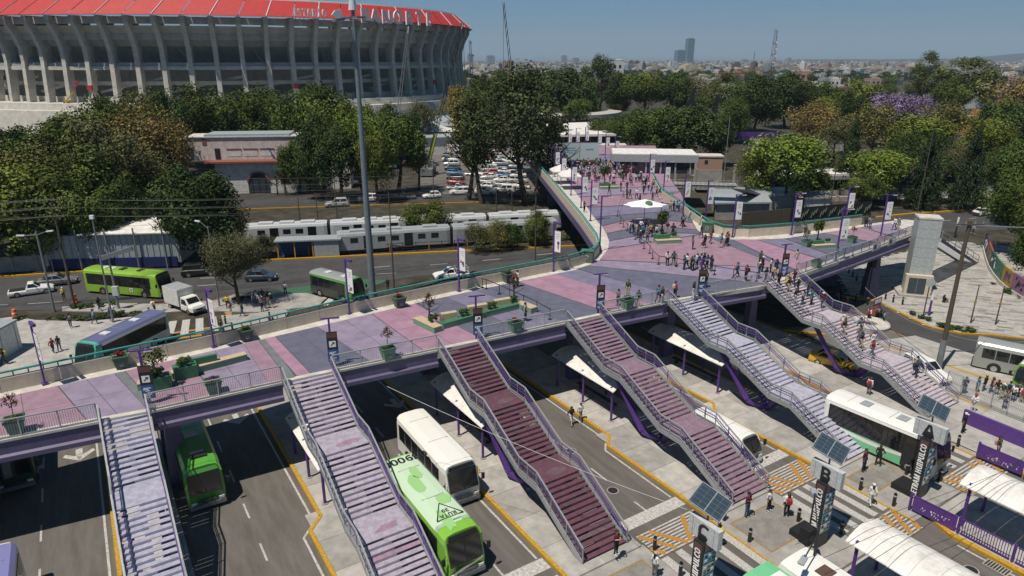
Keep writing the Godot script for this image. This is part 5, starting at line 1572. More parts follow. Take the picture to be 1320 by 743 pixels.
	for k in pts.size():
		var u: Vector2 = pts[k]
		var w: Vector2 = pts[(k + 1) % pts.size()]
		lg.quad(V(u.x, u.y, -0.3), V(w.x, w.y, -0.3), V(w.x, w.y, 0.3), V(u.x, u.y, 0.3))
	var em := part(sd, "emblem", lg.mesh(M.sign_white), V(sin(la) * (R + 3.4), 45.0, cos(la) * (R + 3.0)))
	em.rotation.y = la
	crane("lattice_crane", "tall pale lattice crane leaning against the stadium ribs", V(-32.7, 0, -187.2), V(-27.0, 36.2, -188.1), M.steel_grey, M.steel_grey)
	crane("mobile_crane", "dark mobile crane boom with yellow green base by the stadium", V(-21.5, 0, -173.7), V(-11.8, 36.7, -174.6), M.dark_metal, mat("crane_yellow", 0.35, 0.42, 0.04))
	crane("tower_boom_crane", "dark crane boom with white tip rising beyond the big tree", V(2.3, 0, -230.0), V(-2.7, 45.1, -230.0), M.dark_metal, M.dark_metal)
	var cl := thing("boom_lift", "small yellow boom lift with red arm at the foot of the ribs", "lift", c + V(sin(deg_to_rad(-8.5)) * 128.5, y0, cos(deg_to_rad(-8.5)) * 128.5))
	bx(cl, "chassis", V(0, 0.6, 0), V(2.2, 0.9, 1.6), M.kerb_yellow)
	beamp(cl, "arm", V(0, 1.0, 0.3), V(3.6, 4.4, 0.3), 0.35, 0.35, M.kerb_yellow)
	beamp(cl, "arm", V(3.6, 4.4, 0.3), V(5.4, 7.4, 0.3), 0.3, 0.3, M.sign_red)
	bx(cl, "basket", V(5.5, 7.9, 0.3), V(1.0, 1.0, 0.8), M.sign_red)
	for x in [-0.8, 0.8]: wheel(cl, V(x, 0.35, 0.8), 0.35, 0.25, 1.0)
	var cg := thing("hoist_cable", "pair of hoist cables hanging beside the stadium end", "cable", c + V(133, 12, 40))
	for k in 2:
		tubep(cg, "cable", V(k * 1.4, 0, k), V(k * 0.7 - 0.6, 25, k), 0.14, 0.14, M.dark_metal, 5)
	for k in 4: bx(cg, "hook_block", V(0.2 + (k % 2), 24 - k * 6.0, 0.5), V(0.6, 0.9, 0.6), M.dark_metal)

func crane(called: String, label: String, foot: Vector3, tip: Vector3, boom: Material, base: Material) -> void:
	var t := thing(called, label, "crane", foot)
	var d := tip - foot
	var root := V(0, 2.6, 0)
	bx(t, "carrier", V(0, 1.2, 0), V(3.0, 1.6, 9.0), M.steel_grey)
	bx(t, "cab", V(0.9, 2.9, 0.6), V(1.3, 1.8, 2.2), M.steel_grey)
	for z in [-3.2, -1.2, 1.2, 3.2]:
		for sg in [-1.0, 1.0]: wheel(t, V(sg * 1.4, 0.6, z), 0.6, 0.4, sg)
	var b := MB.new()
	var side := V(d.z, 0, -d.x).normalized() * 0.45
	var up := d.normalized().cross(side).normalized() * 0.45
	var n := 16
	for k in n:
		var p := root.lerp(d, float(k) / n)
		var q := root.lerp(d, float(k + 1) / n)
		var w := lerpf(1.0, 0.45, float(k) / n)
		for c in [[1, 1], [1, -1], [-1, -1], [-1, 1]]:
			b.beam(p + (side * c[0] + up * c[1]) * w, q + (side * c[0] + up * c[1]) * w, 0.16, 0.16)
		b.beam(p + (side + up) * w, q + (-side + up) * w, 0.12, 0.12)
		b.beam(p + (-side - up) * w, q + (side - up) * w, 0.12, 0.12)
		b.beam(p + (side - up) * w, q + (side + up) * w, 0.12, 0.12)
	part(t, "boom", b.mesh(boom))
	beamp(t, "boom_heel", root, root.lerp(d, 0.22), 0.7, 0.7, base)
	beamp(t, "jib_tip", root.lerp(d, 0.95), d, 0.5, 0.5, M.white_metal)
	tubep(t, "hoist_line", d, V(d.x * 1.02, d.y * 0.45, d.z * 1.02), 0.05, 0.05, M.wire, 4)

func block_mesh(sd: int, m: Material, m2: Material) -> ArrayMesh:
	# a flat-roofed house in a unit box: walls, parapet, stair head, tank, dark openings
	var r := RandomNumberGenerator.new()
	r.seed = sd
	var b := MB.new()
	b.box(V(0, 0.42, 0), V(1, 0.84, 1))
	b.box(V(r.randf_range(-0.2, 0.2), 0.92, r.randf_range(-0.2, 0.2)), V(0.4, 0.16, 0.4))
	for s in [-1.0, 1.0]:
		b.box(V(s * 0.48, 0.86, 0), V(0.05, 0.05, 1.02))
		b.box(V(0, 0.86, s * 0.48), V(0.9, 0.05, 0.05))
	var am := b.mesh(m)
	var w := MB.new()
	for i in 3:
		for j in 2:
			w.box(V(-0.3 + i * 0.3, 0.24 + j * 0.34, 0.5), V(0.14, 0.17, 0.02))
			w.box(V(-0.5, 0.24 + j * 0.34, -0.3 + i * 0.3), V(0.02, 0.17, 0.14))
			w.box(V(0.5, 0.24 + j * 0.34, -0.3 + i * 0.3), V(0.02, 0.17, 0.14))
	var ar := []
	ar.resize(Mesh.ARRAY_MAX)
	ar[Mesh.ARRAY_VERTEX] = w.v
	ar[Mesh.ARRAY_NORMAL] = w.n
	am.add_surface_from_arrays(Mesh.PRIMITIVE_TRIANGLES, ar)
	am.surface_set_material(1, m2)
	return am

func city() -> void:
	var r := RandomNumberGenerator.new()
	r.seed = 5
	var tones := [["white", 0.58, 0.57, 0.55], ["cream", 0.50, 0.45, 0.36], ["grey", 0.34, 0.34, 0.33], ["pink", 0.46, 0.33, 0.29], ["ochre", 0.42, 0.28, 0.14], ["terracotta", 0.33, 0.15, 0.10], ["pale blue", 0.36, 0.42, 0.46], ["brick", 0.26, 0.17, 0.13]]
	var ms := []
	var meshes := []
	for t in tones:
		ms.append(mat("house_" + t[0], t[1], t[2], t[3], 0.9, 0, "soft", 9.0))
		meshes.append(block_mesh(meshes.size(), ms[-1], M.glass_blue))
	for i in 240:
		var z := -r.randf_range(560, 1900)
		var x := r.randf_range(-0.06, 0.80) * -z
		var k := [0, 0, 0, 0, 1, 1, 2, 2, 2, 3, 4, 5, 6, 7][r.randi() % 14] as int
		var o := MeshInstance3D.new()
		o.name = numbered("far_house")
		o.mesh = meshes[k]
		add_child(o, true)
		o.position = V(x, 0, z)
		o.rotation.y = r.randf_range(-0.6, 0.6)
		o.scale = V(r.randf_range(9, 19), r.randf_range(6, 12.5), r.randf_range(9, 16))
		tag(o, "far %s flat roofed house in the city beyond the trees" % tones[k][0], "house", "far city houses")
	var mm := MultiMesh.new()
	mm.transform_format = MultiMesh.TRANSFORM_3D
	mm.use_colors = true
	var bm := MB.new()
	bm.box(V(0, 0.42, 0), V(1, 0.84, 1))
	bm.box(V(0.1, 0.92, 0), V(0.5, 0.16, 0.5))
	var cm := mat("far_city", 1, 1, 1, 0.9)
	cm.vertex_color_use_as_albedo = true
	mm.mesh = bm.mesh(cm)
	mm.instance_count = 4200
	for i in 4200:
		var z := -pow(r.randf(), 1.3) * 6500.0 - 1500.0
		var x := r.randf_range(-0.25, 0.85) * -z
		mm.set_instance_transform(i, Transform3D(Basis(Vector3.UP, r.randf()).scaled(V(r.randf_range(9, 24), r.randf_range(6, 15) + (12.0 if r.randf() < 0.04 else 0.0), r.randf_range(9, 20))), V(x, 0, z)))
		var t: Array = tones[[0, 0, 0, 0, 1, 1, 2, 2, 2, 6, 2, 0, 3, 7][r.randi() % 14]]
		var g := r.randf_range(0.4, 0.95)
		mm.set_instance_color(i, Color(t[1] * g, t[2] * g, t[3] * g))
	var mi := MultiMeshInstance3D.new()
	mi.name = "far_city"
	mi.multimesh = mm
	add_child(mi)
	tag(mi, "hazy mass of low roofs at the far edge of the city", "city", "", "stuff")
	# towers on the skyline: [x, z, width, height, tone, label]
	var tw := mat("tower_glass", 0.10, 0.20, 0.25, 0.25)
	var tg := mat("tower_grey", 0.24, 0.29, 0.33, 0.6)
	for s in [[824, -3504, 43, 71, 0], [915, -3688, 37, 130, 1], [-476, -4173, 55, 58, 2], [-246, -4193, 32, 58, 3], [-131, -4298, 47, 50, 4], [334, -4588, 35, 52, 5], [409, -4582, 40, 37, 6], [645, -4555, 40, 28, 7], [1425, -4793, 44, 18, 8], [1324, -4822, 44, 18, 9], [1552, -4753, 44, 28, 10], [1591, -4740, 33, 18, 11], [1883, -4847, 28, 38, 12], [1938, -4825, 34, 28, 13], [2016, -4793, 34, 18, 14], [2290, -4668, 40, 9, 15], [2544, -4763, 41, 8, 16]]:
		var t := thing("skyline_tower", "", "tower", V(s[0], 0, s[1]), 0.3, "skyline towers")
		var m: Material = tw if s[4] < 2 else tg
		bx(t, "shaft", V(0, s[3] * 0.5, 0), V(s[2], s[3], s[2] * 0.8), m)
		bx(t, "crown", V(0, s[3] + 2, 0), V(s[2] * 0.6, 4, s[2] * 0.5), tg)
		for k in int(s[3] / 12.0): bx(t, "floor_band", V(0, 10 + k * 12.0, 0), V(s[2] * 1.01, 1.6, s[2] * 0.81), tg)
		t.set_meta("label", ["wide blue glass tower on the skyline beside the tallest one", "tallest slim blue glass tower on the skyline"][s[4]] if s[4] < 2 else "low hazy grey tower block on the far skyline")
	# telecom masts
	lattice_mast("lattice_mast", "tall rusty grey lattice telecom mast with dishes above the city", V(213.2, 51.1, -582.2), 1.6)
	lattice_mast("lattice_mast", "thin plain lattice mast on the far skyline", V(482.2, 44.1, -1420.4), 0.9)

func lattice_mast(called: String, label: String, q: Vector3, w: float) -> void:
	var h := q.y
	var t := thing(called, label, "mast", V(q.x, 0, q.z))
	var rd := mat("mast_rust", 0.20, 0.15, 0.135)
	var n := 12
	for k in n:
		var b := MB.new()
		var y0 := h * k / n
		var y1 := h * (k + 1) / n
		var w0 := w * lerpf(1.6, 0.5, float(k) / n)
		var w1 := w * lerpf(1.6, 0.5, float(k + 1) / n)
		for c in [[1, 1], [1, -1], [-1, -1], [-1, 1]]: b.beam(V(c[0] * w0, y0, c[1] * w0), V(c[0] * w1, y1, c[1] * w1), 0.2, 0.2)
		b.beam(V(w0, y0, w0), V(-w1, y1, w1), 0.14, 0.14)
		b.beam(V(-w0, y0, w0), V(w1, y1, w1), 0.14, 0.14)
		b.beam(V(w0, y0, -w0), V(w1, y1, w1), 0.14, 0.14)
		part(t, "lattice_section", b.mesh(rd if k % 2 == 0 else M.steel_grey))
	if w > 1.2:
		for k in 14:
			var a := k * 2.1
			var y := h * (0.62 + 0.36 * ((k * 7) % 14) / 14.0)
			bx(t, "antenna_panel", V(cos(a) * 1.7, y, sin(a) * 1.7), V(0.5, 2.2, 0.4), M.grey_panel)
		for k in 4: tubep(t, "dish", V(1.5, h * (0.5 + k * 0.1), 1.0), V(1.7, h * (0.5 + k * 0.1), 1.6), 0.9, 0.9, M.sign_white, 10)
	tubep(t, "tip", V(0, h, 0), V(0, h * 1.08, 0), 0.1, 0.04, M.white_metal, 5)

func leaf_mat(called: String, soft: float) -> StandardMaterial3D:
	var m := mat(called, 1, 1, 1, 0.75)
	m.vertex_color_use_as_albedo = true
	m.metallic_specular = 0.25
	m.backlight_enabled = true
	m.backlight = Color(0.10, 0.13, 0.04)
	return m

# a crown in a unit box (x, z in -1..1, y in 0..1): leaf clumps spread through the volume
func crown(sd: int, tint: Color, clumps: int, leaves: int, shape: int, leaf: float, spread: float, mate: Material) -> ArrayMesh:
	var r := RandomNumberGenerator.new()
	r.seed = sd
	var b := MB.new()
	b.tinted = true
	var spots := []
	for i in clumps:
		var p := Vector3.ZERO
		var rad := 0.3
		var t := r.randf()
		match shape:
			1:  # conifer: rings that narrow upwards
				var y := pow(r.randf(), 1.3)
				var a := r.randf() * TAU
				var q := (1.0 - y) * r.randf_range(0.45, 0.95)
				p = V(cos(a) * q, y * 0.95 + 0.02, sin(a) * q)
				rad = 0.10 + 0.16 * (1.0 - y)
			2:  # tall loose crown
				var a := r.randf() * TAU
				var y := r.randf()
				var q := sin(PI * clampf(0.12 + y * 0.8, 0, 1)) * sqrt(r.randf()) * 0.9
				p = V(cos(a) * q, y * 0.9 + 0.05, sin(a) * q)
				rad = r.randf_range(0.14, 0.26)
			_:  # rounded, lumpy
				var d := V(r.randfn(), r.randfn() * 0.9 + 0.25, r.randfn()).normalized()
				var q := r.randf_range(0.35, 0.82)
				p = V(d.x * q, 0.46 + d.y * q * 0.46, d.z * q)
				rad = r.randf_range(0.2, 0.36)
		spots.append([p, rad, r.randf_range(0.6, 1.5)])
	for s in spots:
		var c: Vector3 = s[0]
		for k in leaves:
			var d := V(r.randfn(), r.randfn(), r.randfn()).normalized()
			var q: float = s[1] * pow(r.randf(), 0.33)
			var o := V(d.x * q, d.y * q * 0.62, d.z * q) * spread
			var nn := (d + V(0, 0.55, 0) + V(r.randfn(), r.randfn(), r.randfn()) * 0.55).normalized()
			var u := nn.cross(V(r.randfn(), r.randfn(), r.randfn())).normalized()
			var w := nn.cross(u)
			var e := leaf * r.randf_range(0.6, 1.35)
			var g: float = s[2] * r.randf_range(0.7, 1.3)
			b.col = Color(tint.r * g * r.randf_range(0.85, 1.2), tint.g * g, tint.b * g * r.randf_range(0.8, 1.15))
			var m := c + o
			var uy := V(u.x, u.y * 0.55, u.z) * e
			var wy := V(w.x, w.y * 0.55, w.z) * e * 0.62
			b.quad(m - uy, m - wy, m + uy, m + wy, nn)
	return b.mesh(mate)

func trunk(sd: int, twigs: int) -> ArrayMesh:
	# unit height one, crown base about 0.3; limbs reach into the crown
	var r := RandomNumberGenerator.new()
	r.seed = sd
	var b := MB.new()
	var bend := V(r.randf_range(-0.05, 0.05), 0, r.randf_range(-0.05, 0.05))
	b.tube(V(0, -0.01, 0), V(0, 0.18, 0) + bend, 0.035, 0.026, 7)
	b.tube(V(0, 0.18, 0) + bend, V(0, 0.42, 0) + bend * 1.8, 0.026, 0.017, 7)
	b.tube(V(0, 0.42, 0) + bend * 1.8, V(0, 0.82, 0) + bend * 1.2, 0.017, 0.004, 6)
	for i in twigs:
		var a := TAU * i / twigs + r.randf()
		var y := r.randf_range(0.24, 0.6)
		var from := V(0, y, 0) + bend * 1.5
		var to := from + V(cos(a), 0.6, sin(a)) * r.randf_range(0.16, 0.3)
		b.tube(from, to, 0.013, 0.007, 5)
		b.tube(to, to + V(cos(a + 0.5), 0.9, sin(a + 0.5)) * 0.14, 0.007, 0.003, 4)
		b.tube(to, to + V(cos(a - 0.6), 0.5, sin(a - 0.6)) * 0.13, 0.006, 0.003, 4)
	return b.mesh(M.bark)

var kinds := {}
func tree(k: String, at: Vector3, h: float, r: float, label: String, group: String, low := -1.0) -> Node3D:
	var d: Dictionary = kinds[k]
	var t := thing(d.called, label, "tree", at, rng.randf() * TAU, group)
	var lo: float = d.low if low < 0.0 else low
	var tm: Array = d.trunk
	var tr := part(t, "trunk", tm[rng.randi() % tm.size()])
	tr.scale = V(h * 0.8, h * 0.92, h * 0.8)
	var cm: Array = d.crown
	if cm.size():
		var cr := part(t, "crown", cm[rng.randi() % cm.size()], V(0, h * lo, 0))
		cr.scale = V(r, h * (1.0 - lo), r)
	return t

func trees() -> void:
	mat("bark", 0.085, 0.07, 0.055, 0.95, 0, "rough", 2.0, false)
	var lm := leaf_mat("leaves", 0.5)
	var tr := []
	for i in 3: tr.append(trunk(100 + i, 6))
	var bare := [trunk(200, 14), trunk(201, 16)]
	var def := {
		"mid": ["broadleaf_tree", Color(0.092, 0.122, 0.03), 46, 260, 0, 0.034, 1.0, 0.2],
		"bright": ["leafy_tree", Color(0.1, 0.15, 0.034), 46, 260, 0, 0.034, 1.0, 0.2],
		"dark": ["dense_tree", Color(0.052, 0.084, 0.026), 50, 250, 0, 0.034, 1.0, 0.16],
		"olive": ["olive_tree", Color(0.12, 0.125, 0.052), 44, 150, 0, 0.032, 1.08, 0.24],
		"brown": ["dry_tree", Color(0.138, 0.110, 0.050), 42, 130, 0, 0.032, 1.1, 0.25],
		"yellow": ["yellowing_tree", Color(0.163, 0.144, 0.037), 50, 150, 2, 0.034, 1.1, 0.36],
		"gum": ["eucalyptus_tree", Color(0.074, 0.096, 0.038), 64, 130, 2, 0.034, 1.1, 0.36],
		"pine": ["conifer_tree", Color(0.036, 0.058, 0.028), 100, 100, 1, 0.04, 1.0, 0.1],
		"jaca": ["jacaranda_tree", Color(0.169, 0.138, 0.288), 46, 210, 0, 0.036, 1.0, 0.25]}
	for k in def:
		var d: Array = def[k]
		var cs := []
		for i in (3 if k in ["mid", "dark"] else 2): cs.append(crown(hash(k) % 1000 + i, Color(d[1].r * [0.85, 1.3, 1.05][i], d[1].g * [0.85, 1.22, 1.05][i], d[1].b * [0.9, 1.0, 1.1][i]), d[2], d[3], d[4], d[5], d[6], lm))
		kinds[k] = {"called": d[0], "crown": cs, "trunk": tr, "low": d[7]}
	kinds["bare"] = {"called": "bare_tree", "crown": [], "trunk": bare, "low": 0.3}
	var words := {"mid": "mid green broadleaf tree", "bright": "bright green leafy tree", "dark": "dense dark green tree", "olive": "grey olive leaved tree", "brown": "brownish half dry tree", "yellow": "yellowing tall tree", "gum": "tall loose eucalyptus", "pine": "dark pointed conifer", "jaca": "purple flowering jacaranda tree", "bare": "bare grey twiggy tree"}
	var list := [
		["in the grove below the stadium", "grove below the stadium", [
			[-70.0, -91.8, 16.4, 8.3, "mid"], [-63.0, -93.0, 14.1, 7.0, "mid"], [-74.2, -103.2, 16.6, 8.0, "olive"], [-66.2, -103.2, 16.9, 7.4, "mid"], [-65.0, -112.3, 17.5, 7.3, "olive"], [-86.4, -112.3, 17.5, 8.0, "dark"], [-83.8, -121.1, 18.6, 8.5, "mid"], [-77.6, -127.7, 19.5, 9.0, "olive"], [-75.1, -137.3, 20.1, 8.8, "brown"], [-63.1, -118.0, 13.7, 6.2, "olive"], [-57.2, -97.8, 12.2, 4.7, "dark"], [-102.3, -137.3, 17.4, 8.0, "dark"], [-91.3, -143.1, 18.2, 8.3, "dark"], [-87.1, -152.1, 19.9, 7.9, "mid"], [-80.0, -97.8, 15.0, 7.6, "mid"], [-72.0, -89.2, 12.6, 4.8, "bright"], [-58.5, -93.8, 11.3, 3.9, "dark"], [-70.6, -143.1, 18.5, 5.8, "brown"], [-92.5, -157.1, 22.3, 7.7, "mid"], [-88.7, -165.7, 22.8, 8.1, "olive"], [-97.7, -153.1, 18.8, 7.5, "mid"], [-86.3, -172.8, 23.1, 6.9, "dark"], [-82.9, -147.5, 21.1, 6.8, "mid"]]],
		["beside the white roofed shed", "trees along the avenue", [[-43.9, -91.8, 15.3, 6.9, "dark"], [-47.8, -93.8, 11.8, 3.9, "dark"], [-40.8, -94.5, 8.9, 3.4, "olive"]]],
		["behind the pink house", "trees behind the pink house", [[-83.5, -187.3, 23.5, 10.2, "mid"], [-72.3, -191.6, 21.8, 9.3, "mid"], [-91.0, -187.3, 19.6, 8.6, "dark"], [-83.1, -202.6, 19.9, 9.2, "dark"], [-66.6, -197.8, 19.5, 7.9, "mid"], [-52.9, -174.0, 23.8, 8.5, "dark"], [-45.4, -168.0, 24.3, 8.7, "mid"], [-74.5, -211.3, 21.8, 9.6, "mid"], [-39.8, -183.1, 18.6, 6.3, "mid"], [-35.8, -202.6, 17.1, 6.4, "dark"], [-28.8, -220.6, 17.1, 6.3, "olive"]]],
		["between the house and the parking lot", "trees by the parking lot", [[-40.5, -142.2, 18.6, 6.2, "dark"], [-35.5, -138.9, 17.3, 6.5, "dark"], [-47.0, -147.5, 13.4, 4.7, "dark"], [-31.6, -143.1, 20.0, 5.8, "bright"], [-25.0, -145.7, 19.6, 7.2, "bright"], [-27.5, -137.3, 15.9, 4.4, "mid"], [-21.1, -152.1, 12.9, 4.0, "olive"], [-39.6, -168.0, 20.8, 6.8, "mid"], [-27.9, -187.3, 15.6, 6.4, "dark"]]],
		["standing at the edge of the parking lot", "trees by the parking lot", [[-6.1, -137.3, 22.1, 6.4, "gum"], [2.9, -135.7, 26.7, 9.5, "gum"], [-9.2, -140.5, 20.5, 5.3, "yellow"], [7.3, -137.3, 17.4, 5.0, "gum"], [-19.7, -249.1, 19.4, 7.0, "yellow"], [-10.5, -230.8, 23.7, 9.2, "mid"]]],
		["in the wood behind the station roof", "wood behind the station", [[14.2, -317.6, 26.4, 16.0, "dark"], [26.7, -317.6, 27.0, 14.2, "dark"], [41.7, -338.6, 29.7, 10.4, "gum"], [56.7, -362.5, 25.0, 14.2, "dark"], [68.8, -362.5, 23.9, 14.2, "mid"], [83.0, -362.5, 25.0, 14.2, "dark"], [27.6, -288.9, 14.4, 7.5, "bright"], [8.1, -362.5, 23.1, 12.1, "mid"], [97.8, -372.9, 21.0, 12.5, "olive"], [-4.7, -421.5, 24.5, 11.7, "mid"], [-19.4, -458.6, 20.9, 10.2, "dark"], [30.6, -235.1, 10.3, 6.9, "mid"], [14.7, -230.8, 8.2, 5.5, "dark"], [36.8, -226.6, 12.5, 7.1, "dark"]]],
		["overhanging the deck by the grey pavilion", "trees by the pavilion", [[37.2, -211.3, 15.1, 7.8, "dark"], [40.5, -191.6, 17.9, 10.4, "dark"], [47.9, -185.9, 18.1, 10.6, "dark"], [56.5, -188.7, 14.4, 6.5, "dark"], [49.3, -211.3, 14.0, 9.6, "mid"]]],
		["beside the rail platform", "trees along the rail platform", [[54.5, -132.7, 16.3, 9.3, "bright"], [49.8, -135.7, 12.7, 5.5, "mid"], [75.1, -137.3, 12.0, 7.4, "bright"], [69.2, -131.2, 7.9, 4.2, "mid"], [62.3, -137.3, 7.5, 4.0, "dark"], [80.4, -131.2, 15.0, 3.8, "pine"], [88.2, -129.8, 15.8, 3.8, "pine"], [73.5, -147.5, 16.6, 3.9, "pine"], [83.0, -143.1, 15.4, 4.2, "dark"], [87.1, -137.3, 11.3, 4.8, "dark"]]],
		["in the wood to the east", "eastern wood", [[92.4, -299.1, 22.4, 10.1, "gum"], [96.5, -276.3, 23.7, 12.4, "dark"], [118.2, -299.1, 24.6, 13.4, "dark"], [132.7, -299.1, 21.5, 11.8, "dark"], [78.0, -241.9, 17.6, 6.8, "dark"], [98.1, -288.9, 13.5, 8.1, "bright"], [88.9, -202.6, 18.0, 9.2, "brown"], [136.9, -276.3, 22.0, 10.9, "mid"], [98.5, -187.3, 18.0, 9.1, "olive"], [101.9, -174.0, 16.4, 9.5, "mid"], [88.9, -187.3, 13.5, 6.4, "olive"], [125.9, -202.6, 17.1, 9.2, "olive"], [212.6, -362.5, 31.4, 8.5, "gum"], [208.8, -325.7, 28.3, 18.2, "gum"], [186.4, -299.1, 22.4, 10.1, "mid"], [144.3, -202.6, 19.3, 8.7, "dark"], [175.2, -241.9, 24.2, 13.0, "brown"], [121.8, -174.0, 15.5, 7.0, "mid"], [126.9, -230.8, 19.6, 10.5, "jaca"], [135.8, -235.1, 18.7, 8.0, "jaca"], [126.4, -187.3, 9.4, 6.4, "bright"], [141.4, -187.3, 19.6, 9.6, "dark"], [104.6, -230.8, 18.1, 6.5, "mid"], [103.3, -211.3, 20.3, 6.0, "dark"], [97.0, -157.1, 13.3, 5.4, "dark"], [100.3, -152.1, 11.2, 5.3, "olive"]]],
		["on the edge of the paved plaza", "trees by the paved plaza", [[76.2, -97.8, 14.5, 6.1, "dark"], [75.6, -91.8, 16.9, 6.1, "mid"], [88.8, -118.0, 16.3, 5.6, "dark"], [66.6, -82.6, 11.2, 3.5, "dark"], [99.1, -137.3, 12.9, 4.4, "dark"]]],
		["by the rear track", "shrubs by the tracks", [[-14.2, -109.1, 6.8, 4.4, "mid"], [-16.9, -110.1, 5.5, 2.6, "olive"]]],
		["in front of the grey train", "shrubs by the tracks", [[-2.4, -100.5, 5.4, 2.9, "olive"], [4.0, -103.2, 6.5, 2.6, "mid"], [-5.3, -99.6, 5.1, 2.6, "olive"], [0.0, -101.3, 4.7, 2.2, "dark"], [-36.8, -97.8, 3.6, 2.3, "olive"]]]]
	for g in list:
		for e in g[2]:
			tree(e[4], V(e[0], 0, e[1]), e[2], e[3], "%s %s" % [words[e[4]], g[0]], g[1], 0.03 if g[1].begins_with("shrubs") else -1.0)
	# the lone olive by the avenue has a finer crown and a leaning trunk
	var fine := [crown(77, Color(0.105, 0.110, 0.055), 80, 260, 0, 0.022, 1.12, lm)]
	kinds["lone"] = {"called": "olive_tree", "crown": fine, "trunk": [trunk(300, 9)], "low": 0.3}
	tree("lone", V(-32.83, 0, -76.44), 10.04, 3.9, "lone grey olive tree with leaning trunk on the avenue pavement", "")
	tree("bare", V(-49.32, 0, -145.67), 9.0, 3.0, "leafless grey tree in front of the pink house", "")
	tree("bare", V(-51.31, 0, -146.56), 7.0, 3.0, "small leafless tree beside the pink house arch", "")
	# far trees that can still be told apart
	var far := RandomNumberGenerator.new()
	far.seed = 31
	var fk := ["dark", "mid", "olive", "dark", "gum", "mid"]
	for i in 120:
		var z := -far.randf_range(330, 1100)
		var x := far.randf_range(-0.10, 0.80) * -z
		if x / -z < -0.02 and z > -480: continue
		var kd: String = fk[far.randi() % 6]
		tree(kd, V(x, 0, z), far.randf_range(9, 17), far.randf_range(4.5, 9.0), "%s among far houses" % words[kd], "trees between the far houses")
	# beyond that the wood reads as one mass
	var mm := MultiMesh.new()
	mm.transform_format = MultiMesh.TRANSFORM_3D
	mm.mesh = crown(901, Color(0.040, 0.055, 0.026), 22, 60, 0, 0.09, 1.0, lm)
	mm.instance_count = 1500
	for i in 1500:
		var z := -pow(far.randf(), 1.4) * 4200.0 - 900.0
		var x := far.randf_range(-0.30, 0.85) * -z
		var r := far.randf_range(6, 13)
		mm.set_instance_transform(i, Transform3D(Basis(Vector3.UP, far.randf() * TAU).scaled(V(r, far.randf_range(7, 13), r)), V(x, 0, z)))
	var mi := MultiMeshInstance3D.new()
	mi.name = "far_woodland"
	mi.multimesh = mm
	add_child(mi)
	tag(mi, "far green woodland mass between the roofs of the city", "woodland", "", "stuff")

func banner_art(parent: Node, c: Vector3, w: float, h: float, sd: int) -> void:
	# a printed cloth: white field with a grey headline and coloured blobs, both faces
	var bn := bx(parent, "banner", c, V(w, h, 0.03), M.sign_white)
	var r := RandomNumberGenerator.new()
	r.seed = sd
	var inks := [M.purple, M.sign_blue, M.teal, M.sign_grey, M.orange_plastic]
	for f in [-1.0, 1.0]:
		for k in 3: bx(bn, "print", V(r.randf_range(-0.05, 0.05) * w, h * (0.36 - k * 0.09), f * 0.018), V(w * r.randf_range(0.4, 0.7), h * 0.035, 0.004), M.sign_grey)
		for k in 4:
			var ink: Material = inks[(sd + k) % 5]
			bx(bn, "print", V(r.randf_range(-0.28, 0.28) * w, h * r.randf_range(-0.42, -0.02), f * (0.018 + 0.001 * k)), V(w * r.randf_range(0.15, 0.4), h * r.randf_range(0.06, 0.16), 0.004), ink)

func deck_lamp(base: Vector3, h: float, turn: float, flag: bool, label: String, lamp := true) -> void:
	var t := thing("banner_lamp_post", label, "lamp post", base, turn, "purple lamp posts on the deck")
	bx(t, "foot", V(0, 0.06, 0), V(0.36, 0.12, 0.36), M.purple)
	bx(t, "post", V(0, h * 0.5, 0), V(0.16, h, 0.1), M.purple)
	if lamp:
		bx(t, "arm", V(0.55, h - 0.05, 0), V(1.1, 0.08, 0.1), M.purple)
		bx(t, "lamp_head", V(0.95, h - 0.11, 0), V(0.55, 0.06, 0.2), M.lamp_white)
	else:
		bx(t, "top_arm", V(0.45, h - 0.1, 0), V(0.9, 0.18, 0.2), M.purple)
	if flag:
		banner_art(t, V(0.52, h * 0.62, 0), 0.75, minf(2.2, h * 0.42), int(base.x * 7 + base.z))
		for y in [0.84, 0.4]: bx(t, "bracket", V(0.4, h * y, 0), V(0.8, 0.04, 0.04), M.purple)

func totem(base: Vector3, h: float, label: String) -> void:
	var t := thing("wayfinding_totem", label, "sign", base, 0.25, "wayfinding totems at the stair heads")
	bx(t, "post", V(0, h * 0.5, 0), V(0.14, h, 0.14), M.purple)
	bx(t, "arm", V(0.1, h, 0), V(1.3, 0.09, 0.12), M.purple)
	bx(t, "lamp_head", V(0.5, h - 0.07, 0), V(0.5, 0.05, 0.14), M.lamp_white)
	bx(t, "sign_panel", V(0.12, h * 0.42, 0.12), V(0.75, h * 0.62, 0.08), M.sign_dark)
	bx(t, "sign_field", V(0.12, h * 0.24, 0.165), V(0.7, h * 0.25, 0.012), M.sign_blue)
	bx(t, "sign_field", V(0.12, h * 0.66, 0.165), V(0.7, h * 0.1, 0.012), mat("totem_brown", 0.12, 0.05, 0.05))
	var sq := bx(t, "pictogram", V(0.12, h * 0.48, 0.168), V(0.46, 0.46, 0.012), M.sign_white)
	var ar := MB.new()
	ar.beam(V(-0.12, -0.12, 0.01), V(0.1, 0.1, 0.01), 0.06, 0.008, V(0, 0, 1))
	ar.box(V(0.06, 0.12, 0.01), V(0.16, 0.05, 0.01))
	ar.box(V(0.12, 0.06, 0.01), V(0.05, 0.16, 0.01))
	part(sq, "arrow", ar.mesh(M.sign_dark))
	for k in 2:
		for j in 3: bx(t, "text_line", V(0.1 - 0.08 * (j % 2), h * (0.31 - k * 0.12) - j * 0.1, 0.174), V(0.45 - 0.1 * j, 0.05, 0.008), M.sign_white)

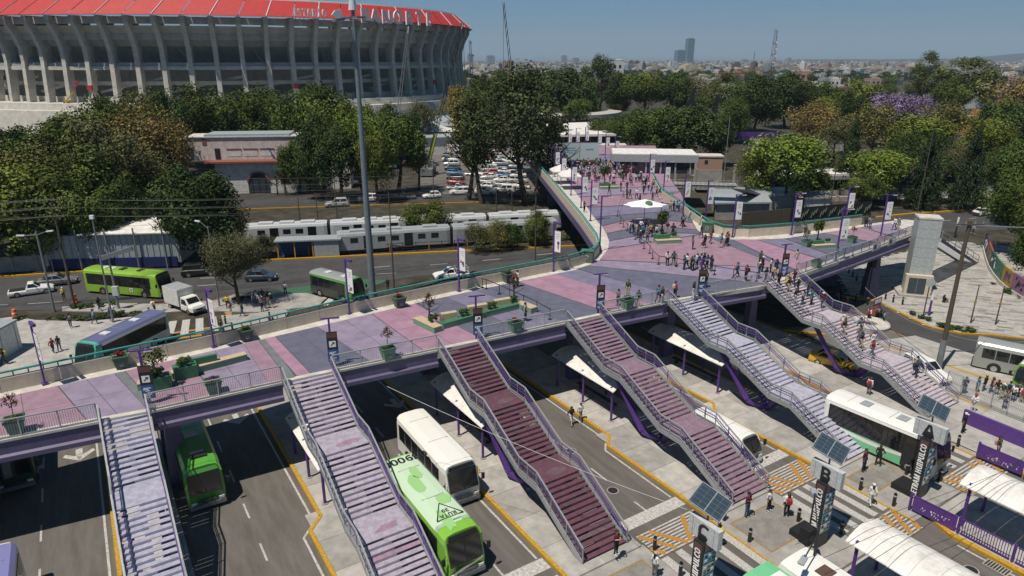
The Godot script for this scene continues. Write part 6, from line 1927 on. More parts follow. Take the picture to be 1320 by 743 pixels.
func bush(parent: Node, at: Vector3, r: float, h: float, kind: String) -> void:
	var o := part(parent, "foliage", bank["bush_" + kind], at)
	o.scale = V(r, h, r)

func planter(base: Vector3, turn: float, plant: String, label: String, weathered := false) -> void:
	var t := thing("planter", label, "planter", base, turn, "square planters along the deck")
	var m: Material = M.planter_weathered if weathered else M.planter_pale
	t.scale = V(0.8, 0.86, 0.8) if base.x < 28.0 else V(0.68, 0.7, 0.68)
	var b := MB.new()
	var ring := func(y: float, s: float) -> Array: return [V(-s, y, -s), V(s, y, -s), V(s, y, s), V(-s, y, s)]
	b.loft([ring.call(0.0, 0.42), ring.call(1.05, 0.62)])
	part(t, "pot", b.mesh(m))
	var rim := MB.new()
	for s in [-1.0, 1.0]:
		rim.box(V(s * 0.62, 1.09, 0), V(0.1, 0.1, 1.34))
		rim.box(V(0, 1.09, s * 0.62), V(1.14, 0.1, 0.1))
	part(t, "rim", rim.mesh(M.planter_green))
	bx(t, "soil", V(0, 1.07, 0), V(1.14, 0.06, 1.14), M.soil)
	var em := MB.new()
	em.tube(V(0, 0.55, 0.53), V(0, 0.56, 0.57), 0.24, 0.24, 8)
	part(t, "emblem", em.mesh(M.steel_grey))
	match plant:
		"flower": bush(t, V(0, 1.05, 0), 0.42, 0.5, "red")
		"violet": bush(t, V(0, 1.05, 0), 0.45, 0.45, "violet")
		"shrub": bush(t, V(0, 1.05, 0), 0.5, 0.45, "green")
		_:
			bush(t, V(0, 1.05, 0), 0.45, 0.22, "green")
			var st := MB.new()
			st.tube(V(0, 1.05, 0), V(0.1, 2.4, 0), 0.035, 0.02, 6)
			st.tube(V(0.1, 2.4, 0), V(0.0, 3.1, 0.05), 0.02, 0.008, 5)
			for k in 6: st.tube(V(0.09, 2.0 + k * 0.16, 0), V(cos(k * 2.2) * 0.5, 2.5 + k * 0.14, sin(k * 2.2) * 0.5), 0.012, 0.005, 4)
			part(t, "stem", st.mesh(M.bark))
			var lf := part(t, "leaves", bank["bush_sparse" if plant == "tree" else "bush_rust"], V(0, 1.9, 0))
			lf.scale = V(0.7, 1.3, 0.7)

func bench_block(parent: Node, called: String, p: Vector3, q: Vector3, w: float, h: float, top: Material) -> void:
	beamp(parent, called, p + V(0, h * 0.5, 0), q + V(0, h * 0.5, 0), w, h, M.planter_pale)
	beamp(parent, "seat_top", p + V(0, h + 0.03, 0), q + V(0, h + 0.03, 0), w + 0.04, 0.06, top)

func stanchions(pts: Array, label: String) -> void:
	var prev := Vector3.ZERO
	for i in pts.size():
		var p: Vector3 = v3(pts[i], DK + 0.012)
		var t := thing("queue_stanchion", label, "stanchion", p, 0, "queue stanchions on the deck")
		tubep(t, "foot", V(0, 0, 0), V(0, 0.05, 0), 0.2, 0.16, M.dark_metal, 10)
		tubep(t, "post", V(0, 0.05, 0), V(0, 1.0, 0), 0.04, 0.035, M.dark_metal, 6)
		if i > 0:
			var d := prev - p
			beamp(t, "belt", V(0, 0.92, 0), V(d.x, 0.92, d.z), 0.02, 0.07, M.dark_metal)
		prev = p

func pole(called: String, label: String, base: Vector3, top: Vector3, r: float, m: Material, arms := 0, group := "") -> Node3D:
	var t := thing(called, label, "pole", base, 0, group)
	var d := top - base
	tubep(t, "shaft", V(0, 0, 0), d, r, r * 0.6, m, 8)
	for k in arms:
		var y := 0.98 - k * 0.07
		beamp(t, "cross_arm", d * y + V(-1.2, 0, 0.15), d * y + V(1.2, 0, 0.15), 0.12, 0.12, m)
		for x in [-1.1, -0.4, 0.4, 1.1]: tubep(t, "insulator", d * y + V(x, 0.06, 0.15), d * y + V(x, 0.26, 0.15), 0.05, 0.04, M.grey_panel, 6)
	return t
func lamp_arm(t: Node3D, from: Vector3, to: Vector3) -> void:
	tubep(t, "arm", from, to, 0.05, 0.04, M.steel_grey, 6)
	var d := (to - from).normalized()
	beamp(t, "lamp_head", to - d * 0.1, to + V(d.x, 0.05, d.z) * 0.7, 0.28, 0.12, M.lamp_white)

func wire(label: String, p: Vector3, q: Vector3, sag: float, r := 0.02, m: Material = null, group := "overhead wires") -> void:
	var b := MB.new()
	var pts := []
	var o := (p + q) * 0.5
	for i in 13:
		var t := i / 12.0
		pts.append(p.lerp(q, t) - V(0, sag * 4.0 * t * (1 - t), 0) - o)
	b.path(pts, r, 4)
	var w := MeshInstance3D.new()
	w.name = numbered("overhead_wire")
	w.mesh = b.mesh(m if m else M.wire)
	add_child(w, true)
	w.position = o
	tag(w, label, "wire", group)

func pylon(a: float, b: float, letter: String, label: String) -> void:
	var t := thing("bay_pylon", label, "sign", AB(a, b, 0.05), GA, "lettered bay pylons")
	bx(t, "shaft", V(0, 2.25, 0), V(1.05, 4.5, 0.66), M.sign_dark)
	bx(t, "plinth", V(0.1, 0.2, -0.75), V(1.5, 0.42, 1.4), M.black)
	# on the side that looks across the lanes the name runs upwards
	lettering(t, "name_lettering", "CETRAM HUIPULCO", 0.52, V(-0.54, 2.1, 0.0), Basis(V(0, 1, 0), V(0, 0, -1), V(-1, 0, 0)), M.sign_white, 0.02, 0.84)
	var hd := bx(t, "header_block", V(-0.532, 4.1, 0.0), V(0.02, 0.55, 0.5), mat("pylon_brown", 0.10, 0.05, 0.05))
	for k in 4:
		var pn := bx(t, "info_panel", V(0.03, 3.55 - k * 0.72, 0.34), V(0.86, 0.62, 0.03), M.sign_sky if k % 2 == 0 else M.sign_grey)
		for j in 2:
			for i in 3: bx(pn, "info_mark", V(-0.28 + i * 0.28, 0.13 - j * 0.26, 0.02), V(0.18, 0.14, 0.01), [M.sign_dark, M.sign_white, M.planter_green][(i + j + k) % 3])
	bx(t, "logo_patch", V(0.05, 4.2, 0.34), V(0.8, 0.5, 0.03), mat("pylon_patch", 0.16, 0.08, 0.09))
	var bd := bx(t, "letter_board", V(-0.1, 5.0, 0.0), V(0.34, 1.12, 1.95), M.sign_grey)
	for s in [-1.0, 1.0]: bx(bd, "board_seam", V(-0.175, s * 0.0, s * 0.7), V(0.012, 1.08, 0.02), M.steel_grey)
	lettering(bd, "bay_letter", letter, 1.2, V(-0.18, 0.0, 0.0), Basis(V(0, 0, 1), V(0, 1, 0), V(-1, 0, 0)), M.sign_dark, 0.03)
	for y in [4.75]: bx(t, "neck", V(0, 4.7, 0), V(0.7, 0.3, 0.5), M.black)
	tubep(t, "panel_stem", V(0.1, 5.5, -0.1), V(0.48, 6.25, -0.33), 0.06, 0.06, M.steel_grey, 6)
	var sp := bx(t, "solar_panel", V(0.5, 6.3, -0.35), V(1.6, 0.06, 1.8), M.solar)
	sp.rotation = V(0.32, 0.35, 0.2)
	bx(sp, "panel_frame", V(0, 0.035, 0), V(1.6, 0.012, 0.05), M.galvanised)
	for x in [-0.8, 0.8]: bx(sp, "panel_frame", V(x, 0.01, 0), V(0.05, 0.08, 1.84), M.galvanised)
	for z in [-0.9, 0.9]: bx(sp, "panel_frame", V(0, 0.01, z), V(1.6, 0.08, 0.05), M.galvanised)
	for k in 5:
		bx(sp, "cell_line", V(-0.65 + k * 0.325, 0.034, 0), V(0.012, 0.006, 1.75), M.steel_grey)
		bx(sp, "cell_line", V(0, 0.034, -0.8 + k * 0.4), V(1.55, 0.006, 0.012), M.steel_grey)

func shelter(a0: float, a1: float, b0: float, b1: float, y: float, label: String) -> void:
	var t := thing("bus_shelter", label, "shelter", AB((a0 + a1) * 0.5, (b0 + b1) * 0.5, 0.15), GA, "curved roof bus shelters")
	var w := (a1 - a0) * 0.5
	var l := (b1 - b0) * 0.5
	var n := 8
	var m := int((b1 - b0) / 1.1)
	for k in m:
		var z0 := -l + 2.0 * l * k / m
		var z1 := -l + 2.0 * l * (k + 1) / m - 0.012
		var b := MB.new()
		for i in n:
			var t0 := float(i) / n * 2.0 - 1.0
			var t1 := float(i + 1) / n * 2.0 - 1.0
			var h0 := y + 0.55 * (1.0 - t0 * t0)
			var h1 := y + 0.55 * (1.0 - t1 * t1)
			b.quad(V(t0 * w, h0, z0), V(t1 * w, h1, z0), V(t1 * w, h1, z1), V(t0 * w, h0, z1), V(-(h1 - h0), 2.0 * w / n, 0).normalized())
			b.quad(V(t0 * w, h0 - 0.05, z0), V(t1 * w, h1 - 0.05, z0), V(t1 * w, h1 - 0.05, z1), V(t0 * w, h0 - 0.05, z1), -V(-(h1 - h0), 2.0 * w / n, 0).normalized())
		part(t, "roof_panel", b.mesh(M.white_roof))
	for k in 3:
		var z := lerpf(-l + 0.5, l - 0.5, k / 2.0)
		for s in [-1.0, 1.0]:
			tubep(t, "post", V(s * w * 0.78, 0, z), V(s * w * 0.78, y + 0.2, z), 0.1, 0.1, M.purple, 8)
			tubep(t, "post_foot", V(s * w * 0.78, 0, z), V(s * w * 0.78, 0.06, z), 0.22, 0.22, M.concrete_b, 8)
		beamp(t, "cross_beam", V(-w * 0.9, y + 0.12, z), V(w * 0.9, y + 0.12, z), 0.1, 0.14, M.purple)
	bx(t, "bench", V(0.2, 0.45, 0), V(0.45, 0.08, l * 1.2), M.dark_metal)
	for s in [-1.0, 1.0]: bx(t, "bench_leg", V(0.2, 0.2, s * l * 0.5), V(0.4, 0.42, 0.08), M.dark_metal)

func furniture() -> void:
	var lm: Material = M.leaves
	bank["bush_green"] = crown(51, Color(0.05, 0.085, 0.025), 24, 30, 0, 0.12, 1.0, lm)
	bank["bush_red"] = crown(52, Color(0.24, 0.02, 0.025), 20, 30, 0, 0.12, 1.0, lm)
	bank["bush_violet"] = crown(53, Color(0.10, 0.05, 0.11), 20, 30, 0, 0.12, 1.0, lm)
	bank["bush_sparse"] = crown(54, Color(0.10, 0.115, 0.045), 26, 16, 0, 0.10, 1.0, lm)
	bank["bush_rust"] = crown(55, Color(0.12, 0.075, 0.05), 24, 14, 0, 0.09, 1.0, lm)
	# lamp posts with banners
	for s in [[V(-31.85, 7, -41.49), 4.66, true], [V(-22.95, 7, -47.78), 4.86, true], [V(-14.19, 7, -54.98), 5.06, true], [V(-5.04, 7, -61), 5.27, true], [V(4.3, 7, -67.48), 5.31, true]]:
		deck_lamp(s[0], s[1], -0.72, s[2], "purple board post with printed banner beside the cream parapet", false)
	deck_lamp(V(10.14, 7, -75.33), 6.43, 0.1, false, "tall purple lamp post without banner at the inner bend of the parapet")
	for s in [[V(10.77, 7, -90.79)], [V(10.33, 7, -99.51)], [V(9.63, 7, -109.25)], [V(8.68, 7, -119.37)], [V(8.08, 7, -127.75)], [V(7.18, 7, -136.3)]]:
		deck_lamp(s[0], 5.6, 0.1, true, "purple banner post along the inner parapet of the long branch")
	for s in [[V(24.63, 7, -95.74)], [V(26.54, 7, -90.79)], [V(24.7, 7, -109.25)], [V(23.94, 7, -117.82)]]:
		deck_lamp(s[0], 5.6, 0.1, true, "purple banner post along the outer parapet of the long branch")
	for s in [[V(27.5, 7, -81.81)], [V(35.32, 7, -83)], [V(44.13, 7, -87.61)], [V(45.99, 7, -81.81)]]:
		deck_lamp(s[0], 5.4, 0.1, true, "purple banner post on the wing towards the lift tower")
	deck_lamp(V(35.56, 7, -71.21), 5.9, 0.1, true, "purple banner post behind the railing with posters")
	for s in [[V(13.19, 7, -161.18)], [V(15.28, 7, -164.01)], [V(17.81, 7, -166.94)], [V(19.83, 7, -158.45)], [V(20.95, 7, -153.23)], [V(22, 7, -146)]]:
		deck_lamp(s[0], 5.6, 0.1, true, "purple banner post behind the stage screen")
	var tl := ["above the lavender stairs", "above the lilac stairs", "above the burgundy stairs", "above the mauve stairs", "above the lavender grey stairs", "above the crowded stairs"]
	var tp := [[V(-23.42, 7, -38.86), 3.7], [V(-12.97, 7, -44.44), 3.7], [V(-2.83, 7, -49.46), 3.6], [V(7.53, 7, -55.17), 3.6], [V(17.52, 7, -59.66), 3.6], [V(27.55, 7, -65.62), 3.4]]
	for i in 6: totem(tp[i][0], tp[i][1], "blue and black wayfinding totem " + tl[i])
	# planters
	for s in [[V(-28.09, 7, -44.18), "flower", "weathered planter with red flowers against the parapet near the coach"], [V(-20.95, 7, -49.14), "shrub", "weathered green planter against the parapet near the zebra crossing"], [V(-10.08, 7, -56.73), "flower", "planter with red flowers against the parapet by the slate field"], [V(-0.39, 7, -63.84), "shrub", "leafy planter against the parapet beside a standing person"]]:
		planter(s[0], GA, s[1], s[2], true)
	for s in [[V(-29.41, 7, -35.23), "rust", "planter with thin rust leaved tree behind the railing"], [V(-19.8, 7, -40.25), "violet", "planter with violet flowers behind the railing between stairs"], [V(-9.19, 7, -45.65), "rust", "planter with thin budding tree above the burgundy stairs"], [V(0.25, 7, -50.91), "flower", "planter with orange red flowers behind the railing by the queue line"], [V(10.22, 7, -56.33), "shrub", "green planter with three people around it by the railing"], [V(32.43, 7, -68.87), "flower", "planter with red flowers at the railing of the east wing"], [V(34.87, 7, -77.39), "tree", "green planter with dark slender tree on the east wing"], [V(41.15, 7, -79.18), "rust", "small green planter with thin tree near the lift tower"]]:
		planter(s[0], GA, s[1], s[2])
	for s in [[V(8.24, 7, -70.91), "olive green litter bin with recycling mark by the bend of the parapet"], [V(24.95, 7, -84.21), "olive green litter bin with recycling mark by the outer parapet"]]:
		var t := thing("litter_bin", s[1], "bin", s[0], -0.3)
		bx(t, "box", V(0, 0.65, 0), V(1.3, 1.3, 0.8), M.planter_weathered)
		bx(t, "lid", V(0, 1.33, 0), V(1.4, 0.1, 0.9), M.planter_green)
		var mk := MB.new()
		for k in 3: mk.beam(V(cos(k * 2.09 + 0.5) * 0.26, 0.65 + sin(k * 2.09 + 0.5) * 0.26, 0.41), V(cos(k * 2.09 + 2.2) * 0.26, 0.65 + sin(k * 2.09 + 2.2) * 0.26, 0.41), 0.1, 0.02)
		part(t, "recycling_mark", mk.mesh(M.sign_white))
	# benches with planting
	var bn := thing("planter_bench", "green and cream bench with small tree near the lavender stairs", "bench", V(-23.54, 7, -43.17), GA, "planter benches")
	bench_block(bn, "bench_base", V(-2.6, 0, 1.1), V(-0.6, 0, 1.5), 0.7, 0.45, M.bench_cream)
	bench_block(bn, "bench_base", V(-0.5, 0, 0.6), V(4.6, 0, 0.0), 0.6, 0.45, M.bench_cream)
	bx(bn, "backrest", V(1.6, 0.75, 0.2), V(2.0, 0.5, 0.3), M.planter_green)
	for x in [-1.4, 0.4]:
		bx(bn, "planting_box", V(x, 0.45, 1.0 - x * 0.5), V(1.5, 0.9, 0.9), M.planter_green)
		bush(bn, V(x, 0.85, 1.0 - x * 0.5), 0.65, 0.75, "green")
	var sap := part(bn, "sapling_stem", bank["stem0"] if bank.has("stem0") else trunk(310, 5), V(-1.4, 0.8, 1.7))
	sap.scale = V(2.6, 2.6, 2.6)
	var sl := part(bn, "sapling_leaves", bank["bush_sparse"], V(-1.4, 1.6, 1.7))
	sl.scale = V(0.9, 1.7, 0.9)
	bn = thing("planter_bench", "zigzag green and cream bench with shrubs on the slate field", "bench", V(-3.22, 7, -54.41), GA - 0.1, "planter benches")
	bench_block(bn, "bench_base", V(-4.9, 0, -0.9), V(-4.1, 0, 2.0), 0.8, 0.45, M.bench_cream)
	bench_block(bn, "bench_base", V(-3.6, 0, 1.3), V(0.6, 0, 0.4), 0.7, 0.45, M.planter_green)
	bench_block(bn, "bench_base", V(0.7, 0, 0.35), V(4.4, 0, -0.2), 0.7, 0.45, M.planter_green)
	bench_block(bn, "bench_base", V(4.4, 0, -0.8), V(5.0, 0, 1.6), 0.8, 0.45, M.bench_cream)
	for s in [[-2.6, 0.5, 1.4], [0.3, -0.1, 1.8], [2.9, -0.5, 1.6]]:
		bx(bn, "backrest", V(s[0], 0.62, s[1]), V(s[2], 0.72, 0.5), M.bench_cream)
	for s in [[-4.0, 0.6], [-1.2, 0.5], [1.6, 0.0], [4.0, -0.6]]: bush(bn, V(s[0], 0.45, s[1]), 0.6, 0.75, "green")
	for s in [[-4.3, 0.4], [4.1, -0.7]]:
		part(bn, "sapling_stem", trunk(311, 6), V(s[0], 0.4, s[1])).scale = V(3.0, 3.0, 3.0)
		part(bn, "sapling_leaves", bank["bush_rust"], V(s[0], 1.6, s[1])).scale = V(0.6, 1.7, 0.6)
	for s in [[V(18.68, 7, -79.54), "green bench with a leafy tree where the crowd waits"], [V(36.61, 7, -77.39), "round green bench with broad leaved tree on the east wing"], [V(16.43, 7, -115.56), "pale green bench with tree in front of the crowd"]]:
		bn = thing("planter_bench", s[1], "bench", s[0], 0.2, "planter benches")
		bn.scale = V(0.8, 0.85, 0.8) if s[0].x < 28.0 else V(0.7, 0.7, 0.7)
		bench_block(bn, "bench_base", V(-1.8, 0, 0.5), V(2.2, 0, 0.5), 1.1, 0.45, M.bench_cream)
		bx(bn, "planting_box", V(-0.5, 0.55, -0.5), V(2.0, 1.1, 1.3), M.planter_green)
		bx(bn, "planting_box", V(1.5, 0.4, -0.4), V(1.4, 0.8, 1.0), M.planter_pale)
		bush(bn, V(1.5, 0.75, -0.4), 0.6, 0.6, "green")
		part(bn, "tree_stem", trunk(312, 7), V(-0.5, 1.0, -0.5)).scale = V(4.2, 4.2, 4.2)
		part(bn, "tree_leaves", bank["bush_green"], V(-0.5, 2.0, -0.5)).scale = V(1.1, 3.0, 1.1)
	stanchions([P(-2.86, -62.04), P(-2.48, -61.8), P(-1.2, -60.21), P(-0.22, -58.79), P(1.05, -57.13), P(2.18, -55.55), P(3.24, -53.68)], "black belt stanchion beside the slate bench field")
	stanchions([P(18.04, -107.94), P(14.93, -93.7), P(14.68, -89.17), P(14.73, -87.17), P(14.9, -85.03), P(15.19, -80.67), P(15.45, -76.35), P(15.74, -74.35), P(15.61, -72.13), P(15.87, -70.03), P(17.6, -69.16), P(20.85, -66.27), P(22.45, -65.23), P(24.42, -64.09)], "black belt stanchion in the queue line across the deck")
	# white stretched canopy above the queue
	var um := thing("shade_canopy", "white scalloped shade canopy over the waiting people", "canopy", V(17.86, 7, -89.4))
	var ub := MB.new()
	for i in 8:
		var a0 := TAU * i / 8
		var a1 := TAU * (i + 1) / 8
		var p0 := V(cos(a0) * 3.0, 2.55, sin(a0) * 2.1)
		var p1 := V(cos(a1) * 3.0, 2.55, sin(a1) * 2.1)
		var mid := (p0 + p1) * 0.5 * 0.86 + V(0, 0.35, 0)
		var top := V(0, 3.3, 0)
		for tr in [[p0, mid], [mid, p1]]:
			var nn: Vector3 = (tr[1] - top).cross(tr[0] - top).normalized()
			if nn.y < 0: nn = -nn
			ub.tri(tr[0], tr[1], top, nn)
	part(um, "cloth", ub.mesh(M.sign_white))
	tubep(um, "mast", V(0, 0, 0), V(0, 3.35, 0), 0.05, 0.04, M.steel_grey)
	var ug := MB.new()
	ug.tube(V(0.3, 2.98, 1.0), V(0.3, 3.03, 1.02), 0.5, 0.5, 9)
	part(um, "green_print", ug.mesh(M.planter_green))
	# stage screen and tents at the far end
	var sg := thing("stage_screen", "pale stage backdrop with printed lines behind the crowd", "screen", V(14.06, 7, -144.86), 0.05)
	bx(sg, "frame", V(0, 2.2, -0.2), V(8.6, 4.4, 0.2), M.steel_grey)
	bx(sg, "left_sheet", V(-1.9, 2.3, 0), V(4.4, 3.9, 0.1), mat("screen_pale", 0.42, 0.5, 0.53))
	bx(sg, "right_sheet", V(2.4, 2.3, 0), V(4.0, 3.9, 0.1), mat("screen_pale_b", 0.46, 0.54, 0.57))
	for k in 3: bx(sg, "print", V(-1.9 + (k % 2) * 0.4, 3.3 - k * 0.5, 0.06), V(2.6 - k * 0.5, 0.22, 0.02), M.sign_sky)
	bx(sg, "print", V(2.4, 3.0, 0.06), V(1.6, 0.3, 0.02), M.sign_sky)
	bx(sg, "stage", V(0, 0.4, 1.5), V(9.5, 0.8, 3.0), M.dark_metal)
	for s in [[V(8.78, 7, -120.96)], [V(9.88, 7, -115.56)]]:
		var t := thing("event_tent", "white peaked event tent by the inner parapet near the crowd", "tent", s[0], 0.1, "event tents")
		var b := MB.new()
		var c := [V(-1.8, 2.3, -1.8), V(1.8, 2.3, -1.8), V(1.8, 2.3, 1.8), V(-1.8, 2.3, 1.8)]
		for i in 4:
			var nn: Vector3 = (c[i] + c[(i + 1) % 4]).normalized() * 0.6 + V(0, 0.5, 0)
			b.tri(c[i], c[(i + 1) % 4], V(0, 3.4, 0), nn.normalized())
			b.beam(c[i] - V(0, 0.12, 0), c[(i + 1) % 4] - V(0, 0.12, 0), 0.03, 0.26)
		part(t, "canopy", b.mesh(M.white_roof))
		for p in c: tubep(t, "leg", V(p.x, 0, p.z), p, 0.04, 0.04, M.galvanised, 6)
	# posters on the east railing
	for s in [[V(42.01, 7, -75.33), "grey poster with a dark ring on the east railing"], [V(45.08, 7, -77.74), "white poster with a printed plate on the east railing"]]:
		var t := thing("railing_poster", s[1], "poster", s[0], 0.68)
		bx(t, "sheet", V(0, 0.6, 0.1), V(2.0, 0.95, 0.03), M.sign_grey)
		var rg := MB.new()
		rg.tube(V(-0.4, 0.6, 0.11), V(-0.4, 0.6, 0.13), 0.3, 0.3, 10)
		part(t, "print", rg.mesh(M.sign_dark))
		for k in 2: bx(t, "print", V(0.45, 0.72 - k * 0.25, 0.12), V(0.7, 0.1, 0.015), M.sign_white)
	# tall mast
	var ms := thing("high_mast", "very tall grey lighting mast rising behind the parapet", "mast", V(-17.01, 0, -77.83))
	tubep(ms, "base", V(0, 0, 0), V(0, 1.2, 0), 0.55, 0.5, M.mast_grey, 12)
	tubep(ms, "shaft", V(0, 1.2, 0), V(0, 18, 0), 0.42, 0.32, M.mast_grey, 12)
	tubep(ms, "shaft", V(0, 18, 0), V(0, 33.0, 0), 0.30, 0.2, M.mast_grey, 12)
	tubep(ms, "head", V(0, 33.0, 0), V(0, 34.0, 0), 0.5, 0.35, M.lamp_white, 12)
	var rg2 := MB.new()
	for i in 12: rg2.beam(V(cos(TAU * i / 12) * 1.3, 32.3, sin(TAU * i / 12) * 1.3), V(cos(TAU * (i + 1) / 12) * 1.3, 32.3, sin(TAU * (i + 1) / 12) * 1.3), 0.1, 0.12)
	part(ms, "ring", rg2.mesh(M.mast_grey))
	for i in 6:
		var a := TAU * i / 6 + 0.2
		beamp(ms, "bracket", V(0, 32.3, 0), V(cos(a) * 1.3, 32.3, sin(a) * 1.3), 0.08, 0.08, M.mast_grey)
		beamp(ms, "floodlight", V(cos(a) * 1.25, 32.1, sin(a) * 1.25), V(cos(a) * 2.4, 31.95, sin(a) * 2.4), 0.5, 0.22, M.steel_grey)
	# shelters
	shelter(9.5, 12.6, -46.0, -38.0, 2.9, "curved white roof shelter half under the lilac staircase")
	shelter(21.0, 24.2, -45.5, -37.0, 2.9, "curved white roof shelter half under the burgundy staircase")
	shelter(32.5, 35.8, -44.5, -36.1, 2.9, "curved white roof shelter half under the mauve staircase")
	shelter(43.6, 46.9, -44.0, -34.8, 2.9, "curved white roof shelter half under the lavender grey staircase")
	shelter(31.7, 35.0, -15.9, 4.0, 3.0, "curved white roof shelter at the foot of the letter B sign")
	shelter(42.5, 46.0, -15.2, 4.0, 3.0, "curved white roof shelter inside the purple fence")
	pylon(24.0, -19.0, "C", "dark pylon with solar panel and letter C")
	pylon(33.9, -18.7, "B", "dark pylon with solar panel and letter B")
	pylon(44.0, -18.0, "A", "dark pylon with solar panel and letter A")
	# bollards
	var bl: Node3D = null
	for s in [[30.9, -23.2], [30.6, -21.0], [34.8, -20.6], [36.0, -18.4], [41.5, -18.2], [41.3, -20.4], [45.8, -19.7], [47.0, -18.0], [25.2, -23.6], [24.9, -21.2], [19.6, -23.2], [52.8, -19.6], [20.3, -20.6]]:
		if bl == null:
			bl = thing("bollard", "black bollard with pale band on the crossing refuge", "bollard", AB(s[0], s[1], 0.05), 0, "bollards on the crossing refuges")
			tubep(bl, "post", V(0, 0, 0), V(0, 0.92, 0), 0.11, 0.11, M.dark_metal, 10)
			tubep(bl, "band", V(0, 0.74, 0), V(0, 0.82, 0), 0.115, 0.115, M.sign_grey, 10)
			tubep(bl, "cap", V(0, 0.92, 0), V(0, 0.98, 0), 0.11, 0.06, M.dark_metal, 10)
		else: copy(bl, AB(s[0], s[1], 0.05), 0)
	for s in [[V(41.84, 0, -77.27)], [V(42.84, 0, -76.44)], [V(45.87, 0, -78.11)], [V(46.22, 0, -76.99)], [V(46.91, 0, -76.17)], [V(45.56, 0, -80.13)], [V(46.07, 0, -84.15)], [V(45.89, 0, -85.46)], [V(46.18, 0, -87.15)], [V(46.48, 0, -88.9)]]:
		copy(bl, s[0] + V(0, 0.1, 0), 0, "black bollard with pale band along the paved plaza edge").set_meta("group", "bollards along the plaza")
	for s in [[V(-31.95, 0, -68.77)], [V(-31.89, 0, -69.91)], [V(-30.32, 0, -67.88)], [V(-27.37, 0, -71.09)], [V(-26.7, 0, -70.14)], [V(-41.71, 0, -72.55)]]:
		copy(bl, s[0] + V(0, 0.12, 0), 0, "black bollard with pale band by the avenue zebra").set_meta("group", "bollards by the zebra")
	# purple fence on the island of letter A
	var fn := thing("purple_fence", "purple fence with solid and barred panels on the yellow kerb", "fence", Vector3.ZERO)
	var fp := [AB(41.9, -17.4, 0.15), AB(42.0, -14.5, 0.15), AB(42.0, -11.5, 0.15), AB(42.0, -8.5, 0.15), AB(42.0, -5.5, 0.15), AB(42.0, -2.5, 0.15)]
	for i in fp.size():
		bx(fn, "post", fp[i] + V(0, 0.62, 0), V(0.12, 1.25, 0.12), M.purple)
		if i == fp.size() - 1: break
		var d: Vector3 = (fp[i + 1] - fp[i]).normalized() * 0.14
		var p: Vector3 = fp[i] + d
		var q: Vector3 = fp[i + 1] - d
		for y in [0.12, 1.1]: beamp(fn, "rail", p + V(0, y, 0), q + V(0, y, 0), 0.07, 0.07, M.purple)
		if i == 0:
			var pl := beamp(fn, "solid_panel", p + V(0, 0.6, 0), q + V(0, 0.6, 0), 0.03, 0.9, M.purple)
			var dots := MB.new()
			for k in 30:
				var t := rng.randf_range(0.15, 0.85)
				var s := rng.randf_range(0.03, 0.09)
				dots.box(p.lerp(q, t) + V(0, 0.42 + rng.randf_range(-0.2, 0.25) * (1.0 - absf(t - 0.75)), 0), V(0.05, s, s))
			part(pl, "floral_print", dots.mesh(M.sign_white))
		else:
			for k in 19: beamp(fn, "bar", p.lerp(q, (k + 0.5) / 19.0) + V(0, 0.12, 0), p.lerp(q, (k + 0.5) / 19.0) + V(0, 1.1, 0), 0.03, 0.03, M.purple)
	var pw := thing("purple_barrier", "solid purple barrier with pale floral print by the coach", "barrier", Vector3.ZERO)
	for i in 3:
		var p: Vector3 = AB(52.2, -18.0 + i * 3.1, 0.15)
		var q: Vector3 = AB(52.2, -15.1 + i * 3.1, 0.15)
		beamp(pw, "panel", p + V(0, 0.65, 0), q + V(0, 0.65, 0), 0.05, 1.1, M.purple)
		var dots := MB.new()
		for k in 26:
			var t := rng.randf_range(0.2, 0.9)
			var s := rng.randf_range(0.03, 0.1)
			dots.box(p.lerp(q, t) + V(0, 0.45 + rng.randf_range(-0.2, 0.2), 0), V(0.07, s, s))
		part(pw, "floral_print", dots.mesh(M.sign_white))
		bx(pw, "post", p + V(0, 0.65, 0), V(0.12, 1.3, 0.12), M.purple)
	var w2 := thing("purple_wall", "low purple wall at the foot of the crowded stairs", "wall", Vector3.ZERO)
	beamp(w2, "wall_panel", V(36.56, 0, -48.41) + V(0, 0.65, 0), V(39.47, 0, -43.45) + V(0, 0.65, 0), 0.25, 1.3, M.purple)
	var mf := thing("mesh_fence", "grey mesh fence between the stairs and the minibus stop", "fence", Vector3.ZERO)
	var m0: Vector3 = V(38.54, 0, -53.96)
	var m1: Vector3 = V(41.97, 0, -47.21)
	for k in 7: tubep(mf, "post", m0.lerp(m1, k / 6.0), m0.lerp(m1, k / 6.0) + V(0, 2.0, 0), 0.04, 0.04, M.galvanised, 6)
	for y in [0.2, 1.1, 2.0]: beamp(mf, "rail", m0 + V(0, y, 0), m1 + V(0, y, 0), 0.03, 0.04, M.galvanised)
	var mesh := MB.new()
	for k in 60: mesh.beam(m0.lerp(m1, k / 59.0) + V(0, 0.2, 0), m0.lerp(m1, k / 59.0) + V(0, 2.0, 0), 0.012, 0.012)
	for k in 8: mesh.beam(m0 + V(0, 0.3 + k * 0.22, 0), m1 + V(0, 0.3 + k * 0.22, 0), 0.012, 0.012)
	part(mf, "mesh", mesh.mesh(M.galvanised), Vector3.ZERO, "stuff")
	# lift tower, stair behind it, ring planter, mural wall
	var lt := thing("lift_tower", "pale grey panelled lift tower at the end of the deck", "tower", V(50.7, 0, -80.43), -0.3)
	var lh := 9.4
	mat("lift_cladding", 0.46, 0.50, 0.51, 0.6, 0, "soft", 3.0, false)
	bx(lt, "plinth", V(0, 0.2, 0), V(4.2, 0.4, 4.0), M.concrete)
	for k in 8: bx(lt, "cladding_panel", V(0, 0.4 + (k + 0.5) * lh / 8.0, 0), V(2.5, lh / 8.0 - 0.03, 2.3), M.lift_cladding)
